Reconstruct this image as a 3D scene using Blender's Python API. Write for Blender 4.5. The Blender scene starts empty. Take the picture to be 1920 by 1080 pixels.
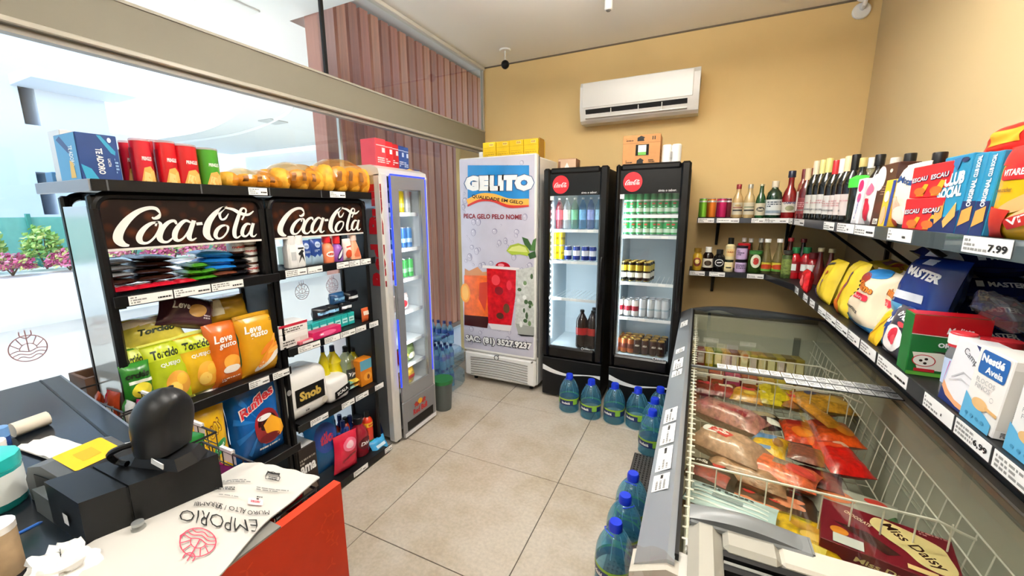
import bpy, bmesh, math, random
from mathutils import Vector, Matrix, noise
rnd = random.Random(7)
sc = bpy.context.scene
col = sc.collection
PI = math.pi

# ------------------------------------------------------------------ camera
CAM_H = 1.65
FPX, CX, CY = 755.63, 939.67, 536.84
def cam_axes(yaw, pitch, roll):
    f = Vector((math.sin(yaw)*math.cos(pitch), math.cos(yaw)*math.cos(pitch), -math.sin(pitch)))
    r = Vector((math.cos(yaw), -math.sin(yaw), 0)); d = f.cross(r)
    return r*math.cos(roll)+d*math.sin(roll), -r*math.sin(roll)+d*math.cos(roll), f
CR, CD, CF = cam_axes(-.4547, .1843, .0091)
cam_d = bpy.data.cameras.new('camera'); cam = bpy.data.objects.new('camera', cam_d); col.objects.link(cam)
cam_d.sensor_width = 36; cam_d.lens = FPX/1920*36; cam_d.clip_start = .01; cam_d.clip_end = 300
cam_d.shift_x = (960-CX)/1920; cam_d.shift_y = (CY-540)/1920
cam.matrix_world = Matrix(((CR.x, -CD.x, -CF.x, 0), (CR.y, -CD.y, -CF.y, 0), (CR.z, -CD.z, -CF.z, CAM_H), (0, 0, 0, 1)))
sc.camera = cam
# ------------------------------------------------------------------ world, sun, exposure
sc.view_settings.view_transform = 'Standard'; sc.view_settings.look = 'None'
sc.view_settings.gamma = 1; sc.view_settings.use_curve_mapping = False
sc.view_settings.exposure = 1.0
w = bpy.data.worlds.new('sky'); sc.world = w; w.use_nodes = True
nt = w.node_tree; nt.nodes.clear()
sky = nt.nodes.new('ShaderNodeTexSky'); sky.sky_type = 'NISHITA'; sky.sun_disc = False
sky.sun_elevation = math.radians(58); sky.sun_rotation = math.radians(200); sky.air_density = 1.0; sky.dust_density = 1.5
bg = nt.nodes.new('ShaderNodeBackground'); bg.inputs[1].default_value = .42
wo = nt.nodes.new('ShaderNodeOutputWorld')
nt.links.new(sky.outputs[0], bg.inputs[0]); nt.links.new(bg.outputs[0], wo.inputs[0])
sun_d = bpy.data.lights.new('sun', 'SUN'); sun_d.energy = 2.2; sun_d.angle = .01; sun_d.color = (1, .95, .87)
sun = bpy.data.objects.new('sun', sun_d); col.objects.link(sun); sun.location = (-12, -8, 14)
sun.rotation_euler = Vector((.45, .35, -.82)).to_track_quat('-Z', 'Y').to_euler()
try:
    sc.cycles.max_bounces = 9; sc.cycles.diffuse_bounces = 4; sc.cycles.glossy_bounces = 4
    sc.cycles.transmission_bounces = 6; sc.cycles.transparent_max_bounces = 24
    sc.cycles.caustics_reflective = False; sc.cycles.caustics_refractive = False
    sc.cycles.sample_clamp_indirect = 8; sc.cycles.use_denoising = True
except Exception: pass

def P(u, v, x=None, y=None, z=None):
    """the point where the sight line of photo pixel (u, v) meets one plane of the room"""
    d = CR*((u-CX)/FPX)+CD*((v-CY)/FPX)+CF
    t = x/d.x if x is not None else (y/d.y if y is not None else (z-CAM_H)/d.z)
    return Vector((d.x*t, d.y*t, CAM_H+d.z*t))

# ------------------------------------------------------------------ materials
def lin(h):
    h = h.lstrip('#'); c = [int(h[i:i+2], 16)/255 for i in (0, 2, 4)]
    return tuple(x/12.92 if x <= .04045 else ((x+.055)/1.055)**2.4 for x in c)
MC = {}
def M(hexc, rough=.5, metal=0., var=0., scale=30., bump=0., emit=0., coat=0., stretch=None):
    k = (hexc, rough, metal, var, scale, bump, emit, coat, stretch)
    if k in MC: return MC[k]
    m = bpy.data.materials.new('paint_'+hexc.lstrip('#')); m.use_nodes = True
    n = m.node_tree.nodes; l = m.node_tree.links; b = n['Principled BSDF']; c = lin(hexc)
    b.inputs['Base Color'].default_value = (*c, 1); b.inputs['Roughness'].default_value = rough; b.inputs['Metallic'].default_value = metal
    if sum(c) < .06: b.inputs['Specular IOR Level'].default_value = .3
    if coat: b.inputs['Coat Weight'].default_value = coat; b.inputs['Coat Roughness'].default_value = .12
    if emit: b.inputs['Emission Color'].default_value = (*c, 1); b.inputs['Emission Strength'].default_value = emit
    if var or bump:
        tc = n.new('ShaderNodeTexCoord'); nz = n.new('ShaderNodeTexNoise'); nz.inputs['Scale'].default_value = scale; nz.inputs['Detail'].default_value = 5
        if stretch:
            mp = n.new('ShaderNodeMapping'); mp.inputs['Scale'].default_value = stretch
            l.new(tc.outputs['Object'], mp.inputs[0]); l.new(mp.outputs[0], nz.inputs['Vector'])
        else: l.new(tc.outputs['Object'], nz.inputs['Vector'])
        if var:
            r = n.new('ShaderNodeValToRGB'); r.color_ramp.elements[0].position = .3; r.color_ramp.elements[1].position = .7
            r.color_ramp.elements[0].color = (*[x*(1-var) for x in c], 1); r.color_ramp.elements[1].color = (*[min(1, x*(1+var)) for x in c], 1)
            l.new(nz.outputs[0], r.inputs[0]); l.new(r.outputs[0], b.inputs['Base Color'])
        if bump:
            bp = n.new('ShaderNodeBump'); bp.inputs['Strength'].default_value = bump; bp.inputs['Distance'].default_value = .01
            l.new(nz.outputs[0], bp.inputs['Height']); l.new(bp.outputs[0], b.inputs['Normal'])
    MC[k] = m
    return m
def GLASS(tint='#ffffff', gloss=1., rough=0., haze=0., hazec='#ffffff', ior=1.45):
    """thin sheet: clear, tinted, with its Fresnel reflection and an optional milky share"""
    k = ('glass', tint, gloss, rough, haze, hazec, ior)
    if k in MC: return MC[k]
    m = bpy.data.materials.new('clear_sheet'); m.use_nodes = True; n = m.node_tree.nodes; l = m.node_tree.links; n.clear()
    o = n.new('ShaderNodeOutputMaterial'); t = n.new('ShaderNodeBsdfTransparent'); t.inputs[0].default_value = (*lin(tint), 1)
    g = n.new('ShaderNodeBsdfGlossy'); g.inputs['Roughness'].default_value = rough; g.inputs[0].default_value = (gloss, gloss, gloss, 1)
    fr = n.new('ShaderNodeFresnel'); gm = n.new('ShaderNodeNewGeometry'); mr = n.new('ShaderNodeMapRange'); mr.inputs[3].default_value = ior; mr.inputs[4].default_value = 1/ior
    l.new(gm.outputs['Backfacing'], mr.inputs[0]); l.new(mr.outputs[0], fr.inputs[0]); mx = n.new('ShaderNodeMixShader')
    l.new(fr.outputs[0], mx.inputs[0]); l.new(g.outputs[0], mx.inputs[2])
    if haze:
        d = n.new('ShaderNodeBsdfDiffuse'); d.inputs[0].default_value = (*lin(hazec), 1); tl = n.new('ShaderNodeBsdfTranslucent'); tl.inputs[0].default_value = (*lin(hazec), 1)
        a = n.new('ShaderNodeMixShader'); a.inputs[0].default_value = .5; l.new(d.outputs[0], a.inputs[1]); l.new(tl.outputs[0], a.inputs[2])
        h = n.new('ShaderNodeMixShader'); h.inputs[0].default_value = haze; l.new(t.outputs[0], h.inputs[1]); l.new(a.outputs[0], h.inputs[2]); l.new(h.outputs[0], mx.inputs[1])
    else: l.new(t.outputs[0], mx.inputs[1])
    l.new(mx.outputs[0], o.inputs[0]); MC[k] = m
    return m

# ------------------------------------------------------------------ mesh building
class MB:
    def __init__(s): s.v = []; s.f = []; s.m = []; s.mats = []
    def mi(s, m):
        if m not in s.mats: s.mats.append(m)
        return s.mats.index(m)
    def face(s, pts, m):
        b = len(s.v); s.v += [tuple(p) for p in pts]; s.f.append(tuple(range(b, b+len(pts)))); s.m.append(s.mi(m))
    def mesh(s, vs, fs, m):
        b = len(s.v); s.v += [tuple(p) for p in vs]; i = s.mi(m)
        for f in fs: s.f.append(tuple(b+k for k in f)); s.m.append(i)
    def box(s, x0, x1, y0, y1, z0, z1, m, bev=0., mt=None):
        if bev:
            b = min(bev, (x1-x0)/2.01, (y1-y0)/2.01, (z1-z0)/2.01)
            vs = []
            for x in (0, 1):
                for y in (0, 1):
                    for z in (0, 1):
                        X, Y, Z = (x0, x1)[x], (y0, y1)[y], (z0, z1)[z]; sx, sy, sz = (b, -b)[x], (b, -b)[y], (b, -b)[z]
                        vs += [(X, Y+sy, Z+sz), (X+sx, Y, Z+sz), (X+sx, Y+sy, Z)]
            idx = lambda x, y, z, a: ((x*2+y)*2+z)*3+a
            fs = []
            for a in (0, 1):
                q = [idx(a, *t, 0) for t in ((0, 0), (1, 0), (1, 1), (0, 1))]; fs.append(q if a else q[::-1])
                q = [idx(t[0], a, t[1], 1) for t in ((0, 0), (0, 1), (1, 1), (1, 0))]; fs.append(q if a else q[::-1])
                q = [idx(*t, a, 2) for t in ((0, 0), (1, 0), (1, 1), (0, 1))]; fs.append(q if a else q[::-1])
                for c in (0, 1):
                    q = [idx(0, a, c, 1), idx(1, a, c, 1), idx(1, a, c, 2), idx(0, a, c, 2)]; fs.append(q if a ^ c else q[::-1])
                    q = [idx(a, 0, c, 2), idx(a, 1, c, 2), idx(a, 1, c, 0), idx(a, 0, c, 0)]; fs.append(q if a ^ c else q[::-1])
                    q = [idx(a, c, 0, 0), idx(a, c, 1, 0), idx(a, c, 1, 1), idx(a, c, 0, 1)]; fs.append(q if a ^ c else q[::-1])
            for x in (0, 1):
                for y in (0, 1):
                    for z in (0, 1):
                        q = [idx(x, y, z, k) for k in (0, 1, 2)]; fs.append(q if (x+y+z) % 2 else q[::-1])
            s.mesh(vs, fs, m)
        else:
            vs = [(x, y, z) for x in (x0, x1) for y in (y0, y1) for z in (z0, z1)]
            s.mesh(vs, [(0, 1, 3, 2), (4, 6, 7, 5), (0, 4, 5, 1), (2, 3, 7, 6), (0, 2, 6, 4)], m)
            s.mesh([vs[1], vs[5], vs[7], vs[3]], [(0, 1, 2, 3)], mt or m)
        return s
    def bar(s, a, b, wd, th, m, up=(0, 0, 1)):
        a, b = Vector(a), Vector(b); d = (b-a).normalized(); u = Vector(up)
        if abs(d.dot(u)) > .98: u = Vector((1, 0, 0))
        r = d.cross(u).normalized()*wd/2; t = r.cross(d).normalized()*th/2
        vs = [p+i*r+j*t for p in (a, b) for i, j in ((-1, -1), (1, -1), (1, 1), (-1, 1))]
        s.mesh(vs, [(3, 2, 1, 0), (4, 5, 6, 7), (0, 1, 5, 4), (1, 2, 6, 5), (2, 3, 7, 6), (3, 0, 4, 7)], m); return s
    def tube(s, pts, r, m, n=6, closed=False):
        pts = [Vector(p) for p in pts]; k = len(pts); rs = r if isinstance(r, (list, tuple)) else [r]*k
        vs = []; pu = None
        for i, p in enumerate(pts):
            d = (pts[(i+1) % k]-pts[i-1]) if closed else (pts[min(i+1, k-1)]-pts[max(i-1, 0)])
            d = d.normalized() if d.length > 1e-9 else Vector((0, 0, 1))
            u = Vector((0, 0, 1)) if pu is None else pu
            if abs(d.dot(u)) > .95 and pu is None: u = Vector((1, 0, 0))
            u = (u-d*d.dot(u)).normalized() if (u-d*d.dot(u)).length > 1e-6 else Vector((0, 1, 0)); pu = u; q = d.cross(u)
            vs += [p+(u*math.cos(2*PI*j/n)+q*math.sin(2*PI*j/n))*rs[i] for j in range(n)]
        fs = []
        for i in range(k if closed else k-1):
            a, b = i*n, ((i+1) % k)*n
            for j in range(n): fs.append((a+j, a+(j+1) % n, b+(j+1) % n, b+j))
        if not closed: fs += [tuple(range(n))[::-1], tuple(range((k-1)*n, k*n))]
        s.mesh(vs, fs, m); return s
    def lathe(s, prof, m, n=16, cx=0., cy=0., cap=True, sq=None):
        """prof = [(radius, z) or (radius, z, material of the band below)]"""
        vs = []
        for p in prof:
            for j in range(n):
                a = 2*PI*(j+.5)/n; c, d = math.cos(a), math.sin(a)
                k = 1. if not sq else (abs(c)**sq+abs(d)**sq)**(-1/sq)
                vs.append((cx+c*p[0]*k, cy+d*p[0]*k, p[1]))
        b = len(s.v); s.v += vs
        for i in range(len(prof)-1):
            mm = s.mi(prof[i+1][2] if len(prof[i+1]) > 2 and prof[i+1][2] else m)
            for j in range(n):
                s.f.append((b+i*n+j, b+i*n+(j+1) % n, b+(i+1)*n+(j+1) % n, b+(i+1)*n+j)); s.m.append(mm)
        if cap:
            s.f.append(tuple(b+j for j in range(n))[::-1]); s.m.append(s.mi(prof[1][2] if len(prof[1]) > 2 and prof[1][2] else m))
            s.f.append(tuple(b+(len(prof)-1)*n+j for j in range(n))); s.m.append(s.mi(prof[-1][2] if len(prof[-1]) > 2 and prof[-1][2] else m))
        return s
    def prism(s, poly, fn, m, h):
        """poly 2-D ccw; fn(x, y, k) -> 3-D with k 0 or h"""
        n = len(poly); vs = [fn(x, y, 0) for x, y in poly]+[fn(x, y, h) for x, y in poly]
        s.mesh(vs, [tuple(range(n))[::-1], tuple(range(n, 2*n))]+[(i, (i+1) % n, n+(i+1) % n, n+i) for i in range(n)], m); return s
    def grid(s, fn, nu, nv, m, mf=None):
        b = len(s.v)
        for j in range(nv+1):
            for i in range(nu+1): s.v.append(tuple(fn(i/nu, j/nv)))
        for j in range(nv):
            for i in range(nu):
                s.f.append((b+j*(nu+1)+i, b+j*(nu+1)+i+1, b+(j+1)*(nu+1)+i+1, b+(j+1)*(nu+1)+i)); s.m.append(s.mi(mf((i+.5)/nu, (j+.5)/nv) if mf else m))
        return s
    def build(s, name, parent=None, loc=None, rot=None, smooth=35, weld=False):
        me = bpy.data.meshes.new(name); me.from_pydata(s.v, [], s.f)
        for m in s.mats: me.materials.append(m)
        me.polygons.foreach_set('material_index', s.m)
        if weld:
            bm = bmesh.new(); bm.from_mesh(me); bmesh.ops.remove_doubles(bm, verts=bm.verts, dist=1e-5); bm.to_mesh(me); bm.free()
        if smooth:
            me.polygons.foreach_set('use_smooth', [True]*len(me.polygons)); me.set_sharp_from_angle(angle=math.radians(smooth))
        me.update(); return obj(name, me, parent, loc, rot)
def obj(name, me, parent=None, loc=None, rot=None):
    o = bpy.data.objects.new(name, me); col.objects.link(o)
    if parent: o.parent = parent
    if loc is not None: o.location = loc
    if rot is not None: o.rotation_euler = rot
    return o
def tag(o, label, cat=None, group=None, kind=None):
    o['label'] = label
    if cat: o['category'] = cat
    if group: o['group'] = group
    if kind: o['kind'] = kind
    return o
def thing(name, label, cat, loc=(0, 0, 0), rz=0., group=None, rx=0., ry=0.):
    o = obj(name, None, None, loc, (rx, ry, rz)); o.empty_display_size = .05
    return tag(o, label, cat, group)
def struct(o, label=None):
    o['kind'] = 'structure'
    if label: o['label'] = label
    return o
def copy_tree(o, parent=None):
    c = o.copy(); col.objects.link(c); c.parent = parent
    for ch in list(o.children): copy_tree(ch, c)
    return c
def BX(name, parent, dims, m, bev=0.): return MB().box(*dims, m, bev).build(name, parent, smooth=0 if not bev else 50)

# ------------------------------------------------------------------ flat print: lettering and shapes mapped on a surface
TC = {}
def text2(s, bold=0., shear=0.):
    k = (s, bold, shear)
    if k not in TC:
        cu = bpy.data.curves.new('t', 'FONT'); cu.body = s; cu.size = 1; cu.resolution_u = 2; cu.offset = bold; cu.shear = shear
        cu.align_x = 'CENTER'; cu.align_y = 'CENTER'
        o = bpy.data.objects.new('t', cu); me = o.to_mesh(); bm = bmesh.new(); bm.from_mesh(me); bmesh.ops.triangulate(bm, faces=bm.faces)
        bm.verts.ensure_lookup_table(); vs = [(v.co.x, v.co.y) for v in bm.verts]; fs = [tuple(v.index for v in f.verts) for f in bm.faces]
        bm.free(); o.to_mesh_clear(); bpy.data.objects.remove(o); bpy.data.curves.remove(cu)
        xs = [v[0] for v in vs] or [0]; ys = [v[1] for v in vs] or [0]; x0, x1, y0, y1 = min(xs), max(xs), min(ys), max(ys)
        TC[k] = ([((x-(x0+x1)/2)/max(1e-6, x1-x0), (y-(y0+y1)/2)/max(1e-6, y1-y0)) for x, y in vs], fs, (x1-x0)/max(1e-6, y1-y0))
    return TC[k]
def T(s, cx, cy, wd, ht=None, bold=.02, shear=0., ang=0., arch=0.):
    vs, fs, asp = text2(s, bold, shear); ht = ht or wd/asp; c, d = math.cos(ang), math.sin(ang)
    out = []
    for x, y in vs:
        X, Y = x*wd, y*ht+arch*(1-4*x*x); out.append((cx+X*c-Y*d, cy+X*d+Y*c))
    return out, fs
def POLY(pts):
    if len(pts) < 4: return pts, [tuple(range(len(pts)))]
    from mathutils.geometry import tessellate_polygon
    return pts, [tuple(t) for t in tessellate_polygon([[Vector((x, y, 0)) for x, y in pts]])]
def ELL(cx, cy, rx, ry, n=20, ang=0.):
    c, d = math.cos(ang), math.sin(ang)
    p = [(rx*math.cos(2*PI*i/n), ry*math.sin(2*PI*i/n)) for i in range(n)]
    return [(cx+x*c-y*d, cy+x*d+y*c) for x, y in p], [(0, i, i+1) for i in range(1, n-1)]
def RECT(x0, x1, y0, y1): return [(x0, y0), (x1, y0), (x1, y1), (x0, y1)], [(0, 1, 2), (0, 2, 3)]
def RRECT(x0, x1, y0, y1, r, n=4):
    p = []
    for cx, cy, a in ((x1-r, y0+r, -.5), (x1-r, y1-r, 0), (x0+r, y1-r, .5), (x0+r, y0+r, 1)):
        p += [(cx+r*math.cos(PI*(a+.5*i/n)), cy+r*math.sin(PI*(a+.5*i/n))) for i in range(n+1)]
    return p, [(0, i, i+1) for i in range(1, len(p)-1)]
def STROKE(pts, wd, closed=False):
    n = len(pts); ws = wd if isinstance(wd, (list, tuple)) else [wd]*n; vs = []
    for i in range(n):
        a = pts[i-1] if (i or closed) else pts[0]; b = pts[(i+1) % n] if (i < n-1 or closed) else pts[-1]
        dx, dy = b[0]-a[0], b[1]-a[1]; L = math.hypot(dx, dy) or 1; nx, ny = -dy/L*ws[i]/2, dx/L*ws[i]/2
        vs += [(pts[i][0]+nx, pts[i][1]+ny), (pts[i][0]-nx, pts[i][1]-ny)]
    fs = []
    for i in range(n if closed else n-1):
        a, b = 2*i, 2*((i+1) % n); fs += [(a, a+1, b+1), (a, b+1, b)]
    return vs, fs
def SPL(pts, n=6):
    """smooth curve through points; extra coordinates (widths) are carried along"""
    out = []
    for i in range(len(pts)-1):
        p0, p1, p2, p3 = pts[max(i-1, 0)], pts[i], pts[i+1], pts[min(i+2, len(pts)-1)]
        for k in range(n):
            t = k/n; out.append(tuple(.5*(2*b+(c-a)*t+(2*a-5*b+4*c-d)*t*t+(3*b-a-3*c+d)*t**3) for a, b, c, d in zip(p0, p1, p2, p3)))
    return out+[tuple(pts[-1])]
def BRUSH(pts, n=6):
    q = SPL(pts, n); return STROKE([(p[0], p[1]) for p in q], [max(.001, p[2]) for p in q])
def XF(sh, s=1., dx=0., dy=0., ang=0., sy=None):
    c, d = math.cos(ang), math.sin(ang); sy = sy or s
    return [(dx+x*s*c-y*sy*d, dy+x*s*d+y*sy*c) for x, y in sh[0]], sh[1]
def ink(mb, sh, fn, m, ml=None):
    """lay a flat shape on a surface fn(x, y) -> 3-D, cutting long edges so that it follows"""
    vs = list(sh[0]); fs = [f for f in sh[1]]
    if ml:
        for _ in range(5):
            mids = {}; nf = []; cut = False
            def mid(a, b):
                k = (min(a, b), max(a, b))
                if k not in mids:
                    mids[k] = len(vs); vs.append(((vs[a][0]+vs[b][0])/2, (vs[a][1]+vs[b][1])/2))
                return mids[k]
            lng = lambda a, b: math.hypot(vs[a][0]-vs[b][0], vs[a][1]-vs[b][1]) > ml
            for f in fs:
                if len(f) != 3: nf.append(f); continue
                a, b, c = f; e = [lng(a, b), lng(b, c), lng(c, a)]
                if not any(e): nf.append(f); continue
                cut = True
                if all(e):
                    p, q, r = mid(a, b), mid(b, c), mid(c, a); nf += [(a, p, r), (p, b, q), (r, q, c), (p, q, r)]
                else:
                    while not e[0]: a, b, c = b, c, a; e = e[1:]+e[:1]
                    if e[1]: p, q = mid(a, b), mid(b, c); nf += [(p, b, q), (a, p, q), (a, q, c)]
                    elif e[2]: p, r = mid(a, b), mid(c, a); nf += [(a, p, r), (p, b, c), (p, c, r)]
                    else: p = mid(a, b); nf += [(a, p, c), (p, b, c)]
            fs = nf
            if not cut: break
    mb.mesh([fn(x, y) for x, y in vs], fs, m)
def plane(o, ux, uy, off=.0012):
    """flat map: origin, the two in-plane directions; lifted by off along their normal"""
    o, ux, uy = Vector(o), Vector(ux).normalized(), Vector(uy).normalized(); n = ux.cross(uy)
    return lambda x, y, k=0.: o+ux*x+uy*y+n*(off+k)
def prints(name, parent, fn, items, ml=None, lift=.0006):
    """items = [(shape, material)], later ones on top"""
    mb = MB()
    for i, (sh, m) in enumerate(items):
        k = i*lift; g = (lambda x, y, k=k: fn(x, y, k)); ink(mb, sh, g, m, ml)
    return mb.build(name, parent, smooth=0 if not ml else 60)
WHITE = M('#f4f4f2', .45); BLACK = M('#060607', .4); INK = M('#1a1a1a', .6)
def barcode(x0, x1, y0, y1, seed=1, n=3):
    """unreadable small print: short dark dashes in rows"""
    r = random.Random(seed); vs = []; fs = []
    for i in range(n):
        y = y0+(y1-y0)*(i+.5)/n; hh = (y1-y0)/n*.28; x = x0
        while x < x1:
            e = min(x1, x+(x1-x0)*r.uniform(.04, .22)); b = len(vs); vs += [(x, y-hh), (e, y-hh), (e, y+hh), (x, y+hh)]; fs += [(b, b+1, b+2), (b, b+2, b+3)]; x = e+(x1-x0)*r.uniform(.015, .06)
            if r.random() < .12: break
    return vs, fs
# ================================================================== the room
YB, XR, ZC, YF = 3.85, 1.0, 3.06, -2.2
XU, XL = -2.06, -2.35
wallm = M('#e2c388', .75, var=.05, scale=1.3, bump=.03)
struct(MB().box(XL-.06, XR+.15, YB, YB+.15, 0, 2.44, wallm).box(XU-.03, XR+.15, YB, YB+.15, 2.44, ZC, wallm).build('wall_back', smooth=0), 'ochre yellow painted back wall')
struct(BX('wall_right', None, (XR, XR+.15, YF, YB, 0, ZC), M('#cbb489', .75, var=.03, scale=1.3, bump=.03)), 'cream painted right wall')
struct(BX('wall_front', None, (XL-.06, XR+.15, YF-.15, YF, 0, ZC), M('#e8e4da', .8, var=.03, scale=1.5)), 'plain white wall behind the counter')
struct(BX('ceiling', None, (XU-.05, XR+.15, YF-.15, YB+.15, ZC, ZC+.12), M('#f6f3ec', .85, var=.015, scale=2.)), 'smooth white plaster ceiling')
# dark joint along the top of the back wall
struct(BX('trim_1', None, (XU, XR, YB-.006, YB, ZC-.012, ZC), M('#6e6250', .8)), 'dark joint under the ceiling')
# floor: a grout bed and one object for each tile
fl = struct(BX('floor', None, (XL-.06, XR+.15, YF-.15, YB+.15, -.12, -.004), M('#4a443c', .9)), 'large beige stone-look tiles with thin dark joints')
tm = bpy.data.materials.new('stone_tile'); tm.use_nodes = True
n = tm.node_tree.nodes; l = tm.node_tree.links; b = n['Principled BSDF']; b.inputs['Roughness'].default_value = .38
tc = n.new('ShaderNodeTexCoord'); gi = n.new('ShaderNodeNewGeometry')
n1 = n.new('ShaderNodeTexNoise'); n1.inputs['Scale'].default_value = 2.2; n1.inputs['Detail'].default_value = 7; n1.inputs['Roughness'].default_value = .62
n2 = n.new('ShaderNodeTexNoise'); n2.inputs['Scale'].default_value = 55; n2.inputs['Detail'].default_value = 3
l.new(gi.outputs['Position'], n1.inputs['Vector']); l.new(gi.outputs['Position'], n2.inputs['Vector'])
r1 = n.new('ShaderNodeValToRGB'); e = r1.color_ramp.elements; e[0].position = .33; e[0].color = (*lin('#a99a83'), 1); e[1].position = .56; e[1].color = (*lin('#bfb6a8'), 1)
r2 = n.new('ShaderNodeValToRGB'); e = r2.color_ramp.elements; e[0].position = .35; e[0].color = (.8, .8, .8, 1); e[1].position = .65; e[1].color = (1, 1, 1, 1)
mx = n.new('ShaderNodeMixRGB'); mx.blend_type = 'MULTIPLY'; mx.inputs[0].default_value = .7
l.new(n1.outputs[0], r1.inputs[0]); l.new(n2.outputs[0], r2.inputs[0]); l.new(r1.outputs[0], mx.inputs[1]); l.new(r2.outputs[0], mx.inputs[2]); l.new(mx.outputs[0], b.inputs['Base Color'])
XS = [XL-.06, -2.272, -1.471, -.67, .131, .932, XR+.02]; YS = [YF, -1.888, -1.083, -.276, .531, 1.339, 2.146, 2.956, 3.763, YB]
g = .0022
for i in range(len(XS)-1):
    for j in range(len(YS)-1):
        MB().box(XS[i]+g, XS[i+1]-g, YS[j]+g, YS[j+1]-g, -.006, 0, tm, .0012).build('tile', fl, smooth=0)
# ---------------------------------------------------------------- glass front
alu = M('#d9d6cc', .4); aluw = M('#eceae4', .4); glass = GLASS('#f6fbf8', gloss=.9)
bm_ = struct(thing('trim_2', 'long beige bulkhead beam across the glass front', None), 'long beige bulkhead beam across the glass front')
MB().box(-2.10, -2.05, YF, YB, 2.278, 2.452, M('#7a7566', .6, var=.02, scale=3)).build('beam', bm_, smooth=0)
MB().box(-2.10, -2.036, YF, YB, 2.258, 2.279, M('#aaa598', .35), .004).build('rail', bm_)
MB().box(-2.10, -2.06, YF, YB, 2.236, 2.259, M('#8f8a82', .45)).build('rail', bm_, smooth=0)
MB().box(-2.37, -2.045, YF, YB, 2.446, 2.458, M('#a39e91', .5)).build('top_plate', bm_, smooth=0)
w1 = struct(thing('window_1', 'high glass strip above the beam', None), 'high glass strip above the beam')
for a, b2 in ((YF, -.2), (-.196, 1.868), (1.884, YB-.03)): MB().box(XU-.008, XU, a, b2, 2.45, ZC-.02, glass).build('pane', w1, smooth=0)
MB().box(XU-.03, XU+.02, YF, YB, ZC-.03, ZC-.002, alu, .004).build('top_rail', w1)
MB().box(XU-.012, XU+.006, 1.866, 1.886, 2.45, ZC-.03, BLACK).build('joint', w1, smooth=0)
MB().box(XU-.02, XU+.012, YB-.03, YB, 2.45, ZC-.03, M('#b9b4a8', .5), .003).build('end_frame', w1)
w2 = struct(thing('window_2', 'tall shop window with a frosted lower band and a row of emblems', None), 'tall shop window with a frosted lower band and a row of emblems')
for a, b2 in ((YF, .1), (.104, 2.208), (2.222, YB)):
    MB().box(XL-.01, XL, a, b2, .06, 2.44, glass).build('pane', w2, smooth=0)
    if a < 2: MB().box(XL+.0005, XL+.001, a, b2, .06, 1.215, GLASS('#ffffff', gloss=.5, rough=.3, haze=.5)).build('frosted_film', w2, smooth=0)
MB().box(XL-.014, XL+.008, 2.206, 2.224, .06, 2.44, M('#dfe3e0', .3)).build('joint', w2, smooth=0)
MB().box(XL-.04, XL+.02, YF, YB, 0, .06, alu, .004).build('sill_rail', w2)
def emblem():
    sh = [STROKE([(math.cos(2*PI*i/28), math.sin(2*PI*i/28)) for i in range(28)], .07, True)]
    sh.append(STROKE([(0, -.3), (0, 1.42)], .07))
    sh.append(STROKE(SPL([(-.3, 1.34), (-.29, 1.0), (0, .78), (.29, 1.0), (.3, 1.34)]), .07))
    sh.append(STROKE([(.46*math.cos(PI*i/12), -.12+.5*math.sin(PI*i/12)) for i in range(13)], .06))
    for a in (.12, .3, .7, .88): sh.append(STROKE([(.5*math.cos(PI*a), -.12+.52*math.sin(PI*a)), (.97*math.cos(PI*(a*.9+.05)), .97*math.sin(PI*(a*.9+.05)))], .06))
    for y, x in ((-.2, .95), (-.45, .86), (-.7, .68)):
        sh.append(STROKE(SPL([(-x, y), (-x*.55, y+.12), (0, y-.06), (x*.55, y+.12), (x, y)]), .065))
    return sh
EMB = emblem(); emc = M('#c79aa0', .6)
for k in range(-2, 7):
    y = .547+.2475*k
    prints('emblem', w2, plane((XL+.0012, y, 1.135), (0, 1, 0), (0, 0, 1)), [(XF(s, .052), emc) for s in EMB], lift=.00004)
# ================================================================== outdoors
def house(name, label, cat): return thing(name, label, cat)
wht = M('#f2f1ef', .8, var=.02, scale=1.)
struct(BX('ground', None, (-60, XL-.06, -40, 60, -.2, -.02), M('#e9e7e3', .8, var=.04, scale=.8)), 'pale paved ground outside')
# canopy above the shop front with a curved edge
edge = SPL([(-4.7, -9), (-4.75, 0), (-5.1, 2.6), (-6.1, 3.95), (-7.3, 4.6), (-9.2, 5.1), (-11, 5.15), (-12.1, 5.1)], 6)
poly = [(XU-.06, -9), (XU-.06, 2.69), (-3.35, 2.69), (-3.35, 7.4), (-12.1, 7.4)]+edge[::-1]
cp = thing('canopy', 'white curved canopy over the shop front', 'canopy')
MB().prism(poly[::-1], lambda x, y, k: (x, y, 3.3+k), M('#efeeec', .85), .4).build('roof_slab', cp, smooth=0)
MB().box(-4.8, XU-.06, 2.72, 7.4, 3.78, 3.9, M('#efeeec', .85)).build('upper_slab', cp, smooth=0)
e2 = [(x+.55, y+.42) for x, y in edge]
MB().tube([(x, y, 3.295) for x, y in e2], .035, M('#f7f7f5', .7), 4).build('soffit_trim', cp, smooth=0)
MB().box(-3.84, -3.40, 2.12, 2.46, 3.285, 3.302, M('#dddcd9', .7), .004).build('access_panel', cp)
MB().box(-7.3, -6.95, 5.0, 5.35, 3.28, 3.302, M('#c9c8c6', .6), .004).build('soffit_light', cp)
MB().box(-4.2, -3.9, -1.5, -1.2, 3.28, 3.302, M('#c9c8c6', .6), .004).build('soffit_light', cp)
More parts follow.
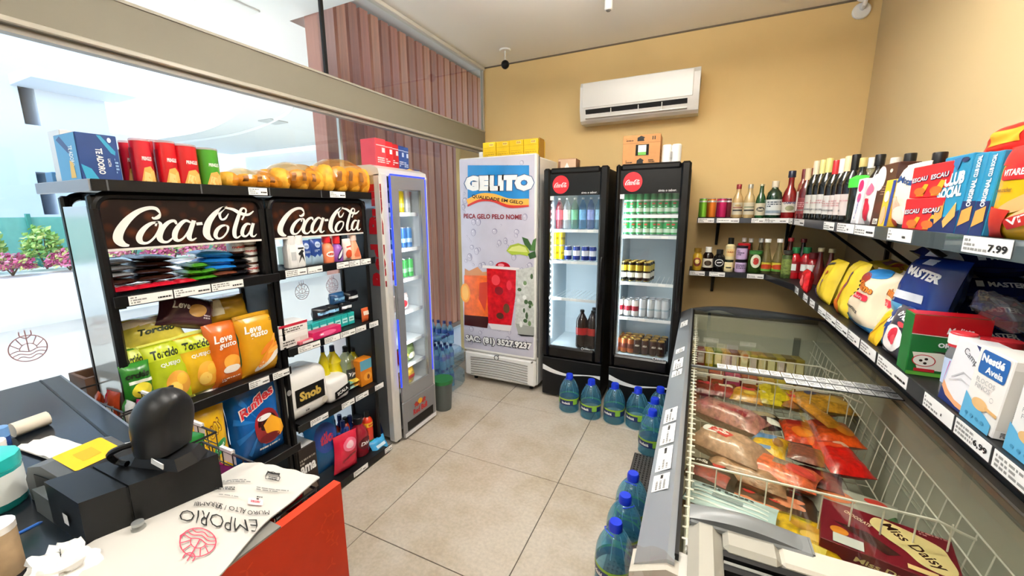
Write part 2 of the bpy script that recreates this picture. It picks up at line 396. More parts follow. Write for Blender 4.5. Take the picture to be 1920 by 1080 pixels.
# opposite shop front
os_ = thing('neighbour_shop', 'white wall with tall glazed shop windows across the passage', 'shop front')
MB().box(-12.1, -2.9, 7.6, 7.8, 0, 3.3, wht).build('wall', os_, smooth=0)
for k in range(4):
    x = -10.2+k*1.55; wf = MB().box(x, x+1.5, 7.52, 7.6, .1, 2.75, M('#9aa39d', .4)).build('window', os_, smooth=0)
    MB().box(x+.03, x+1.47, 7.5, 7.525, .13, 2.72, M('#cfd6c8', .12)).build('pane', wf, smooth=0)
MB().box(-10.4, -3.9, 7.45, 7.6, 2.75, 2.95, M('#e2e4e3', .5)).build('lintel', os_, smooth=0)
# block of flats
bl = thing('apartment_block', 'white block of flats beyond the hedge with deep window recesses', 'building')
wl = MB(); Xb = -13.
q = lambda u, v: P(u, v, x=Xb)
a1, a2 = q(32, 150), q(76, 236); c1, c2 = q(66, 322), q(112, 402)
ys = [-30., min(a1.y, c1.y), max(a2.y, c2.y), 5.1]; zs = [0, c2.z, c1.z, a2.z, a1.z, 9.]
for i in range(3):
    for j in range(5):
        if i == 1 and j in (1, 3): continue
        wl.box(Xb-.8, Xb, ys[i], ys[i+1], zs[j], zs[j+1], M('#e6e7ee', .8))
wl.build('wall', bl, smooth=0)
for z0, z1 in ((zs[1], zs[2]), (zs[3], zs[4])):
    wn = MB().box(Xb-.85, Xb-.8, ys[1], ys[2], z0, z1, M('#b4b0ae', .5)).build('window', bl, smooth=0)
    MB().box(Xb-.8, Xb-.75, ys[1]+.06, ys[2]-.06, z0+.06, z1-.06, M('#c2c4c6', .3)).build('pane', wn, smooth=0)
MB().box(Xb, Xb+1.1, ys[1]-.1, 5.3, zs[4]-.12, zs[4]+.08, M('#e3e4ea', .7)).build('balcony', bl, smooth=0)
MB().box(Xb-.8, Xb, 5.1, 12, 0, 3.6, wht).build('annex', bl, smooth=0)
# teal fence and hedge
fn = thing('fence', 'low teal screen fence behind the hedge', 'fence')
for k in range(11): MB().box(-10.6, -10.56, -6+k*1.1, -6+k*1.1+1.08, .3, 1.62, M('#7fc4b6', .6, var=.06, scale=9)).build('panel', fn, smooth=0)
for k in range(12): MB().box(-10.58, -10.5, -6.03+k*1.1, -5.98+k*1.1, 0, 1.68, M('#4b9a8c', .5)).build('post', fn, smooth=0)
struct(BX('planter_wall', None, (-10.4, -8.9, -8, 10, -.02, .75), M('#f0efec', .8)), 'low white planter wall')
def bush(name, label, x, y, z, r, h, cols, seed, n=420, leaf=.06):
    rr = random.Random(seed); t = thing(name, label, 'shrub', (x, y, z)); f = MB()
    for i in range(n):
        a = rr.uniform(0, 2*PI); ph = math.acos(rr.uniform(-.2, 1)); k = rr.uniform(.55, 1)
        p = Vector((r*k*math.sin(ph)*math.cos(a), r*k*math.sin(ph)*math.sin(a), max(.06, h*.35+h*.65*k*math.cos(ph))))
        d = Vector((rr.gauss(0, 1), rr.gauss(0, 1), rr.gauss(.6, 1))).normalized(); e = d.orthogonal().normalized()*leaf*rr.uniform(.5, 1); d2 = d.cross(e)*.6
        f.face([p-e, p+d2+d*.008, p+e, p-d2+d*.008], M(cols[rr.randrange(len(cols))], .6))
    st = f.build('foliage', t, smooth=0); st['kind'] = 'stuff'
    s = MB()
    for i in range(5):
        a = i*1.3; s.tube([(0, 0, 0), (r*.3*math.cos(a), r*.3*math.sin(a), h*.4), (r*.5*math.cos(a), r*.5*math.sin(a), h*.75)], [.012, .009, .004], M('#6b5a44', .8), 4)
    s.build('stem', t)
gr = ['#9bc46a', '#b8d67c', '#7fae55', '#d3e089']; pk = ['#d2638f', '#e58fae', '#b94a74', '#c9d27f', '#9b3f63']
for i in range(10):
    y = .2+i*.52
    y = .2+i*.62
    bush('green_bush', ('tall yellow-green bush in front of the teal fence, %s from the window beam end' % ['tenth', 'ninth', 'eighth', 'seventh', 'sixth', 'fifth', 'fourth', 'third', 'second', 'first'][i]), -9.85+.1*math.sin(i*2), y, .77, .27, .62+.22*abs(math.sin(i*1.7)), gr, i)
    bush('flowering_shrub', ('pink flowering shrub at the front of the planter, %s from the window beam end' % ['tenth', 'ninth', 'eighth', 'seventh', 'sixth', 'fifth', 'fourth', 'third', 'second', 'first'][i]), -9.2, y+.1, .77, .27, .34, pk, 40+i, 380, .05)
# wooden louvre screen
sp = thing('wooden_screen', 'vertical reddish wooden slat screen outside the glass', 'screen')
wc = ['#b06a4c', '#7e4636', '#a45a44', '#8a4a3a', '#c0843f', '#95513b', '#74402f', '#a8604a']
for k in range(21):
    y = 3.02+k*.145
    MB().box(-.027, .027, -.05, .05, 0, 3.56, M(wc[(k*5+k//3) % 8], .55, var=.22, scale=6, stretch=(8, 8, .35))).build('slat', sp, (-3.1, y, .02), (0, 0, math.radians(-4)), smooth=0)
MB().box(-3.18, -3.02, 2.7, 2.88, .02, 3.76, M('#b98274', .6, var=.1, scale=5, stretch=(8, 8, .3)), .004).build('end_post', sp)
MB().box(-3.14, -3.06, 2.88, 6.1, .02, .08, M('#6b4a3c', .6)).build('bottom_rail', sp, smooth=0)
# ================================================================== fittings on wall and ceiling
ac = thing('air_conditioner', 'white wall-mounted split air conditioner with open louvre', 'air conditioner', (-.54, YB, 2.395))
acm = M('#e2e0dc', .3, coat=.3); W = .465
prof = [(0, .005), (-.15, .0), (-.185, .02), (-.205, .075), (-.215, .11), (-.215, .29), (-.195, .325), (0, .33)]
MB().prism([(y, z) for y, z in prof][::-1], lambda y, z, k: (-W+k, y, z), acm, 2*W).build('housing', ac, smooth=25)
MB().box(-W+.02, W-.045, -.2195, -.205, .118, .318, M('#e6e5e1', .22, coat=.5), .004).build('front_panel', ac)
mv = MB(); mv.mesh([(-W+.05, -.188, .03), (W-.08, -.188, .03), (W-.08, -.2165, .105), (-W+.05, -.2165, .105)], [(0, 1, 2, 3)], M('#101012', .5)); mv.build('air_outlet', ac, smooth=0)
MB().bar((-W+.05, -.206, .036), (W-.08, -.206, .036), .03, .006, acm).build('louvre', ac, smooth=0)
for x in (-.2, .02, .2): MB().box(x-.003, x+.003, -.214, -.2, .04, .1, M('#dcdcd8', .4)).build('vane', ac, smooth=0)
MB().box(W, W+.002, -.15, -.05, .2, .29, M('#c9b79a', .6)).build('energy_label', ac, smooth=0)
MB().box(W+.0015, W+.003, -.14, -.1, .21, .27, M('#3a3a3a', .6)).build('label_print', ac, smooth=0)
# round black spot with white stem
s1 = P(947, 93, z=ZC)
sl = thing('ceiling_spotlight', 'small black ball on a white ceiling stem near the corner', 'spotlight', (s1.x, s1.y, ZC))
MB().lathe([(.045, -.012), (.05, -.006), (.05, 0)], WHITE, 16).build('ceiling_rose', sl)
MB().lathe([(.008, -.09), (.008, -.01)], M('#d6d3cc', .4), 8).build('stem', sl)
MB().lathe([(.004, -.16)]+[(.037*math.sin(PI*i/8), -.123-.037*math.cos(PI*i/8)) for i in range(1, 8)]+[(.004, -.086)], BLACK, 14).build('head', sl)
s1 = P(1142, -12, z=ZC)
sl = thing('ceiling_sensor', 'white cylindrical sensor hanging from the ceiling at the top edge', 'sensor', (s1.x, s1.y, ZC))
MB().lathe([(.05, -.012), (.055, 0)], WHITE, 16).build('ceiling_rose', sl)
MB().lathe([(.02, -.1), (.026, -.095), (.026, -.012)], M('#e4e2dd', .4), 14).build('body', sl)
MB().lathe([(.012, -.106), (.018, -.1)], M('#77756f', .3), 12).build('lens', sl)
s1 = P(1615, 18, y=YB)
sl = thing('security_camera', 'black and white security camera on the yellow wall near the corner', 'camera', s1)
MB().lathe([(.052, 0), (.052, .012), (.046, .018)], WHITE, 18).build('wall_plate', sl, (0, 0, -.01), (PI/2, 0, 0))
MB().tube([(0, -.01, 0), (0, -.06, .01), (0, -.075, .045)], .014, WHITE, 8).build('arm', sl)
MB().lathe([(.03, -.06), (.042, -.05), (.042, .05), (.036, .06)], WHITE, 16).build('body', sl, (0, -.08, .085), (PI/2-.35, 0, .25))
MB().lathe([(.036, .0585), (.036, .064), (.02, .066)], BLACK, 16).build('lens', sl, (0, -.08, .085), (PI/2-.35, 0, .25))
# added fill lamps, out of view above and behind the camera, shining down and up
for i, (x, y, lb) in enumerate(((-.6, -1.2, 'added pendant fill lamp out of view, farthest behind the till'), (-.45, .45, 'added pendant fill lamp out of view above the till'), (-.35, 1.95, 'added pendant fill lamp out of view above the chest freezer'))):
    lp = thing('added_fill_lamp', lb, 'lamp', (x, y, 2.8), group='added fill lamps')
    MB().box(-.6, .6, -.07, .07, -.02, .02, WHITE, .006).build('housing', lp); MB().box(-.58, .58, -.06, .06, -.022, -.0195, M('#fff6e8', .5, emit=4.)).build('diffuser', lp, smooth=0)
    for sx in (-.5, .5): MB().tube([(sx, 0, .02), (sx, 0, ZC-2.8)], .002, M('#999999', .4), 5).build('cable', lp)
    for up in (0, 1):
        ld = bpy.data.lights.new('led', 'AREA'); ld.shape = 'RECTANGLE'; ld.size = 1.16; ld.size_y = .12; ld.energy = (5, 6.5, 16)[i]*(2.7 if up else .8); ld.color = (1, .97, .93)
        lo = bpy.data.objects.new('fill_light', ld); col.objects.link(lo); lo.parent = lp; lo.location = (0, 0, .026 if up else -.026); lo.rotation_euler = (PI if up else 0, 0, 0)
ORD = ['first', 'second', 'third', 'fourth', 'fifth', 'sixth', 'seventh', 'eighth', 'ninth', 'tenth', 'eleventh', 'twelfth']
# ================================================================== coolers along the back wall
class PL:
    """a wall-like plane (x or y fixed) with photo pixels measured onto it"""
    def __init__(s, x=None, y=None, face=1):
        s.x, s.y = x, y
        if y is not None: s.o, s.ux = Vector((0, y, 0)), Vector((1, 0, 0))
        else: s.o, s.ux = Vector((x, 0, 0)), Vector((0, face, 0))
        s.face = face
        s.fn = plane(s.o, s.ux, (0, 0, 1), .0015)
    def p(s, u, v):
        w = P(u, v, x=s.x, y=s.y); return (w.x if s.y is not None else w.y*s.face, w.z)
    def poly(s, pts): return POLY([s.p(*q) for q in pts])
    def ell(s, u, v, ru, rv, n=18, ang=0.):
        c = s.p(u, v); a = s.p(u+ru, v); b2 = s.p(u, v-rv); return ELL(c[0], c[1], abs(a[0]-c[0]), abs(b2[1]-c[1]), n, ang)
    def text(s, t, a, b, h, bold=.02, shear=0., arch=0.):
        A, B = s.p(*a), s.p(*b); m = ((a[0]+b[0])/2, (a[1]+b[1])/2); H = s.p(m[0], m[1]-h/2)[1]-s.p(m[0], m[1]+h/2)[1]
        return T(t, (A[0]+B[0])/2, (A[1]+B[1])/2, math.hypot(B[0]-A[0], B[1]-A[1]), H, bold, shear, math.atan2(B[1]-A[1], B[0]-A[0]), arch)
    def brush(s, pts, n=5):
        q = []
        for u, v, wd in pts:
            a = s.p(u, v); k = abs(s.p(u+1, v)[0]-s.p(u-1, v)[0])/2; q.append((*a, wd*k))
        return BRUSH(q, n)
def script_logo():
    """the flowing two-word script logo, unit box about 3.15 wide and 1 high; returns brush shapes"""
    S = []
    def b(*p): S.append(BRUSH([(x, y, w_) for x, y, w_ in p], 6))
    b((.93, .80, .03), (.86, .94, .09), (.70, .95, .10), (.50, .84, .12), (.30, .62, .15), (.14, .34, .17), (.09, .12, .17), (.15, -.02, .14), (.26, -.07, .05))          # C
    b((.93, .80, .03), (.88, .70, .09), (.80, .66, .07), (.76, .70, .03))
    b((.86, .55, .05), (.72, .52, .08), (.56, .36, .11), (.46, .15, .12), (.48, .00, .10), (.60, -.02, .06), (.74, .12, .05), (.86, .34, .06), (.90, .50, .07), (.84, .56, .05), (.80, .44, .04))   # o
    b((1.22, .48, .04), (1.18, .58, .08), (1.06, .54, .09), (.92, .36, .11), (.84, .14, .12), (.87, 0, .10), (.98, -.03, .06), (1.10, .08, .04), (1.20, .2, .03))       # c
    b((1.52, .52, .05), (1.42, .58, .08), (1.30, .48, .10), (1.18, .28, .12), (1.14, .08, .11), (1.20, -.01, .08), (1.32, .06, .05), (1.46, .28, .05), (1.56, .52, .07)) # a
    b((1.60, .58, .10), (1.50, .30, .11), (1.44, .08, .11), (1.49, -.02, .07), (1.60, .04, .03))
    b((1.64, .47, .09), (1.78, .48, .09))                                                                                                              # hyphen
    b((2.44, .78, .02), (2.34, .62, .06), (2.24, .60, .06), (2.22, .78, .07), (2.34, .96, .09), (2.42, .98, .08), (2.30, .95, .10), (2.10, .78, .13), (1.92, .50, .16), (1.84, .20, .17), (1.88, .02, .13), (1.98, -.06, .05))  # C
    b((2.36, .97, .05), (2.56, .92, .09), (2.76, .78, .11), (2.96, .74, .08), (3.12, .86, .03))                                                             # the sweep
    b((2.34, .40, .05), (2.22, .38, .08), (2.10, .26, .10), (2.04, .08, .10), (2.10, -.02, .07), (2.22, .02, .05), (2.34, .18, .05), (2.38, .34, .06), (2.32, .40, .05))   # o
    b((2.88, .96, .05), (2.78, .92, .07), (2.66, .62, .10), (2.54, .26, .11), (2.52, .04, .10), (2.58, -.03, .06), (2.68, .04, .03))                               # l
    b((2.88, .96, .05), (2.90, .84, .05), (2.76, .56, .05))
    b((2.98, .40, .05), (2.88, .42, .08), (2.78, .30, .10), (2.72, .10, .10), (2.78, 0, .07), (2.88, .06, .05), (2.98, .24, .05), (3.04, .40, .06))               # a
    b((3.06, .44, .09), (2.98, .18, .10), (2.97, .02, .08), (3.04, -.02, .05), (3.12, .06, .02))
    return S
LOGO = script_logo()
def logo_at(p0, wd, ht, ang=0.): return [XF(([(x, y) for x, y in s[0]], s[1]), wd/3.15, p0[0], p0[1], ang, ht) for s in LOGO]

def can_mesh(r, h, body, bands=(), lid='#c9ccd0', n=14):
    """bands = [(z0, z1, material)] round the can"""
    cuts = sorted({.08*h, .88*h}|{max(.08*h, min(.88*h, z)) for b2 in bands for z in b2[:2]})
    pr = [(r*.78, 0), (r*.96, .04*h, M(lid, .3, 1.))]
    pr.append((r, cuts[0], body))
    for a, b2 in zip(cuts, cuts[1:]):
        mm = body
        for z0, z1, m in bands:
            if z0-1e-6 <= a and b2 <= z1+1e-6: mm = m
        pr.append((r, b2, mm))
    lm = M(lid, .28, .9)
    pr += [(r*.86, .965*h, body), (r*.88, h, lm), (r*.78, h, lm), (r*.76, .975*h, lm)]
    return MB().lathe(pr, body, n)
class Row:
    """one prototype, then copies that share its meshes"""
    def __init__(s, make): s.make = make; s.o = None
    def put(s, loc, label, cat=None, group=None, rz=0., rx=0., ry=0.):
        if s.o is None: o = s.o = s.make()
        else: o = copy_tree(s.o)
        o.location = loc; o.rotation_euler = (rx, ry, rz); o['label'] = label
        if cat: o['category'] = cat
        if group: o['group'] = group
        return o
def canrow(name, r, h, body, bands=(), lid='#c9ccd0', prints_=None):
    def mk():
        o = can_mesh(r, h, body, bands, lid).build(name)
        if prints_: prints('print', o, cyl(r, .0006), prints_, ml=r*.5)
        return o
    return Row(mk)
def cyl(r, off=.0008, ang0=-PI/2, cx=0., cy=0.):
    """wrap: x runs round the front of a cylinder, y is height"""
    return lambda x, y, k=0.: Vector((cx+(r+off+k)*math.cos(ang0+x/r), cy+(r+off+k)*math.sin(ang0+x/r), y))
# ---------------------------------------------------------------- ice freezer with the printed door
YG = 3.235
fz = thing('ice_freezer', 'tall white ice freezer with a printed door of drinks and water drops', 'freezer', (-1.62, YG, 0))
wh = M('#f1f0ec', .35, coat=.2); x0, x1 = -.375, .375
MB().box(x0, x1, .06, .56, .05, 2.1, wh, .012).build('body', fz)
dr = MB().box(x0, x1, 0, .058, .318, 2.118, wh, .01).build('door', fz)
MB().box(x1-.012, x1+.004, .058, .064, .33, 2.1, M('#55555a', .5)).build('door_seal', fz, smooth=0)
gl = MB().box(x0, x1, .004, .06, .055, .312, wh, .02).build('base_grille', fz)
for k in range(8):
    z = .085+k*.024; pts = [(-.30+.6*i/10, -.0005, z+.012*math.cos(PI*(i/10-.5))-.012*(k < 7)*0) for i in range(11)]
    MB().tube(pts, .0035, M('#77736c', .6), 4).build('slot', gl, smooth=0)
prints('badge', gl, plane((-.02, .003, .285), (1, 0, 0), (0, 0, 1)), [(STROKE([(.022*math.cos(2*PI*i/20), .022*math.sin(2*PI*i/20)) for i in range(20)], .007, True), INK), (STROKE([(.015, .016), (.028, .03)], .007), INK)])
for sx in (-.3, .3): MB().lathe([(.02, 0), (.02, .06)], BLACK, 10).build('foot', fz, (sx, .1, 0))
MB().lathe([(.008, 0), (.008, .02)], M('#888888', .3, 1.), 8).build('lock', fz, (x1-.03, .006, .3), (PI/2, 0, 0))
pg = PL(y=YG); pos = M('#c6c4d2', .22, var=.06, scale=5, coat=.4); B = M('#1f7fc0', .25, var=.12, scale=6, coat=.4); G = []
pl = []
pl.append((RECT(-1.99, -1.262, .345, 2.108), pos))
dk, lt = M('#8f8da6', .3), M('#e6e4ee', .2); rr = random.Random(3)
for i in range(120):                                     # water drops on the print
    x, z = rr.uniform(-1.96, -1.3), rr.uniform(.38, 2.08); s = rr.uniform(.008, .026); a = rr.uniform(-.5, .5); k = rr.uniform(.9, 1.5)
    if 1.56 < z < 2.0 and -1.94 < x < -1.36: continue
    nn = 10
    pl.append((STROKE([(x+s*math.cos(2*PI*j/nn), z+s*k*math.sin(2*PI*j/nn)) for j in range(nn)], [s*(.14+.28*max(0, math.sin(2*PI*j/nn-2.2+PI))) for j in range(nn)], True), dk))
    pl.append((ELL(x-s*.3, z+s*.35*k, s*.3, s*.2, 7), lt))
pl.append((pg.poly([(877.5, 310), (992.5, 310), (992.5, 374), (960, 378), (920, 368), (877.5, 372)]), B))
pl.append((pg.brush([(877, 380, 10), (900, 370, 12), (925, 370, 12), (955, 379, 12), (992, 379, 12)]), M('#f0b24a', .3)))
pl.append((pg.brush([(877, 386, 3), (900, 376, 4), (925, 376.5, 4), (955, 387, 5), (992, 386, 3)]), M('#c8382e', .3)))
gz = pg.text('GELITO', (870, 344), (1003, 342.5), 33, .14)
pl.append((gz, M('#2b4f7a', .3))); pl.append((pg.text('GELITO', (871.5, 344), (1001.5, 342.5), 30, .09), WHITE))
pl.append((pg.text('QUALIDADE EM GELO', (885, 368), (981, 381), 7.5, .03), INK))
pl.append((pg.text('PEÇA GELO PELO NOME', (870, 406), (979, 408), 11, .03), M('#8a1f2a', .4)))
# orange drink, red drink, clear drink
O1, O2, O3 = M('#e8641c', .25, var=.25, scale=18), M('#f39a2c', .25), M('#3a0d0a', .3); R1, R2 = M('#c3141c', .2, var=.3, scale=22), M('#7d0c14', .3)
gl_ = M('#e7e3e2', .2); cl_ = M('#c5c9c3', .2, var=.2, scale=30)
pl += [(pg.poly([(871, 516), (926, 517), (914, 614), (871, 608)]), O1), (pg.poly([(871, 590), (918, 594), (914, 615), (871, 609)]), O3), (pg.ell(873, 549, 9, 18), O2), (pg.ell(873, 549, 6, 14), M('#f6b858', .3)),
       (pg.poly([(872, 503), (880, 508), (896, 500), (905, 510), (924, 508), (926, 517), (872, 516)]), M('#c98a5c', .3)), (pg.poly([(900, 530), (918, 528), (910, 585), (898, 560)]), M('#c9361a', .3))]
pl += [(pg.poly([(913, 503), (974, 506), (959, 610), (916, 606)]), R1), (pg.poly([(916, 606), (960, 610), (957, 621), (922, 617)]), gl_), (pg.ell(943, 500, 14, 9), M('#b0121e', .2)), (pg.ell(940, 497, 6, 3), M('#f0909a', .2)),
       (pg.ell(936, 545, 8, 8), R2), (pg.ell(950, 578, 6, 9), M('#5e3a1c', .3)), (pg.ell(938, 592, 7, 6), M('#5a2a18', .3)), (pg.ell(930, 525, 8, 10), M('#e0414a', .2)), (pg.ell(955, 535, 5, 9), M('#d8323c', .2)), (pg.poly([(905, 497), (974, 502), (974, 507), (905, 502)]), gl_)]
pl += [(pg.poly([(968, 506), (1002, 500), (1002, 622), (966, 613)]), cl_), (pg.poly([(967, 606), (1002, 613), (1002, 630), (972, 626)]), M('#9fa39c', .2)), (pg.poly([(970, 626), (1001, 629), (1001, 631), (978, 630)]), INK)]
for i in range(16):
    u, v = 972+rr.random()*27, 515+rr.random()*95; pl.append((pg.ell(u, v, 2+rr.random()*2.5, 3+rr.random()*4, 7), rr.choice([M('#6d8a5c', .3), M('#eef0ec', .2), M('#dfe2dc', .2), M('#3f5a36', .3)])))
pl += [(pg.poly([(950, 470), (957, 460), (972, 456), (988, 461), (994, 474), (990, 480), (975, 477), (960, 478)]), M('#9fb23c', .25)), (pg.poly([(953, 470), (960, 463), (974, 460), (986, 464), (990, 473), (972, 472)]), M('#cdd47c', .25)),
       (pg.poly([(979, 444), (990, 448), (998, 462), (994, 470), (984, 458)]), M('#35582e', .3)), (pg.poly([(994, 470), (1000, 450), (1006, 446), (1004, 470)]), M('#46703a', .3)), (pg.poly([(990, 476), (1004, 470), (1006, 482), (994, 486)]), M('#2c4d28', .3))]
pl.append((pg.text('SAC: (81) 3527.9237', (873, 634), (998, 651), 17, .13), M('#2a2a2e', .4))); pl.append((pg.text('SAC: (81) 3527.9237', (873.5, 634), (997.5, 651), 15, .05), WHITE))
o = prints('door_print', dr, pg.fn, pl, lift=.00002); o.location = (1.62, -YG, 0)
# ---------------------------------------------------------------- two black coolers
steel = M('#b9c3c8', .35, .2); inner = M('#b9c9d2', .5); blk = M('#050506', .32, coat=.15); blk2 = M('#080809', .5)
cglass = GLASS('#fdfefe', gloss=.8)
def cooler(xa, xb, ga, gb, label, shelves, light):
    c = thing('drinks_cooler', label, 'cooler', ((xa+xb)/2, 3.24, 0)); h = (xb-xa)/2; o = (xa+xb)/2; ga -= o; gb -= o
    bd = MB()
    for d in ((-h+.01, -h+.045, .05, .57, .05, 1.97), (h-.045, h-.01, .05, .57, .05, 1.97), (-h+.045, h-.045, .53, .57, .05, 1.97), (-h+.045, h-.045, .05, .53, 1.80, 1.97), (-h+.045, h-.045, .05, .53, .05, .44)): bd.box(*d, blk2)
    bd.build('body', c, smooth=0)
    ln = MB()
    for d in ((-h+.046, -h+.055, .07, .528, .44, 1.8), (h-.055, h-.046, .07, .528, .44, 1.8), (-h+.055, h-.055, .52, .529, .44, 1.8), (-h+.055, h-.055, .07, .52, 1.79, 1.799), (-h+.055, h-.055, .07, .52, .441, .465)): ln.box(*d, inner)
    ln.build('liner', c, smooth=0)
    d = MB()
    for q in ((-h, ga, 0, .05, .38, 1.99), (gb, h, 0, .05, .38, 1.99), (ga, gb, 0, .05, .38, .48), (ga, gb, 0, .05, 1.94, 1.99)): d.box(*q, blk, .014)
    dr = d.build('door', c); MB().box(ga, gb, .012, .03, 1.77, 1.945, M('#0c0c0d', .3)).build('header_panel', dr, smooth=0)
    MB().box(ga, gb, .018, .024, .475, 1.77, cglass).build('glass', dr, smooth=0)
    s = MB(); s.tube([(h-.03, -.012, .9), (h-.03, -.03, .93), (h-.03, -.03, 1.25), (h-.03, -.012, 1.28)], .009, BLACK, 8); s.build('handle', dr)
    L = .069
    sl_ = (T('sinta o sabor.', gb-.083, 1.79, .125, .017, .01), M('#dddddd', .4)); lg = [(ELL(ga+.02+L, 1.858, L, L*1.05, 28), M('#e0202c', .3))]+[(s_, WHITE) for s_ in logo_at((ga+.02+.014, 1.838), .108, .036)]
    prints('slogan', dr, plane((0, .012, 0), (1, 0, 0), (0, 0, 1)), [sl_])
    prints('logo', dr, plane((0, .012, 0), (1, 0, 0), (0, 0, 1)), lg)
    prints('badge', dr, plane((0, .012, 0), (1, 0, 0), (0, 0, 1), .008), [(ELL(gb-.1, .492, .012, .012), M('#cfd2d4', .3)), (ELL(gb-.1, .492, .007, .007), BLACK), (barcode(gb-.082, gb-.012, .486, .498, 5, 1), M('#cfd2d4', .3))])
    MB().box(ga, ga+.03, .014, .018, 1.735, 1.768, WHITE).build('sticker', dr, smooth=0)
    b = MB().box(-h+.004, h-.004, .01, .05, .02, .37, blk2, .006).build('base_panel', c)
    sw = [(-h+.01, .30), (-h+.1, .265), (-h+.2, .243), (-.0, .243), (h-.1, .262), (h-.01, .268)]; up = SPL(sw); lo = SPL([(-h+.01, .252), (-h+.1, .228), (-h+.2, .218), (0, .226), (h-.1, .252), (h-.01, .235)])
    prints('white_swoosh', b, plane((0, .01, 0), (1, 0, 0), (0, 0, 1)), [(POLY(lo+up[::-1]), WHITE)])
    for sx in (-h+.05, h-.05): MB().lathe([(.018, 0), (.018, .03)], BLACK, 8).build('foot', c, (sx, .1, 0))
    for z in shelves:
        sh = MB(); sh.box(ga-.02, gb+.02, .085, .09, z-.022, z+.002, M('#e4e9eb', .3)); sh.tube([(ga-.03, .09, z), (gb+.03, .09, z)], .004, steel, 4)
        for k in range(13): x = ga-.02+(gb-ga+.04)*k/12; sh.tube([(x, .09, z-.004), (x, .5, z-.004)], .002, M('#eef2f3', .3), 4)
        so = sh.build('shelf', c, smooth=0)
        for k in range(3):
            if (k+int(z*100)) % 4: x = ga+.04+k*(gb-ga)*.32; MB().box(x, x+.05, .082, .0845, z-.021, z, WHITE).build('price_tag', so, smooth=0)
    for k in range(24):
        MB().box(ga-.005, ga+.004, .055, .062, .56+k*.049, .575+k*.049, M('#f4faff', .4, emit=light)).build('led', dr, smooth=0)
    return c
# LED strip and lamp in each cooler
def cooler_lamp(c, x, y, z, sy, e, rot):
    ld = bpy.data.lights.new('cooler_led', 'AREA'); ld.shape = 'RECTANGLE'; ld.size = .03; ld.size_y = sy; ld.energy = e; ld.color = (.86, .95, 1)
    lo = bpy.data.objects.new('cooler_led', ld); col.objects.link(lo); lo.parent = c; lo.location = (x, y, z); lo.rotation_euler = rot
S1 = [P(1080, 430, y=3.42).z, P(1080, 488, y=3.42).z, P(1075, 556, y=3.42).z]
S2 = [P(1215, 403, y=3.42).z, P(1215, 441, y=3.42).z, P(1205, 527, y=3.42).z, P(1200, 592, y=3.42).z]
c1 = cooler(-1.187, -.655, -1.13, -.722, 'black glass-door cooler beside the ice freezer, half empty with dark bottles at the bottom', S1, 3.5)
c2 = cooler(-.602, -.08, -.566, -.146, 'black glass-door cooler nearest the shelves, stocked with green and golden cans', S2, 2.)
cooler_lamp(c1, -.2, .075, 1.12, 1.2, 2.0, (PI/2, 0, -.6)); cooler_lamp(c2, -.2, .075, 1.12, 1.2, 1.5, (PI/2, 0, -.6))
# ---- contents of the coolers
yel = canrow('drink_can', .030, .125, M('#c9b414', .3, .4), [(.05, .07, M('#8f7d0c', .3, .4))])
for k, (u, z) in enumerate([(1043, 0), (1054, 0)]):
    for j in range(2): p = P(u, 484, y=3.42); yel.put((p.x, 3.40, S1[1]+.004+j*.126), 'yellow drink can in the half-empty cooler, %s %s' % (['upper' if j else 'lower'][0], ['left', 'right'][k]), 'can', 'yellow cans in the cooler')
navy = canrow('drink_can', .032, .122, M('#1c3382', .3, .3), [(.04, .085, M('#d5d8e4', .3))])
for k, u in enumerate([1066, 1082, 1098, 1112]):
    p = P(u, 484, y=3.42)
    navy.put((p.x, 3.40, S1[1]+.004), 'dark blue drink can beside the yellow cans, %s from the left' % ['first', 'second', 'third', 'fourth'][k], 'can', 'dark blue cans in the cooler')
def pet(name, r, h, liq, lab, capc, z0=.36, z1=.55, neck=.32):
    def mk():
        o = MB().lathe([(r*.7, 0), (r*.95, .02*h), (r, .06*h), (r, .2*h), (r*.97, z0*h), (r*1.005, z0*h, lab), (r*1.005, z1*h, lab), (r*.98, z1*h), (r, .66*h), (r*.86, .76*h), (r*.5, .87*h), (r*neck, .92*h), (r*neck, .955*h)], liq, 18).build(name)
        MB().lathe([(r*neck*1.12, .945*h), (r*neck*1.12, .995*h), (r*neck, h)], M(capc, .4), 12).build('cap', o)
        return o
    return Row(mk)
coke = pet('cola_bottle', .052, .335, M('#1a0806', .12, coat=.6), M('#a41219', .3), '#1c1c1c')
for k, (u, y) in enumerate(((1090, 3.36), (1110, 3.37), (1102, 3.48))): p = P(u, 645, y=3.36); coke.put((p.x if k < 2 else p.x+.02, y, .468), 'large dark cola bottle with red label in the cooler, %s' % ['front left', 'front right', 'at the back'][k], 'bottle', 'cola bottles in the cooler')
ccs = [('#c93a4a', 'pink-red'), ('#e8e8ec', 'white'), ('#5fb08a', 'green'), ('#6aa7d8', 'light blue'), ('#8c9ed8', 'lavender'), ('#9fd0e8', 'pale blue')]
for k in range(6):
    r_ = pet('drink_bottle', .031, .26, GLASS('#cfe6ee', haze=.35, hazec=ccs[k][0]), M(ccs[k][0], .35, var=.2, scale=40), '#e9e9e9', .3, .62)
    r_.put((-1.095+k*.068, 3.40, S1[0]+.004), '%s labelled drink bottle on the top shelf of the half-empty cooler' % ccs[k][1], 'bottle', 'bottles on the top cooler shelf')
silver = '#c9ccd0'
def fill(row, c, z, us, vpx, nrow, dy, label, group, y0=3.385):
    for j in range(nrow):
        for i, u in enumerate(us):
            p = P(u, vpx, y=y0); row.put((p.x+(.008*j), y0+j*dy, z+.005), label % (('front row' if j == 0 else 'back row' if j == nrow-1 else 'middle row')+', '+ORD[i]+' from left'), 'can', group, rz=rnd.uniform(-.4, .4))
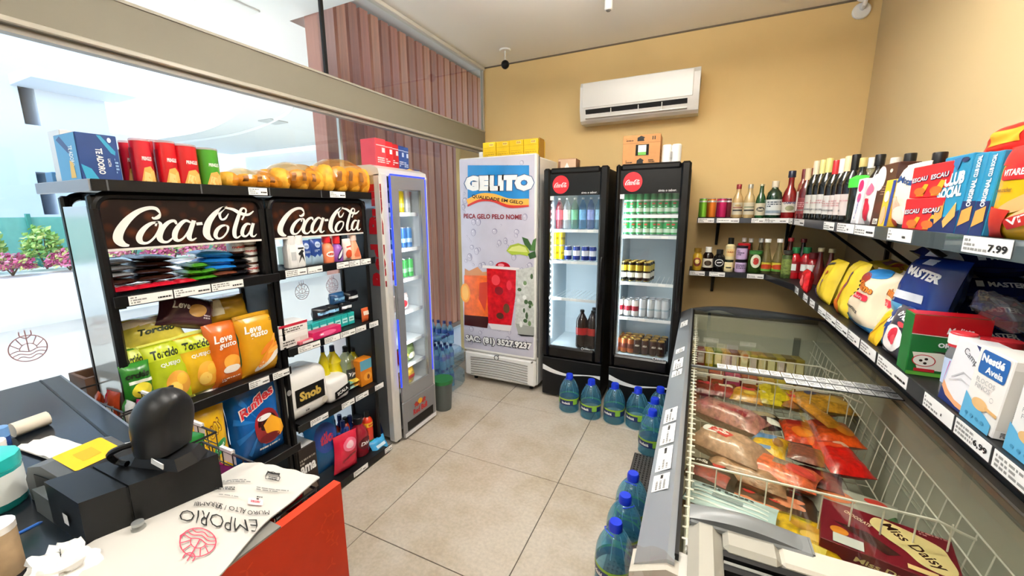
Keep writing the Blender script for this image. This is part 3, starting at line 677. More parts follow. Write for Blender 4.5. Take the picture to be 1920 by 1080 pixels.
gre = canrow('beer_can', .0295, .165, M('#2f9a55', .3, .35), [(.02, .05, M('#bfd6c2', .3, .3)), (.10, .112, M('#d3ddd0', .3))], silver, [(STROKE([(-.012, .082), (.012, .082)], .012), M('#b7352d', .4)), (STROKE([(-.008, .06), (.008, .06)], .006), WHITE)])
fill(gre, c2, S2[0], [1173, 1186, 1199, 1212, 1225, 1238, 1251, 1264], 402, 2, .068, 'slim green beer can in top cooler row, %s', 'green cans on the top cooler shelf')
fill(gre, c2, S2[1], [1172, 1185, 1198, 1211, 1224, 1237, 1250, 1263], 438, 2, .068, 'slim green beer can in second cooler row, %s', 'green cans on the second cooler shelf')
gob = canrow('beer_can', .0305, .155, M('#17150f', .3, .2), [(.085, .13, M('#c8ad3a', .3, .5)), (.03, .07, M('#d9d5c6', .35))], '#c9b060')
fill(gob, c2, S2[2], [1168, 1183, 1197, 1212], 520, 3, .066, 'black and gold beer can on the middle cooler shelf, %s', 'black and gold cans')
sil = canrow('beer_can', .0300, .15, M('#cfd5da', .3, .35), [(.06, .075, M('#9fb3bf', .3))], silver)
fill(sil, c2, S2[3], [1204, 1219, 1233, 1246], 587, 2, .066, 'plain silver can low in the cooler, %s', 'silver cans')
sir = canrow('beer_can', .0300, .135, M('#d8d6d2', .3, .35), [(.045, .085, M('#8e2330', .35))], silver)
fill(sir, c2, S2[3], [1161, 1176, 1190], 587, 2, .066, 'silver can with dark red band low in the cooler, %s', 'red banded cans')
brn = canrow('beer_can', .0315, .125, M('#33160d', .3, .2), [], '#caa24a', [(T('ARA', 0, .075, .036, .017, .03), M('#e4dccb', .4))])
fill(brn, c2, .467, [1193, 1208, 1223, 1238], 668, 3, .07, 'brown white-lettered can on cooler floor, %s', 'brown cans')
cop = canrow('beer_can', .0315, .122, M('#a3552a', .3, .4), [(.04, .08, M('#5b2416', .3))], '#d8b25c')
fill(cop, c2, .467, [1155, 1169, 1182], 662, 3, .07, 'copper can on cooler floor, %s', 'copper cans')
# ---- on top of the freezer and coolers
def carton(name, w_, d_, h_, m, items=(), bev=.002, side=(), top=()):
    """box with its print: front -y, right side +x, top"""
    o = MB().box(-w_/2, w_/2, 0, d_, 0, h_, m, bev).build(name, smooth=0)
    if items: prints('print', o, plane((0, 0, 0), (1, 0, 0), (0, 0, 1), .0008), items, lift=.00025)
    if side: prints('side_print', o, plane((w_/2, 0, 0), (0, 1, 0), (0, 0, 1), .0008), side, lift=.00025)
    if top: prints('top_print', o, plane((0, 0, h_), (1, 0, 0), (0, 1, 0), .0008), top, lift=.00025)
    return o
yb = Row(lambda: carton('yellow_carton', .128, .2, .15, M('#e7c012', .45, var=.08, scale=14), [(RECT(-.062, .062, .1, .102), M('#b8930c', .5)), (RECT(.0, .045, .115, .14), M('#f3e27a', .4)), (RECT(-.05, .04, .06, .064), M('#c69c0c', .5)), (barcode(-.05, .05, .012, .05, 2, 4), M('#b08a10', .5)), (barcode(.004, .04, .119, .136, 6, 2), M('#a3211c', .5))], side=[(ELL(.1, .075, .03, .03), M('#b8860c', .5)), (barcode(.03, .17, .02, .04, 4, 1), M('#8a6a10', .5))]))
for k in range(4): yb.put((-1.735+k*.132, 3.33+.006*(k % 2), 2.102), 'yellow carton on the ice freezer, %s' % ['leftmost', 'second from the left', 'third from the left', 'rightmost with open flap'][k], 'box', 'yellow cartons', rz=.02*(k-1))
o = carton('yellow_flap', .003, .14, .16, M('#a9791a', .6)); o.parent = bpy.data.objects['yellow_carton.003']; o.location = (.068, .02, 0); o.name = 'flap'
o = carton('dry_box', .04, .06, .075, WHITE); o.name = 'small_white_box'; tag(o, 'small white carton at the left end of the yellow cartons', 'box'); o.location = (-1.825, 3.34, 2.102)
o = carton('brown_carton', .15, .16, .1, M('#9a6a48', .7, var=.1, scale=20), [(RECT(-.073, .073, .004, .096), M('#c9a98c', .6)), (POLY([(-.03, .01), (.03, .01), (.0, .07)]), M('#efe9e2', .5)), (RECT(-.073, -.055, .02, .08), M('#7c5238', .6))], side=[(ELL(.08, .05, .025, .03), M('#5e3a22', .6))])
tag(o, 'small open brown carton on top of the first black cooler', 'box'); o.location = (-1.025, 3.36, 1.972); o.rotation_euler = (0, 0, .05)
p = P(1201, 303, y=3.34); kr = M('#b98350', .75, var=.08, scale=16)
o = carton('beer_carton', .27, .22, .235, kr, [(RECT(-.135, .135, .175, .178), M('#8f6237', .7)), (RECT(-.04, .055, .085, .165), M('#14110e', .8)), (RECT(-.022, .036, .088, .11), M('#5fa93c', .4)), (RECT(-.022, .036, .11, .16), M('#dfe4e2', .4)),
    (barcode(-.11, -.06, .19, .215, 11, 2), INK), (POLY([(-.03, .19), (.02, .19), (.016, .205), (.024, .215), (-.004, .228), (-.03, .215)]), INK), (STROKE([(.08, .195), (.08, .22)], .007), INK), (STROKE([(.095, .195), (.095, .22)], .007), INK),
    (barcode(-.11, -.06, .03, .055, 12, 2), INK), (POLY([(-.03, .022), (.02, .022), (.016, .04), (.022, .05), (-.004, .066), (-.028, .05)]), INK), (barcode(.055, .1, .03, .055, 13, 2), INK)], side=[(barcode(.03, .19, .06, .16, 9, 4), M('#7a5530', .7))])
tag(o, 'kraft cardboard beer carton with a cut-out window on the second cooler', 'box'); o.location = (p.x, 3.34, 1.972); o.rotation_euler = (0, 0, .03)
p = P(1258, 303, y=3.36); pt = thing('paper_roll_pack', 'wrapped twin pack of white paper rolls beside the beer carton', 'paper rolls', (p.x, 3.38, 1.972))
for sx in (-.033, .033): MB().lathe([(.028, 0), (.034, .008), (.034, .145), (.028, .153)], M('#f2f1ef', .6, bump=.2, scale=40), 16).build('roll', pt, (sx, 0, 0))
MB().box(-.006, .006, -.034, -.03, .05, .1, M('#8d8a86', .5)).build('wrap_print', pt, smooth=0)
# ================================================================== product shapes
def fit(u0, u1, vt, vb, x=None, y=None):
    """measure an item on the photo: centre along the shelf, base height, width, height"""
    um = (u0+u1)/2; a, b = P(u0, vb, x=x, y=y), P(u1, vb, x=x, y=y); k = 1 if x is not None else 0
    t = P(um, vt, x=x, y=y); m = P(um, vb, x=x, y=y)
    return (a[k]+b[k])/2, m.z, abs(a[k]-b[k]), t.z-m.z
def bag(name, w_, h_, d_, m, items=(), seed=1, back=None, nx=10, ny=12, crimp=None, wr=.16):
    off = Vector((seed*3.1, seed*1.7, 0))
    def th(x, y):
        u, v = min(1, abs(2*x)), min(1, abs(2*y-1)); f = (1-u**4)**.5*(1-v**4)**.75
        return f, d_/2*f*(1+wr*1.6*noise.noise(Vector((x*4, y*4, 0))+off))+wr*.03*w_*noise.noise(Vector((x*9, y*9, 4))+off)*min(1, f*2)
    def pos(x, y, s):
        f, t = th(x, y); v = 2*y-1
        return Vector((w_*x*(1-.09*(1-v*v)*min(1, d_/w_*3)), s*max(t, .0008), h_*y+.02*h_*math.cos(x*3.1)*(v*abs(v)*.5)))
    mb = MB()
    mb.grid(lambda a, b2: pos(a-.5, b2, -1), nx, ny, m); mb.grid(lambda a, b2: pos(.5-a, b2, 1), nx, ny, back or m)
    o = mb.build(name, smooth=60, weld=True)
    if crimp:
        for y0, y1 in ((.0, .045), (.955, 1.)):
            c = MB(); c.grid(lambda a, b2: pos(a-.5, y0+(y1-y0)*b2, -1)+Vector((0, -.0012-.001*(int(a*20) % 2), 0)), 20, 1, crimp); c.build('seal', o, smooth=0)
    if items: prints('print', o, lambda x, y, k=0.: pos(x, y, -1)+Vector((0, -.0014-k, 0)), items, ml=.09, lift=.0003)
    return o
def bottle(name, r, h, prof, body, cap=None, capz=.9, capr=None, label=None, items=(), n=16, sq=None, inner_=None):
    """prof normalised [(radius, z, material)]; label = (z0, z1, material)"""
    o = MB().lathe([(a[0]*r, a[1]*h)+tuple(a[2:]) for a in prof], body, n, sq=sq).build(name)
    if cap:
        cr = capr or prof[-1][0]*1.12; MB().lathe([(cr*r, capz*h), (cr*r, .99*h), (cr*r*.93, h)], M(cap, .4) if isinstance(cap, str) else cap, 12).build('cap', o)
    if label:
        z0, z1, lm = label; R = max(a[0] for a in prof if z0-.12 <= a[1] <= z1+.12)*r
        MB().lathe([(R*1.012, z0*h), (R*1.012, z1*h)], lm, n, cap=False, sq=sq).build('label', o)
        if items: prints('print', o, cyl(R*1.012*(1.06 if sq else 1), .0012), [(([(x*r*2, (z0+(z1-z0)*y)*h) for x, y in s[0]], s[1]), m) for s, m in items], ml=r*.5, lift=.0003)
    elif items:
        prints('print', o, cyl(r*(1.06 if sq else 1), .0012), [(([(x*r*2, y*h) for x, y in s[0]], s[1]), m) for s, m in items], ml=r*.5, lift=.0003)
    return o
def lay(o, label, cat, loc, rz=0., rx=0., ry=0., group=None):
    o.location = loc; o.rotation_euler = (rx, ry, rz); return tag(o, label, cat, group)
def shift_tag(parent, x, y0, y1, z0, z1, face=1, seed=1, txt=None, name='price_tag', y=None):
    """paper price tag with small print in a shelf's price rail"""
    if y is None:
        t = MB().box(min(x, x+.001*face), max(x, x+.001*face), y0, y1, z0, z1, WHITE).build(name, parent, smooth=0); f = plane((x+.001*face, (y0+y1)/2, (z0+z1)/2), (0, face, 0), (0, 0, 1), .0004)
    else:
        t = MB().box(y0, y1, y-.001, y, z0, z1, WHITE).build(name, parent, smooth=0); f = plane(((y0+y1)/2, y-.001, (z0+z1)/2), (1, 0, 0), (0, 0, 1), .0004)
    w_, h_ = (y1-y0)*.46, (z1-z0)*.4
    it = [(barcode(-w_, w_*.1, -h_, h_, seed, 3), M('#8a8a88', .7))]
    if txt: it.append((T(txt, w_*.55, -h_*.2, w_*.8, h_*1.1, .03), INK))
    else: it.append((barcode(w_*.3, w_, -h_*.7, h_*.1, seed+50, 1), INK))
    prints('print', t, f, it); return t
RZL, RZR = PI/2, -PI/2
# ================================================================== slim silver cooler
rb = thing('energy_drink_cooler', 'slim silver cooler with red lettering on its side and blue edge light', 'cooler', (0, 0, 0))
slv = M('#b4b7bb', .28, .75, var=.06, scale=3, stretch=(3, 3, .4)); slw = M('#d6d4d0', .35, .2)
Y0, Y1, XF_, XB_ = 2.035, 2.53, -1.825, -2.215
mb = MB()
for d in ((XB_, XF_-.07, Y0, Y0+.035, .05, 1.9), (XB_, XF_-.07, Y1-.035, Y1, .05, 1.9), (XB_, XB_+.03, Y0+.035, Y1-.035, .05, 1.9), (XB_+.03, XF_-.07, Y0+.035, Y1-.035, 1.82, 1.9), (XB_+.03, XF_-.07, Y0+.035, Y1-.035, .05, .33)): mb.box(*d, slv)
mb.build('body', rb, smooth=0)
MB().prism([(XB_-.0, 1.9), (XF_-.02, 1.88), (XF_-.03, 1.925), (XF_-.09, 1.95), (XB_+.06, 1.95), (XB_, 1.93)], lambda x, z, k: (x, Y1+.004-k, z), slw, Y1-Y0+.008).build('top_cap', rb, smooth=30)
for y0, y1, nm in ((Y0-.004, Y0+.07, 'front_edge'), (Y1-.045, Y1+.004, 'front_edge')): MB().box(XF_-.08, XF_-.015, y0, y1, .02, 1.9, slw, .012).build(nm, rb)
lnr = MB()
for d in ((XB_+.031, XF_-.07, Y0+.036, Y0+.045, .33, 1.81), (XB_+.031, XF_-.07, Y1-.045, Y1-.036, .33, 1.81), (XB_+.031, XB_+.04, Y0+.045, Y1-.045, .33, 1.81), (XB_+.04, XF_-.07, Y0+.045, Y1-.045, .33, .34), (XB_+.04, XF_-.07, Y0+.045, Y1-.045, 1.8, 1.81)): lnr.box(*d, M('#dfe3e6', .5))
lnr.build('liner', rb, smooth=0)
d0, d1 = Y0+.075, Y1-.05; dm = MB(); sd = M('#9b9da2', .3, .5)
for d in ((XF_-.015, XF_, d0, d0+.075, .3, 1.885), (XF_-.015, XF_, d1-.05, d1, .3, 1.885), (XF_-.015, XF_, d0+.075, d1-.05, .3, .40), (XF_-.015, XF_, d0+.075, d1-.05, 1.80, 1.885)): dm.box(*d, sd)
dr = dm.build('door', rb, smooth=0)
MB().box(XF_-.01, XF_-.005, d0+.075, d1-.05, .4, 1.8, cglass).build('glass', dr, smooth=0)
MB().box(XF_-.012, XF_+.006, d0-.012, d0+.008, .92, 1.16, M('#77797d', .4, .4), .004).build('handle', dr)
blue = M('#1c34ff', .5, emit=1.0)
for y in (d0-.004, d1+.002): MB().box(XF_-.006, XF_+.002, y-.004, y+.004, .42, 1.88, blue).build('edge_light', dr, smooth=0)
MB().box(XF_-.006, XF_+.002, d0, d1, 1.886, 1.895, blue).build('edge_light', dr, smooth=0)
for k in range(26): MB().box(XF_-.03, XF_-.022, d0+.078, d0+.086, .45+k*.05, .464+k*.05, M('#f0f6ff', .4, emit=2.5)).build('led', dr, smooth=0)
cooler_lamp(rb, XF_-.03, (d0+d1)/2, 1.1, 1.3, .9, (PI/2, 0, PI/2))
bs = MB().box(XF_-.015, XF_+.002, Y0+.07, Y1-.03, .02, .295, M('#8f9196', .35, .5), .006).build('base_panel', rb)
MB().box(XF_+.0015, XF_+.004, Y0+.11, Y1-.07, .06, .13, BLACK).build('vent', bs, smooth=0)
MB().box(XF_-.0, XF_+.004, Y0+.08, Y1-.03, .02, .05, M('#e6e7e9', .3)).build('kick_strip', bs, smooth=0)
rd = M('#b5121f', .35)
bl_ = [(T('Red Bull', 2.30, .175, .17, .045, .05), rd), (ELL(2.30, .235, .028, .022), M('#e8b21c', .35))]
for s in (-1, 1): bl_.append((POLY([(2.30+s*.012, .218), (2.30+s*.03, .236), (2.30+s*.05, .250), (2.30+s*.062, .238), (2.30+s*.075, .236), (2.30+s*.06, .222), (2.30+s*.07, .205), (2.30+s*.05, .214), (2.30+s*.035, .205)]), M('#a8231c', .35)))
prints('emblem', bs, plane((XF_+.002, 0, 0), (0, 1, 0), (0, 0, 1)), bl_)
prints('top_emblem', rb, plane((XF_-.085, 0, 1.945), (0, 1, 0), (-.3, 0, .9)), [(ELL(2.42, -.004, .03, .014), M('#e8b21c', .35)), (ELL(2.38, -.006, .03, .01), M('#c22a1c', .35)), (ELL(2.46, -.006, .03, .01), M('#c22a1c', .35)), (RECT(2.47, 2.53, -.02, .008), M('#23356e', .4))])
a, b2 = P(706, 536, y=Y0), P(703, 345, y=Y0); cz = (a.z+b2.z)/2
L_ = b2.z-a.z
for tx, z0, ln_ in (('Red', a.z+L_*.21, L_*.42), ('Bull', a.z+L_*.76, L_*.48)): prints('side_lettering', rb, plane((0, Y0, 0), (1, 0, 0), (0, 0, 1)), [(T(tx, (a.x+b2.x)/2+.01, z0, ln_, .125, .06, 0, PI/2), rd)])
prints('side_panel_print', rb, plane((0, Y0, 0), (1, 0, 0), (0, 0, 1)), [(POLY([(-2.2, .09), (-2.03, .06), (-1.95, .06), (-2.0, .2), (-2.1, .62), (-2.2, .66)]), M('#16306e', .35)), (POLY([(-2.1, .22), (-2.0, .12), (-2.06, .5), (-2.14, .62), (-2.2, .66), (-2.2, .5)]), M('#e0aa1e', .35))])
for y in (Y0+.06, Y1-.06): MB().lathe([(.02, 0), (.02, .05)], BLACK, 10).build('foot', rb, (XF_-.06, y, 0))
rsh = [P(780, v, x=-1.93).z for v in (400, 463, 517, 575, 630, 672)]
for z in rsh:
    s = MB().box(XB_+.045, XF_-.075, Y0+.05, Y1-.05, z-.008, z, M('#e8edf0', .3)).build('shelf', rb, smooth=0); MB().box(XF_-.075, XF_-.072, Y0+.05, Y1-.05, z-.02, z+.006, M('#eef2f5', .3)).build('shelf_lip', s, smooth=0)
def rbrow(z, cols, lab, name='energy_can', r=.027, h=.135, yy=None):
    for k, c in enumerate(cols):
        o = can_mesh(r, h, M(c[0], .3, .3), [(.04, .07, M(c[1], .3, .3))], '#c9ccd0').build(name)
        lay(o, '%s can in the slim silver cooler, %s' % (c[2], lab), 'can', (-1.945, (yy or 2.20)+k*.07, z+.002), group='cans in the slim cooler')
rbrow(rsh[0], [('#2d4a8a', '#b8c4dd', 'blue and silver'), ('#d9c412', '#efe37a', 'bright yellow'), ('#d0b81a', '#e9dc70', 'darker yellow'), ('#cfd3d8', '#e2e5e9', 'pale silver')], 'top shelf', h=.16)
rbrow(rsh[1], [('#1f4a9a', '#6fa0d8', 'first royal blue'), ('#23509e', '#7fb0e0', 'second royal blue'), ('#3a6fb8', '#a9cdec', 'light blue'), ('#4d86c8', '#c2dcf2', 'sky blue')], 'second shelf', h=.15)
rbrow(rsh[2], [('#b06a4a', '#d6a58c', 'copper'), ('#c9b89c', '#e6dccb', 'cream'), ('#3f9f4a', '#8fd093', 'green'), ('#56c262', '#a8e6ad', 'light green')], 'third shelf', h=.14)
o = bag('snack_packet', .15, .12, .07, M('#c8b8b6', .3, var=.4, scale=40), [(ELL(0, .4, .25, .25), M('#b3232c', .4)), (ELL(-.1, .75, .12, .1), M('#1b1b1b', .4)), (ELL(.2, .7, .12, .1), M('#e9e9e6', .4))], 5); lay(o, 'packet with a red round motif on the fourth shelf of the slim cooler', 'packet', (-1.95, 2.29, rsh[3]+.006), RZL)
o = bag('snack_packet', .22, .13, .08, M('#5d6b3a', .35, var=.5, scale=40), [(POLY([(-.4, .1), (0, .5), (-.3, .9)]), M('#c9b23a', .4)), (ELL(.2, .4, .2, .2), M('#d8d2b8', .4)), (RECT(-.5, -.35, .0, .9), M('#a3261f', .4))], 6); lay(o, 'olive and yellow snack packet on a low shelf of the slim cooler', 'packet', (-1.95, 2.30, rsh[5]+.006), RZL)
o = bag('snack_packet', .2, .13, .08, M('#c9a23a', .35, var=.4, scale=40), [(RECT(-.4, .4, .4, .6), M('#b8302a', .4)), (ELL(0, .2, .2, .1), M('#e2d52a', .4))], 8); lay(o, 'yellow and red snack packet on the floor of the slim cooler', 'packet', (-1.95, 2.29, .342), RZL)
# cartons on top of it
rc = [('#d8414c', 'pale red', 0), ('#c9202c', 'crimson', 1), ('#b31420', 'dark red', 2), ('#1f3f82', 'navy', 3), ('#24488c', 'medium blue', 4)]
for k, (c, nm, _) in enumerate(rc):
    y = [2.155, 2.245, 2.325, 2.405, 2.47][k]; w_ = [.095, .085, .075, .066, .066][k]
    it = [(RECT(-w_*.45, w_*.45, .13, .136), M('#e9c9c9' if k < 3 else '#aebbd8', .5)), (barcode(-w_*.35, w_*.35, .02, .06, k, 3), M('#f0e0e0' if k < 3 else '#c9d4ea', .5)), (RECT(w_*.1, w_*.4, .09, .12), M('#f3e4e4' if k < 3 else '#c8d3ea', .5))]
    o = carton('drink_carton', w_, .13, [.175, .17, .165, .165, .165][k], M(c, .4, var=.06, scale=12), it); lay(o, '%s carton on top of the slim silver cooler' % nm, 'box', (-1.93-.012*k, y, 1.951), RZL, group='cartons on the slim cooler')
# ================================================================== black display racks
XP, XS = -1.905, -1.872                 # plane of the posts, plane of the shelf fronts
rk = M('#070708', .38); rk2 = M('#0e0f11', .45); strip = GLASS('#e9eef0', haze=.25, hazec='#c9ccd0'); side = M('#d3d6d2', .1, .35, coat=.6)
cola = M('#2a0f0a', .35, var=.0, scale=14)
n = cola.node_tree.nodes; l = cola.node_tree.links; b = n['Principled BSDF']; vo = n.new('ShaderNodeTexVoronoi'); vo.inputs['Scale'].default_value = 22; tc = n.new('ShaderNodeTexCoord'); l.new(tc.outputs['Object'], vo.inputs['Vector'])
r1 = n.new('ShaderNodeValToRGB'); e = r1.color_ramp.elements; e[0].position = .0; e[0].color = (*lin('#52260e'), 1); e[1].position = .5; e[1].color = (*lin('#120403'), 1); l.new(vo.outputs['Distance'], r1.inputs[0]); l.new(r1.outputs[0], b.inputs['Base Color'])
def rack(ya, yb_, label, shelves, near):
    r = thing('display_rack', label, 'display rack', (0, 0, 0)); D = .25
    for y, nm in ((ya, 1), (yb_-.03, 0)):
        up = MB(); up.box(XP-.03, XP, y, y+.03, .05, 1.72, rk, .008); up.box(XP-D, XP-D+.03, y, y+.03, .05, 1.72, rk, .008); up.build('post', r)
        if nm and near: MB().box(XP-D+.03, XP-.03, y+.002, y+.012, .08, 1.68, side).build('side_panel', r, smooth=0)
        else: MB().box(XP-D+.03, XP-.03, y+.012, y+.022, .08, 1.68, M('#0c0c0d', .35)).build('side_panel', r, smooth=0)
    arc = [(ya+.015+.05*(1-math.cos(t)), 1.67+.05*math.sin(t)) for t in [PI/2*i/6 for i in range(7)]]; arc += [(ya+yb_-y, z) for y, z in arc[::-1]]
    MB().tube([(XP-.012, y, z) for y, z in arc], .016, rk, 8).build('top_bow', r)
    MB().tube([(XP-D+.012, y, z) for y, z in arc], .016, rk, 8).build('top_bow', r)
    MB().box(XP-D, XP-.012, ya+.06, yb_-.06, 1.705, 1.728, rk).build('top_plate', r, smooth=0)
    sg = MB().box(XP-.022, XP-.012, ya+.03, yb_-.03, 1.525, 1.71, cola).build('sign_board', r, smooth=0)
    wd = yb_-ya-.10
    prints('sign_lettering', sg, plane((XP-.012, 0, 0), (0, 1, 0), (0, 0, 1)), [(s_, M('#eceae6', .35)) for s_ in logo_at((ya+.05, 1.545), wd, .135)])
    MB().box(XP-.021, XP-.009, ya+.03, yb_-.03, 1.518, 1.527, M('#d9d7d2', .4)).build('sign_edge', r, smooth=0)
    for z, dp, xf in shelves:
        sh = MB().box(xf-dp, xf, ya+.03, yb_-.03, z-.012, z, rk2).build('shelf', r, smooth=0)
        MB().box(xf-.001, xf+.004, ya+.005, yb_+.012, z-.036, z+.006, rk, .002).build('price_rail', sh)
        for y in (ya+.032, yb_-.038): MB().prism([(0, 0), (dp, 0), (dp, -.03), (.0, -.075)], lambda a, c, k, y=y: (xf-dp+a, y+k, z-.012+c), rk, .006).build('bracket', sh, smooth=0)
    for y in (ya+.02, yb_-.02):
        for x in (XP-D+.02, XS): MB().lathe([(.014, 0), (.014, .03)], BLACK, 8).build('foot', r, (x, y, 0))
    return r
ra = rack(.655, 1.292, 'black rack nearest the counter with crisps and chocolate under its script sign', [(1.352, .27, XS), (.862, .30, XS+.01), (.43, .33, XS+.02), (.10, .34, XS+.03)], True)
rb2 = rack(1.300, 1.962, 'black rack next to the silver cooler with toiletries and cleaning goods', [(1.362, .27, XS), (.947, .28, XS), (.515, .31, XS+.01), (.052, .36, XS+.04)], False)
def rack_tags(r, si, spans, seed):
    sh = [c for c in r.children if c.name.startswith('shelf')][si]; rail = [c for c in sh.children if c.name.startswith('price_rail')][0]
    bb = [Vector(v) for v in rail.bound_box]; x = max(v.x for v in bb); z0, z1 = min(v.z for v in bb), max(v.z for v in bb)
    for k, (a, b2) in enumerate(spans): shift_tag(sh, x+.0008, a, b2, z0+.004, z1-.004, 1, seed+k)
rack_tags(ra, 0, [(.70, .84), (.845, .98), (.985, 1.12)], 1); rack_tags(ra, 1, [(1.08, 1.18), (1.2, 1.29)], 5)
rack_tags(rb2, 0, [(1.335, 1.46), (1.465, 1.56), (1.66, 1.75), (1.755, 1.84), (1.845, 1.93)], 10); rack_tags(rb2, 1, [(1.36, 1.5), (1.53, 1.64), (1.645, 1.76), (1.765, 1.85), (1.88, 1.96)], 20)
rack_tags(rb2, 2, [(1.38, 1.5), (1.6, 1.7), (1.71, 1.82), (1.88, 1.96)], 30); rack_tags(rb2, 3, [(1.62, 1.74), (1.9, 1.97)], 40)
# long top shelf over both racks
ts = thing('top_shelf', 'long black shelf running over both racks', 'shelf', (0, 0, 0))
MB().box(-2.33, -1.88, .67, 1.975, 1.742, 1.757, rk2).build('board', ts, smooth=0)
MB().box(-1.88, -1.874, .66, 1.985, 1.731, 1.772, rk, .002).build('price_rail', ts)
MB().box(-2.33, -1.88, .655, .67, 1.731, 1.772, M('#8d9096', .3), .002).build('end_rail', ts)
for k, (a, b2) in enumerate(((1.2, 1.29), (1.66, 1.77))): shift_tag(ts, -1.8732, a, b2, 1.735, 1.768, 1, 60+k)
for k in range(4): MB().box(-1.8738, -1.873, .70+k*.3, .705+k*.3, 1.733, 1.77, M('#55585c', .3)).build('rail_joint', ts, smooth=0)
# ---------------------------------------------------------------- on the top shelf
ZT = 1.758; XT = -1.925
yc, zb, w_, h_ = fit(158, 233, 256, 348, x=XT)
o = carton('chocolate_box', w_, .17, h_, M('#123a78', .4, var=.08, scale=10), [(POLY([(.0*w_, .98*h_), (.1*w_, .98*h_), (.42*w_, .68*h_), (.40*w_, .6*h_), (.3*w_, .64*h_)]), M('#2a93b8', .4)), (POLY([(-.48*w_, .38*h_), (-.25*w_, .3*h_), (-.05*w_, .02*h_), (-.4*w_, .02*h_)]), M('#2a93b8', .4)), (ELL(.3*w_, .9*h_, .05*w_, .05*h_), M('#dfe6ee', .4)),
    (T('TE ADORO', .0*w_, .46*h_, .52*h_, .17*w_, .03, 0, -PI/2), WHITE), (T('LACTA', .22*w_, .44*h_, .16*h_, .07*w_, .02, 0, -PI/2), WHITE), (barcode(.36*w_, .44*w_, .22*h_, .55*h_, 3, 5), M('#9fc6e6', .5))],
    top=[(RECT(-.3*w_, .3*w_, .03, .1), M('#5da9d8', .4))])
lay(o, 'blue chocolate gift box with white lettering at the left end of the top shelf', 'box', (XT, yc, ZT), RZL)
prints('end_print', o, plane((-w_/2, .17, 0), (0, -1, 0), (0, 0, 1), .001), [(RECT(.005, .165, .002, h_-.002), M('#4e9ac8', .4)), (POLY([(.02, .9*h_), (.1, .6*h_), (.12, .66*h_), (.05, .96*h_)]), M('#123a78', .4)), (T('TE ADORO', .12, .55*h_, .4*h_, .03, .02, 0, -PI/2), WHITE), (POLY([(.09, .02), (.13, .02), (.125, .07), (.1, .08)]), M('#e8b83a', .4))], lift=.0003)
o = carton('white_carton', .12, .1, .2, M('#e9ecef', .5), [(RECT(-.055, .055, .02, .06), M('#c6d2dc', .5))]); lay(o, 'plain white carton behind the blue chocolate box', 'box', (-2.12, .745, ZT), RZL)
o = carton('blue_packet', .12, .06, .055, M('#5a9ad2', .4), [(RECT(-.05, .0, .01, .045), M('#dfeaf4', .4))]); lay(o, 'small light blue packet at the outer end of the top shelf', 'box', (-2.24, .74, ZT), RZL)
def crisps_tube(c, dark, lb, u0, u1, vt, dx, k):
    yc, zb, w_, h_ = fit(u0, u1, vt, 352, x=XT-dx); r = w_/2*.93
    o = bottle('crisps_tube', r, h_, [(.97, 0), (1, .02), (1, .955)], M(c, .3, coat=.3), None, items=[(T('PRINGLES', 0, .58, .5, .085, .03, .12), WHITE), (POLY([(-.42, .06), (.4, .06), (.34, .3), (.1, .42), (-.2, .38)]), M('#d9a24e', .4)), (POLY([(-.3, .1), (.1, .06), (.05, .26), (-.2, .3)]), M('#eec27a', .4)), (POLY([(0, .12), (.36, .16), (.28, .34), (.08, .3)]), M('#e5b465', .4)), (RECT(-1.2, -.62, .1, .8), M(dark, .4))], n=20)
    MB().lathe([(r*1.02, h_*.95), (r*1.02, h_*.985), (r*.96, h_)], GLASS('#f3dede', haze=.35), 20).build('lid', o)
    lay(o, lb, 'crisps tube', (XT-dx-r*.2, yc, ZT), PI/2+.1, group='crisps tubes on the top shelf')
crisps_tube('#c01830', '#8f1022', 'half-hidden red crisps tube beside the blue chocolate box', 236, 262, 268, .09, 0)
crisps_tube('#c41a2e', '#8f1022', 'red crisps tube in front of the half-hidden one', 256, 296, 266, 0, 1)
crisps_tube('#b81425', '#8f1022', 'red crisps tube set back in the middle of the tubes', 284, 312, 264, .09, 2)
crisps_tube('#c5121f', '#8f1022', 'red crisps tube in the middle of the front tubes', 302, 341, 268, 0, 3)
crisps_tube('#c01420', '#8a0f1a', 'red crisps tube next to the green one', 333, 379, 273, 0, 4)
crisps_tube('#3f8f22', '#2b6a15', 'green crisps tube at the end of the row', 376, 417, 278, 0, 5)
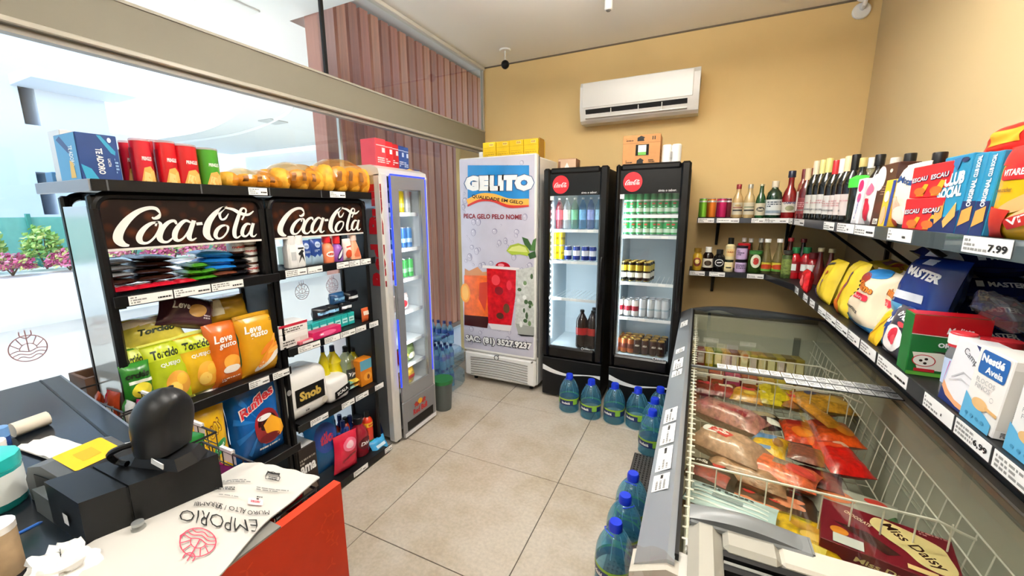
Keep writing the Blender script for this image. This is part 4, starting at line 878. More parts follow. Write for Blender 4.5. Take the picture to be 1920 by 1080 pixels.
# bags of bread rolls
for k, (u0, u1, vt, vb, nm, sd) in enumerate(((420, 540, 318, 355, 'flat bag of yellow bread rolls next to the green crisps tube', 3), (520, 610, 306, 358, 'bag of yellow bread rolls in the middle of the three', 7), (604, 700, 304, 366, 'plump bag of yellow bread rolls at the right end of the top shelf', 11))):
    yc, zb, w_, h_ = fit(u0, u1, vt, vb, x=-1.95); t = thing('bread_bag', nm, 'bread', (-2.02, yc, ZT), RZL, group='bags of bread on the top shelf')
    br = M('#e2a22c', .6, var=.25, scale=25, bump=.1); rr = random.Random(sd)
    nb = [4, 3, 4][k]
    for i in range(nb):
        for j in range(2):
            cx = -w_*.36+w_*.72*i/(nb-1); r = w_*.5/nb*1.15; hh = max(.05, h_*.82)
            MB().lathe([(.004, 0)]+[(r*math.sin(PI*q/8)**.7, hh*.5-hh*.5*math.cos(PI*q/8)) for q in range(1, 8)]+[(.004, hh)], br, 10).build('bread_roll', t, (cx+rr.uniform(-.01, .01), -.04+.1*j, .003+.006*rr.random()))
    def pb(a, c, sd=sd, w_=w_, h_=h_):
        u = a-.5; v = c*2*PI; rx = .115*(1-(2*abs(u))**4)**.5+.004; rz = (h_*.52)*(1-(2*abs(u))**3)**.5+.004
        nzz = .008*noise.noise(Vector((a*7, math.cos(v)*3, sd+math.sin(v)*3)))
        return Vector((w_*1.02*u, .01-(rx+nzz)*math.cos(v), max(.0015, rz+.002+(rz+nzz)*math.sin(v))))
    MB().grid(pb, 22, 18, GLASS('#fff3d6', gloss=1., rough=.08, haze=.22, hazec='#f2b94a', ior=1.6)).build('wrapper', t)
    f = lambda x, y: pb(.5+x, (y)/(2*PI))+Vector((0, -.003, .002))
    for i in range(3 if k < 2 else 4):
        pr_ = MB(); ink(pr_, RECT(-.28+.2*i, -.2+.2*i, -.3, .25) if i < 3 else RECT(.38, .45, -.5, .5), f, M('#8a5a2c', .5), .05); pr_.build('wrapper_print', t)
# ---------------------------------------------------------------- chocolate shelf (near rack, z 1.35)
def mbag(lb, name, cat, u0, u1, vt, vb, d_, m, items=(), x=XP-.01, seed=1, rz=RZL, rx=0., ry=0., dz=0., dx=0., crimp=None, group=None, zb0=None, **k):
    yc, zb, w_, h_ = fit(u0, u1, vt, vb, x=x)
    if zb0 is not None: h_ = (P((u0+u1)/2, vt, x=x).z-zb0)*.93
    o = bag(name, w_, h_, d_, m, items, seed, crimp=crimp, **k)
    return lay(o, lb, cat, (x+dx-d_*.4, yc, (zb0 if zb0 is not None else zb)+dz), rz, rx, ry, group)
Z1 = 1.353
def flat(lb, name, w_, h_, d_, m, loc, rz=RZL, items=(), seed=1, tilt=.0, roll=0., group='chocolate and candy packets', cat='packet'):
    """a packet lying on its back"""
    o = bag(name, w_, h_, d_, m, items, seed, nx=8, ny=8); return lay(o, lb, cat, (loc[0]+h_/2, loc[1], loc[2]+d_/2+.002), rz, -PI/2+tilt, roll, group)
redm, brnm, grnm, blum, blkm, slvm = M('#c3182c', .25, var=.15, scale=30), M('#3a211a', .25, var=.35, scale=35), M('#3f7d1e', .25, var=.25, scale=30), M('#1f74c0', .22, var=.2, scale=25), M('#17171a', .2, var=.5, scale=40), M('#c9ccd0', .2, .5, var=.3, scale=40)
band = lambda c: [(RECT(-.3, .3, .35, .6), M(c, .35))]
for i, (y, m, c, nm) in enumerate(((.735, redm, '#e8b0b4', 'red'), (.80, redm, '#f0d0d0', 'crimson'), (.865, redm, '#e8b0b4', 'scarlet'), (.935, redm, '#f0d0d0', 'rose red'))):
    flat('%s candy packet at the front edge under the chocolate stack' % nm, 'candy_packet', .08, .13, .022, m, (-2.0, y, Z1), items=band(c), seed=i)
for i, nm in enumerate(('bottom', 'second', 'third', 'top')):
    flat('dark brown chocolate bar, %s of its stack' % nm, 'chocolate_bar', .15, .16, .026, brnm, (-2.06, .86, Z1+.024+i*.027), items=band('#8a6a55'), seed=10+i, roll=.03*i)
    flat('silver wrapped chocolate bar, %s of its stack' % nm, 'chocolate_bar', .11, .16, .026, slvm if i else brnm, (-2.06, .733, Z1+.024+i*.027), items=band('#3a3a3e'), seed=20+i)
for i, (y, z, nm) in enumerate(((.985, 0, 'lower left'), (1.03, 0, 'lower right'), (.98, .028, 'middle left'), (1.035, .028, 'middle right'), (1.0, .056, 'top'))):
    flat('green candy packet, %s of the green heap' % nm, 'candy_packet', .075, .14, .028, grnm, (-2.02, y, Z1+z), items=band('#8fc23a'), seed=30+i, roll=.08*(i % 3-1))
for i, (y, z, nm, m) in enumerate(((1.10, 0, 'bottom', M('#5a3020', .3, var=.3, scale=30)), (1.10, .03, 'second', blum), (1.10, .06, 'third', blum), (1.085, .095, 'top', M('#2f93d6', .25, var=.2, scale=20)))):
    flat('%s packet of the blue biscuit pile' % nm, 'biscuit_packet', .16, .12, .034, m, (-2.03, y, Z1+z), items=band('#cfe4f4'), seed=40+i, roll=.04*i)
for i, (y, z) in enumerate(((1.19, 0), (1.2, .027), (1.19, .054), (1.205, .081))):
    flat('black and silver chocolate packet, %s of the pile by the jar' % ['bottom', 'second', 'third', 'top'][i], 'chocolate_bar', .12, .13, .028, blkm, (-2.03, y, Z1+z), items=band('#d8d8d8'), seed=50+i, roll=.05*(i-1))
def jar(lb, y, z, r=.036, h=.085):
    o = bottle('spread_jar', r, h, [(.9, 0), (1, .06), (1, .62), (.9, .74)], M('#4a2415', .25), '#f1f0ee', .72, 1.02, (.12, .58, WHITE), [(T('nutella', 0, .55, .9, .34, .03), M('#b8202a', .5))]); lay(o, lb, 'jar', (-2.0, y, z), PI/2, group='spread jars')
jar('white-capped chocolate spread jar on the near rack, lower one', 1.245, Z1); jar('white-capped chocolate spread jar on the near rack, upper one', 1.245, Z1+.0865); jar('white-capped chocolate spread jar set back to the left', 1.185, Z1+.11)
# ---------------------------------------------------------------- crisps shelf (near rack, z .86)
Z2 = .864; yg = M('#c9c220', .22, var=.2, scale=14); tor = M('#2c5a1c', .4)
def torc(lb, u0, u1, vt, vb, x, sd, base, low, rz=RZL, rx=-.15):
    return mbag(lb, 'crisps_bag', 'crisps bag', u0, u1, vt, vb, .09, base, [(RECT(-.48, .48, .72, .93), M('#b9c81e', .3)), (T('Torcido', .0, .8, .62, .13, .04, .2), M('#1d2a14', .4)), (T('QUEIJO', .05, .62, .5, .07, .02), WHITE), (ELL(.12, .3, .3, .2), low), (ELL(.02, .24, .16, .1), M('#f0c860', .35)), (ELL(.22, .36, .13, .09), M('#e0b03c', .35))], x, sd, rz, rx, zb0=Z2, crimp=M('#d8dc6a', .3), group='twisted crisps bags')
torc('green-yellow crisps bag leaning at the left end of the crisps shelf', 234, 300, 640, 745, XP-.03, 61, M('#4f8a28', .22, var=.3, scale=12), M('#d8b838', .35))
torc('yellow-green crisps bag second from the left post', 282, 372, 630, 722, XP, 62, M('#a8b81e', .22, var=.25, scale=12), M('#d89a3a', .35), rx=-.2)
torc('yellow crisps bag beside the orange one', 340, 425, 615, 705, XP-.01, 63, M('#d0a81c', .22, var=.2, scale=12), M('#e0a030', .35))
mbag('yellow and white crisps bag lying on top of the yellow bags', 'crisps_bag', 'crisps bag', 236, 365, 590, 650, .1, M('#d3c64e', .22, var=.3, scale=14), [(T('Torcido', .0, .4, .6, .2, .05, .2), M('#2a3a18', .4)), (RECT(-.45, .4, .62, .85), M('#eee9d6', .3))], XP-.06, 64, RZL, -.5, group='twisted crisps bags')
mbag('low green crisps bag at the front left of the shelf', 'crisps_bag', 'crisps bag', 240, 300, 680, 752, .07, M('#2f7a2a', .22, var=.3, scale=12), [(T('orcido', -.05, .72, .8, .16, .05, .2), M('#12200e', .4)), (ELL(0, .3, .35, .2), M('#e0d23a', .35)), (RECT(-.4, .4, .5, .58), M('#dfe6da', .3))], XP+.025, 65, RZL, -.05, group='twisted crisps bags')
mbag('brown-purple snack bag lying tilted on top of the crisps bags', 'snack_bag', 'snack bag', 296, 412, 556, 618, .1, M('#4a2a34', .2, var=.25, scale=12), [(T('Leve', -.22, .62, .3, .22, .02, .2), WHITE), (ELL(.08, .5, .16, .2), M('#d0a050', .4)), (barcode(.2, .4, .25, .4, 5, 2), M('#d8d0d2', .5))], XP-.05, 66, RZL, -.3, .35)
mbag('dull gold snack bag lying at the back by the inner post', 'snack_bag', 'snack bag', 398, 478, 556, 604, .09, M('#b08a1e', .25, var=.2, scale=14), [(RECT(-.45, -.2, .3, .9), M('#d8d2b8', .4))], XP-.08, 67, RZL, -.3)
mbag('orange snack bag standing between the yellow bags', 'snack_bag', 'snack bag', 400, 462, 596, 688, .08, M('#c8621a', .22, var=.2, scale=14), [(T('Leve', -.05, .76, .6, .12, .02, .2), WHITE), (T('gusto', .05, .64, .6, .1, .02, .2), WHITE), (ELL(.1, .36, .28, .12), M('#e8a03a', .35)), (ELL(.05, .26, .3, .06), M('#eee6da', .35)), (barcode(-.3, .3, .08, .14, 3, 2), M('#eedcc8', .5))], XP+.0, 68, RZL, -.08, zb0=Z2)
mbag('dark green snack bag edge showing behind the golden bag', 'snack_bag', 'snack bag', 440, 480, 598, 684, .05, M('#1d4a2a', .25), [], XP-.03, 69, RZL, -.05, zb0=Z2)
mbag('golden snack bag with a picture of chips standing by the inner post', 'snack_bag', 'snack bag', 458, 534, 578, 684, .085, M('#d0981e', .2, var=.12, scale=10), [(T('Leve', -.18, .77, .42, .12, .03, .15), WHITE), (T('gusto', -.05, .66, .5, .12, .03, .15), WHITE), (barcode(.26, .46, .84, .9, 3, 2), M('#5a4a1c', .5)), (ELL(.12, .22, .4, .07, ang=.35), M('#efe8dc', .35)), (ELL(.12, .30, .34, .07, ang=.5), M('#e08a2a', .35)), (ELL(.2, .4, .28, .045, ang=.9), M('#e89a3a', .35)), (ELL(.1, .42, .22, .045, ang=.4), M('#d87a22', .35)), (ELL(.3, .36, .2, .035, ang=.2), M('#eeb050', .35))], XP+.005, 70, RZL, -.06, zb0=Z2, crimp=M('#c08c1a', .3))
# ---------------------------------------------------------------- large bags low on the near rack
Z3 = .432
mo_a = [(T('Ruffles', -.03, .69, .74, .13, .06, .1, .25), M('#f0e6e4', .4)), (T('Ruffles', -.03, .69, .7, .11, .035, .1, .25), M('#c4202c', .4)), (ELL(.1, .37, .27, .21), M('#8a1420', .35)), (ELL(.1, .42, .2, .1), M('#2a0608', .4)), (ELL(.06, .485, .15, .033), WHITE), (POLY([(.0, .4), (.2, .48), (.42, .36), (.44, .25), (.3, .2), (.05, .29)]), M('#eaa524', .35)), (ELL(.1, .23, .2, .05), M('#6a0f18', .4)), (barcode(-.1, .3, .11, .15, 4, 1), WHITE)]
mo_b = [(POLY([(-.02+.06*math.cos(a_), .45+.05*math.sin(a_)), (.48*math.cos(a_-.09), .45+.42*math.sin(a_-.09)), (.48*math.cos(a_+.09), .45+.42*math.sin(a_+.09))]), M('#1d6fbc', .25)) for a_ in (2.3, 2.9, 3.5, 4.1, 4.7, 5.3)]
mo = mo_b+mo_a
mbag('large blue crisps bag with a red open mouth, low on the near rack', 'crisps_bag', 'crisps bag', 444, 548, 690, 846, .12, M('#14559a', .18, var=.3, scale=9), mo, XP+.02, 71, RZL, -.1, zb0=Z3, crimp=M('#1b64ae', .25))
mbag('blue crisps bag lying folded at the left of the large blue one', 'crisps_bag', 'crisps bag', 345, 470, 712, 770, .14, M('#1a5fa8', .18, var=.35, scale=10), [(ELL(-.15, .5, .2, .22), M('#5a3a3a', .4)), (ELL(-.15, .5, .12, .12), M('#d8d4d2', .4)), (RECT(-.4, .45, .1, .2), M('#cfd6dd', .3))], XP-.02, 72, RZL, -.35)
mbag('dark blue crisps bag under the folded one', 'crisps_bag', 'crisps bag', 345, 450, 745, 850, .12, M('#123a72', .2, var=.3, scale=10), [(T('Ruffles', 0, .7, .6, .14, .05), M('#c9d4e2', .4))], XP-.04, 73, RZL, -.1, zb0=Z3)
mbag('yellow corn snack bag in front of the blue bags', 'snack_bag', 'snack bag', 362, 442, 758, 856, .07, M('#d8a818', .2, var=.15, scale=12), [(T('DANGOS', -.05, .66, .7, .2, .05, .2, .35), M('#6a3212', .4)), (T('DANGOS', -.05, .66, .66, .17, .02, .2, .35), M('#e8c22a', .4)), (ELL(.18, .45, .2, .08, ang=.4), M('#2a8a4a', .4)), (T('Soma', .18, .45, .24, .06, .02, .2, .4), WHITE), (ELL(.05, .2, .3, .08, ang=.3), M('#e8c04a', .35))], XP+.03, 74, RZL, -.05, zb0=Z3+.03)
# ---------------------------------------------------------------- toiletries (far rack, z 1.36)
ZA, ZB_, ZC_, ZD = 1.364, .949, .517, .054; XA = XP-.005
def mbot(lb, cat, name, u0, u1, vt, vb, prof, body, x=XA, zb0=None, sq=None, group=None, **k):
    yc, zb, w_, h_ = fit(u0, u1, vt, vb, x=x)
    if zb0 is not None: h_ = P((u0+u1)/2, vt, x=x).z-zb0
    o = bottle(name, w_/2, h_, prof, body, sq=sq, **k); return lay(o, lb, cat, (x-w_*.45, yc, zb0 if zb0 is not None else zb), PI/2, group=group)
deo = [(.9, 0), (1, .05), (1, .62), (.86, .7), (.8, .78)]
mbot('white roll-on deodorant at the left of the toiletries shelf', 'deodorant', 'deodorant', 543, 562, 442, 500, deo, M('#e9eaea', .3), zb0=ZA, cap='#dfe1e2', capz=.72, capr=.95, items=[(RECT(-.35, .35, .25, .5), M('#b9bdc0', .4))], sq=4)
mbot('white deodorant with black leaf print beside it', 'deodorant', 'deodorant', 556, 577, 441, 498, deo, M('#f0f0ef', .3), zb0=ZA, cap='#ececec', capz=.72, capr=.95, items=[(POLY([(-.3, .1), (0, .35), (.3, .12), (.1, .45), (.35, .5), (0, .55), (-.35, .4), (-.1, .38)]), INK), (STROKE([(-.3, .6), (.3, .6)], .05), INK)], sq=4)
for k, (u0, u1) in enumerate(((567, 589), (587, 611))):
    yc, zb, w_, h_ = fit(u0, u1, 444, 492, x=XA)
    o = bag('cream_tube', w_, h_, .035, M('#1d3f86', .3), [(POLY([(-.5, .0), (.5, .0), (.5, .3), (.3, .42), (.1, .3), (-.1, .42), (-.3, .3), (-.5, .4)]), M('#9db8cc', .4)), (ELL(0, .78, .22, .12), M('#b8c8e2', .4)), (T('NIVEA', 0, .78, .32, .07, .02), M('#17326e', .4)), (barcode(-.3, .3, .5, .6, k, 2), M('#b8c8e2', .5))], 80+k, nx=8, ny=8, wr=.02)
    lay(o, '%s dark blue cream tube standing on its head' % ['left', 'right'][k], 'tube', (XA-.02, yc, ZA), RZL, group='cream tubes')
pump = [(.95, 0), (1, .05), (1, .5), (.7, .62), (.45, .68), (.45, .74)]
mbot('orange bottle with bright red cap on the toiletries shelf', 'bottle', 'lotion_bottle', 612, 632, 438, 490, pump, M('#e8825a', .3), zb0=ZA, cap='#d8202a', capz=.7, capr=.62, items=[(ELL(0, .3, .4, .1), WHITE), (ELL(0, .3, .3, .05), M('#c0482a', .4))])
mbot('purple bottle with red cap on the toiletries shelf', 'bottle', 'lotion_bottle', 631, 648, 442, 487, pump, M('#8a4fa8', .3), zb0=ZA, cap='#d8202a', capz=.7, capr=.62, items=[(ELL(0, .3, .4, .14, ang=.6), M('#2a1a4a', .4)), (ELL(0, .3, .3, .07, ang=.6), WHITE)])
yc, zb, w_, h_ = fit(648, 663, 444, 484, x=XA); o = bag('baby_powder', w_, h_, .04, M('#f0e2d8', .4), [(ELL(0, .3, .4, .2), M('#d8502a', .4)), (STROKE([(-.3, .62), (.3, .66)], .06), M('#d0402a', .4))], 83, nx=8, ny=8, wr=.02); lay(o, 'white pouch with red print near the right end of the toiletries', 'pouch', (XA-.02, yc, ZA), RZL)
mbot('peach triangular bottle at the right end of the toiletries', 'bottle', 'lotion_bottle', 661, 680, 440, 482, [(1, 0), (1, .1), (.75, .45), (.5, .7), (.42, .78)], M('#eea27e', .35), zb0=ZA, cap='#f0d8cc', capz=.76, capr=.6, items=[(POLY([(-.4, .1), (.4, .1), (0, .5)]), M('#d8704a', .4))], sq=4)
for k, u in enumerate((585, 594, 603, 612, 622, 632)):
    yc, zb, w_, h_ = fit(u-4.5, u+4.5, 437, 478, x=XP-.11); o = bottle('lotion_bottle', w_/2, h_, pump, M('#e06a86' if k % 2 else '#cf4a5e', .35), '#f2c2c8' if k % 2 else '#d8303c', .7, .7); lay(o, 'pink bottle in the back row of toiletries, %s from the left' % ORD[k], 'bottle', (XP-.12, yc, ZA), PI/2, group='pink bottles in the back row')
o = carton('display_box', .09, .12, .1, M('#d8ead0', .4), [(RECT(-.04, .04, .06, .09), M('#6fb07a', .4))]); lay(o, 'pale green carton behind the white deodorants', 'box', (XP-.1, 1.53, ZA), RZL)
# ---------------------------------------------------------------- soaps (z .95)
o = carton('tissue_pack', .17, .12, .075, M('#e9e6e2', .45), [(RECT(-.08, .08, .01, .045), M('#d9d5cf', .5)), (barcode(-.07, .0, .012, .04, 4, 2), M('#55504c', .5)), (RECT(.03, .075, .012, .04), M('#c8c2bb', .5))]); lay(o, 'white boxed pack under the red-lidded one at the left of the soaps', 'box', (XP+.0, 1.375, ZB_), RZL)
o = carton('tissue_pack', .17, .12, .05, M('#efece8', .45), [(RECT(-.085, .085, .036, .05), M('#b8243a', .4)), (barcode(-.06, .06, .006, .03, 8, 2), M('#6a6460', .5))]); lay(o, 'white boxed pack with a red top stripe', 'box', (XP+.0, 1.375, ZB_+.0765), RZL)
sk = Row(lambda: carton('soap_box', .052, .075, .075, M('#22a8a6', .35, var=.1, scale=20), [(RECT(-.02, .02, .02, .05), M('#bfeeea', .4)), (STROKE([(-.015, .035), (.015, .035)], .006), M('#0f6a70', .4))]))
for k in range(7): sk.put((XP-.055-.01*k*0, 1.50+.054*k, ZB_), 'turquoise soap box, %s from the left in its row' % ORD[k], 'soap', 'turquoise soap boxes', rz=RZL)
o = carton('soap_pack', .2, .06, .045, M('#c81e5e', .35, var=.12, scale=20), [(ELL(0, .022, .06, .014), M('#e86a98', .4)), (barcode(-.05, .05, .015, .03, 2, 1), WHITE)]); lay(o, 'bright pink soap pack in front of the turquoise boxes', 'soap', (XP+.022, 1.57, ZB_), RZL)
o = carton('soap_pack', .18, .05, .02, M('#c9606e', .4), [(RECT(-.07, .07, .004, .016), M('#efdada', .4))]); lay(o, 'flat pink and white packet beside the bright pink soap', 'soap', (XP+.02, 1.435+.04, ZB_), RZL)
o = bag('razor_pack', .06, .09, .03, M('#c8582a', .35), [(RECT(-.4, .4, .5, .8), M('#e9d8c8', .4))], 88, nx=6, ny=6); lay(o, 'small orange packet at the right end of the turquoise boxes', 'packet', (XP-.02, 1.905, ZB_), RZL)
for k, (y, z, m, nm) in enumerate(((1.70, .078, M('#15161c', .3, var=.5, scale=30), 'left lower'), (1.80, .078, M('#161a24', .3, var=.5, scale=30), 'right lower'), (1.75, .14, M('#24507e', .3, var=.4, scale=25), 'top left'), (1.86, .13, M('#101218', .3, var=.6, scale=30), 'top right'), (1.62, .078, M('#23252c', .3, var=.5, scale=30), 'far left'))):
    o = bag('pad_packet', .11, .075, .07, m, [(RECT(-.4, .4, .4, .62), M('#7fb4d8' if k % 2 == 0 else '#d8dce2', .4))], 90+k, nx=8, ny=8); lay(o, 'dark packet on the turquoise soaps, %s of the heap' % nm, 'packet', (XP-.09, y, ZB_+z), RZL, group='dark packets on the soaps')
# ---------------------------------------------------------------- paper and detergents (z .52)
XC = XP+.005
o = None
yc, zb, w_, h_ = fit(538, 626, 690, 778, x=XC)
t = thing('toilet_paper_pack', 'large white pack of toilet paper with a black label', 'toilet paper', (XC-.12, yc, ZC_), RZL)
def tp(parent, w_, d_, h_, sd):
    mb = MB(); sgn = lambda v: (v > 0)-(v < 0)
    def f(a, c):
        v = c*2*PI; u = (a-.5)*PI; cx, sx = math.cos(u), math.sin(u); q = .35
        se = lambda t_: sgn(t_)*abs(t_)**q
        nz_ = 1+.03*noise.noise(Vector((a*5, math.cos(v)*2+sd, math.sin(v)*2)))
        return Vector((w_/2*abs(cx)**q*se(math.cos(v))*nz_, d_/2*abs(cx)**q*se(math.sin(v))*nz_, h_/2+h_/2*se(sx)*nz_))
    mb.grid(f, 18, 32, M('#eeedeb', .35, bump=.15, scale=18, coat=.3)); return mb.build('wrapped_rolls', parent, smooth=60)
tp(t, w_, .22, h_, 1)
prints('label', t, plane((0, -.112, 0), (1, 0, 0), (0, 0, 1)), [(RECT(-.28*w_, .36*w_, .3*h_, .68*h_), BLACK), (T('Snob', .04*w_, .5*h_, .48*w_, .2*h_, .05), M('#c2a24a', .4)), (barcode(-.1*w_, .2*w_, .14*h_, .2*h_, 3, 1), M('#555555', .5)), (ELL(.34*w_, .22*h_, .07*w_, .07*h_), M('#c9c4b8', .5)), (ELL(-.4*w_, .7*h_, .045*w_, .06*h_), M('#8a8a88', .5))])
yc, zb, w_, h_ = fit(618, 660, 706, 752, x=XC)
t = thing('napkin_pack', 'smaller white paper pack with a black label beside it', 'paper pack', (XC-.1, yc, ZC_), RZL); tp(t, w_, .2, h_, 4)
prints('label', t, plane((0, -.102, 0), (1, 0, 0), (0, 0, 1)), [(POLY([(-.25*w_, .15*h_), (.45*w_, .3*h_), (.45*w_, .62*h_), (-.25*w_, .45*h_)]), BLACK), (T('SCALA', .1*w_, .38*h_, .5*w_, .14*h_, .03, 0, .2), WHITE)])
det = [(.85, 0), (1, .04), (1, .45), (.8, .58), (.95, .66), (.6, .78), (.35, .84), (.35, .88)]
for k, (u0, u1, vb, c, nm) in enumerate(((606, 624, 700, '#e6d40e', 'left'), (623, 648, 698, '#ead80f', 'right'))):
    mbot('%s yellow dish soap bottle on the paper shelf' % nm, 'bottle', 'dish_soap', u0, u1, 648, vb, det, M(c, .15, coat=.4), x=XP-.08, zb0=ZC_, cap='#1a2a52', capz=.87, capr=.3, items=[(T('Ypê', .0, .33, .75, .12, .04, .2), M('#3a2a12', .4))], group='yellow dish soap bottles')
mbot('clear dish soap bottle with dark label beside the yellow ones', 'bottle', 'dish_soap', 648, 674, 650, 698, det, GLASS('#dfe6d2', haze=.3, hazec='#c8cc9a'), x=XP-.07, zb0=ZC_, cap='#22242a', capz=.87, capr=.3, items=[(RECT(-.4, .4, .2, .48), M('#2a2c2e', .4)), (T('Ypê', .0, .34, .6, .11, .04, .2), WHITE)])
yc, zb, w_, h_ = fit(677, 702, 662, 710, x=XP-.02); o = carton('detergent_box', w_, .08, h_, M('#d8801c', .4, var=.1, scale=12), [(RECT(-.5*w_, .5*w_, .62*h_, h_), M('#5a9ab0', .4)), (ELL(0, .32*h_, .3*w_, .16*h_), M('#e8a03a', .4)), (ELL(.05*w_, .3*h_, .1*w_, .1*h_), M('#7a3a12', .4))]); lay(o, 'orange box with blue-green top at the right end of the paper shelf', 'box', (XP-.02, yc, ZC_), RZL)
for k, (y, z, c) in enumerate(((1.70, 0, '#b9a23a'), (1.77, 0, '#8aa8a0'), (1.84, 0, '#c08a3a'), (1.74, .03, '#5f8f7a'), (1.81, .03, '#d8b84a'))):
    flat('%s shiny sponge packet in the heap by the orange box' % ['mustard', 'grey-green', 'amber', 'sea green', 'straw yellow'][k], 'sponge_packet', .1, .12, .03, M(c, .18, var=.5, scale=40), (-2.0, y, ZC_+z), items=[(RECT(-.3, .3, .3, .6), M('#e9e9e2', .4))], seed=100+k, roll=.1*(k % 3-1), group='sponge packets')
mbot('big yellow dish soap bottle behind the clear one', 'bottle', 'dish_soap', 664, 684, 652, 700, det, M('#d8c820', .15, coat=.4), x=XP-.15, zb0=ZC_, cap='#22242a', capz=.87, capr=.3, items=[(T('Ypê', .0, .34, .6, .11, .04, .2), M('#3a2a12', .4))])
# ---------------------------------------------------------------- cleaning goods (bottom)
yc, zb, w_, h_ = fit(553, 583, 812, 876, x=XP-.0); o = carton('charcoal_box', .12, .2, .3, M('#2a211d', .5, var=.2, scale=15), [(T('ama', 0, .17, .1, .05, .04), WHITE), (POLY([(-.05, .02), (.05, .02), (.03, .1), (-.02, .12)]), M('#6a5a4c', .5)), (barcode(-.05, .05, .2, .24, 3, 2), M('#9a9288', .5))], top=[(RECT(-.055, .055, .01, .19), WHITE)]); lay(o, 'dark brown box with white top at the left of the bottom shelf', 'box', (XP+.0, 1.375, ZD), RZL)
mbag('clear blue bag of soap bars leaning on the bottom shelf', 'soap_bag', 'bag', 588, 650, 772, 836, .12, GLASS('#7fc4e2', gloss=1., haze=.55, hazec='#2f7fb8'), [(ELL(-.05, .6, .36, .26), M('#173a86', .35)), (T('tilo', -.05, .6, .44, .2, .05, .2), M('#b8243a', .4))], XP+.0, 110, RZL, -.15, zb0=ZD+.05)
blp = [(.9, 0), (1, .05), (1, .55), (.75, .7), (.4, .8), (.35, .86)]
for k, (dx, u) in enumerate(((-.0, 641), (0, 657), (-.08, 650), (-.08, 664), (-.15, 645))):
    yc, zb, w_, h_ = fit(u-8, u+8, 762, 838, x=XP+dx); o = bottle('softener_bottle', w_/2*.95, h_*.95, blp, M('#1c3a8a', .15, coat=.4), '#16307a', .84, .45, (.2, .48, M('#2f5fb8', .3))); lay(o, 'dark blue softener bottle, %s of the cluster on the bottom shelf' % ['front left', 'front right', 'middle left', 'middle right', 'rearmost'][k], 'bottle', (XP+dx-.02, yc, ZD), PI/2, group='blue softener bottles')
mbag('red refill pouch standing at the front of the bottom shelf', 'refill_pouch', 'pouch', 630, 676, 812, 872, .07, M('#c01c38', .15, var=.25, scale=12), [(ELL(.05, .7, .3, .18), M('#e06a86', .35)), (ELL(.05, .7, .18, .1), M('#efc6d0', .35)), (STROKE([(-.3, .3), (.3, .45)], .06), M('#8a1024', .4))], XP+.045, 112, RZL, -.1, .15, zb0=ZD+.01)
mbot('dark red detergent bottle with round label on the bottom shelf', 'bottle', 'detergent_bottle', 673, 700, 782, 848, blp, M('#8a1426', .18, coat=.3), x=XP+.01, zb0=ZD, cap='#1a1a1e', capz=.84, capr=.5, items=[(ELL(0, .35, .42, .16), M('#5a0c18', .4)), (T('Diva', 0, .35, .6, .1, .03, .2), WHITE)])
for k, (dx, u, dv) in enumerate(((-.02, 704, 0), (-.05, 688, -8), (-.09, 672, -14), (-.13, 657, -18))):
    yc, zb, w_, h_ = fit(u-8, u+8, 752, 828, x=XP-.03); o = bottle('cleaner_bottle', .036, .26, [(.9, 0), (1, .04), (1, .74), (.8, .8), (.4, .86)], M('#d03a1e', .2, coat=.3), '#181818', .84, .45, (.6, .72, M('#e8b82a', .35)), [(STROKE([(-.3, .5), (.3, .5)], .3), M('#c01c20', .4))])
    MB().lathe([(.0365, .02), (.0365, .06)], M('#2a8a3a', .3), 16, cap=False).build('base_band', o)
    lay(o, 'orange-red cleaner bottle with yellow band, %s from the front' % ORD[k], 'bottle', (XP-.03+dx, 1.885-.062*k, ZD), PI/2, group='orange-red cleaner bottles')
mbag('small light blue pouch at the foot of the far rack', 'wipes_pouch', 'pouch', 706, 735, 822, 850, .05, M('#3f9ad0', .25, var=.3, scale=20), [(RECT(-.3, .3, .4, .6), M('#d8ecf6', .4))], XP+.055, 113, RZL, -.5)
# ================================================================== counter
CZ = 1.0; cedge = lambda x: .594-(x+2.188)*.105
ct = thing('counter', 'shop counter with dark glossy top and orange end panel', 'counter', (0, 0, 0))
top = M('#151a21', .2, var=.12, scale=8, stretch=(.6, 4, 4)); org = M('#b82c05', .5, var=.05, scale=26)
MB().prism([(-2.33, -.75), (-.77, -.75), (-.77, cedge(-.77)), (-2.33, cedge(-2.33))], lambda x, y, k: (x, y, CZ-.04+k), top, .04).build('top', ct, smooth=0)
MB().bar((-2.33, cedge(-2.33)-.055, CZ+.0005), (-.77, cedge(-.77)-.055, CZ+.0005), .006, .002, BLACK).build('groove', ct, smooth=0)
MB().bar((-2.33, cedge(-2.33)+.002, CZ-.018), (-.77, cedge(-.77)+.002, CZ-.018), .006, .038, M('#8b9098', .3, .6)).build('edge_strip', ct, smooth=0)
MB().prism([(-2.28, -.7), (-.8, -.7), (-.8, .40), (-2.28, .50)], lambda x, y, k: (x, y, k), M('#23201f', .6), CZ-.045).build('base', ct, smooth=0)
ep = MB().box(-.768, -.745, -.75, .619, 0, 1.0, org).build('end_panel', ct, smooth=0)
fl_ = []; rr = random.Random(5)
for i in range(90):
    y, z = rr.uniform(-.1, .6), rr.uniform(.1, .97); a = rr.uniform(0, PI)
    for j in range(3): fl_.append((ELL(y+.008*math.cos(a+2.1*j), z+.008*math.sin(a+2.1*j), .008, .0025, 8, a+2.1*j), M('#c43a10', .5)))
prints('floral_pattern', ep, plane((-.745, 0, 0), (0, 1, 0), (0, 0, 1)), fl_, lift=0)
MB().box(-.80, -.745, -.75, .46, 1.0, 1.004, M('#9c9a94', .35, .6)).build('end_strip', ct, smooth=0)
MB().box(-.80, -.769, .44, .615, .93, .955, M('#9c9a94', .35, .6)).build('bracket', ct, smooth=0)
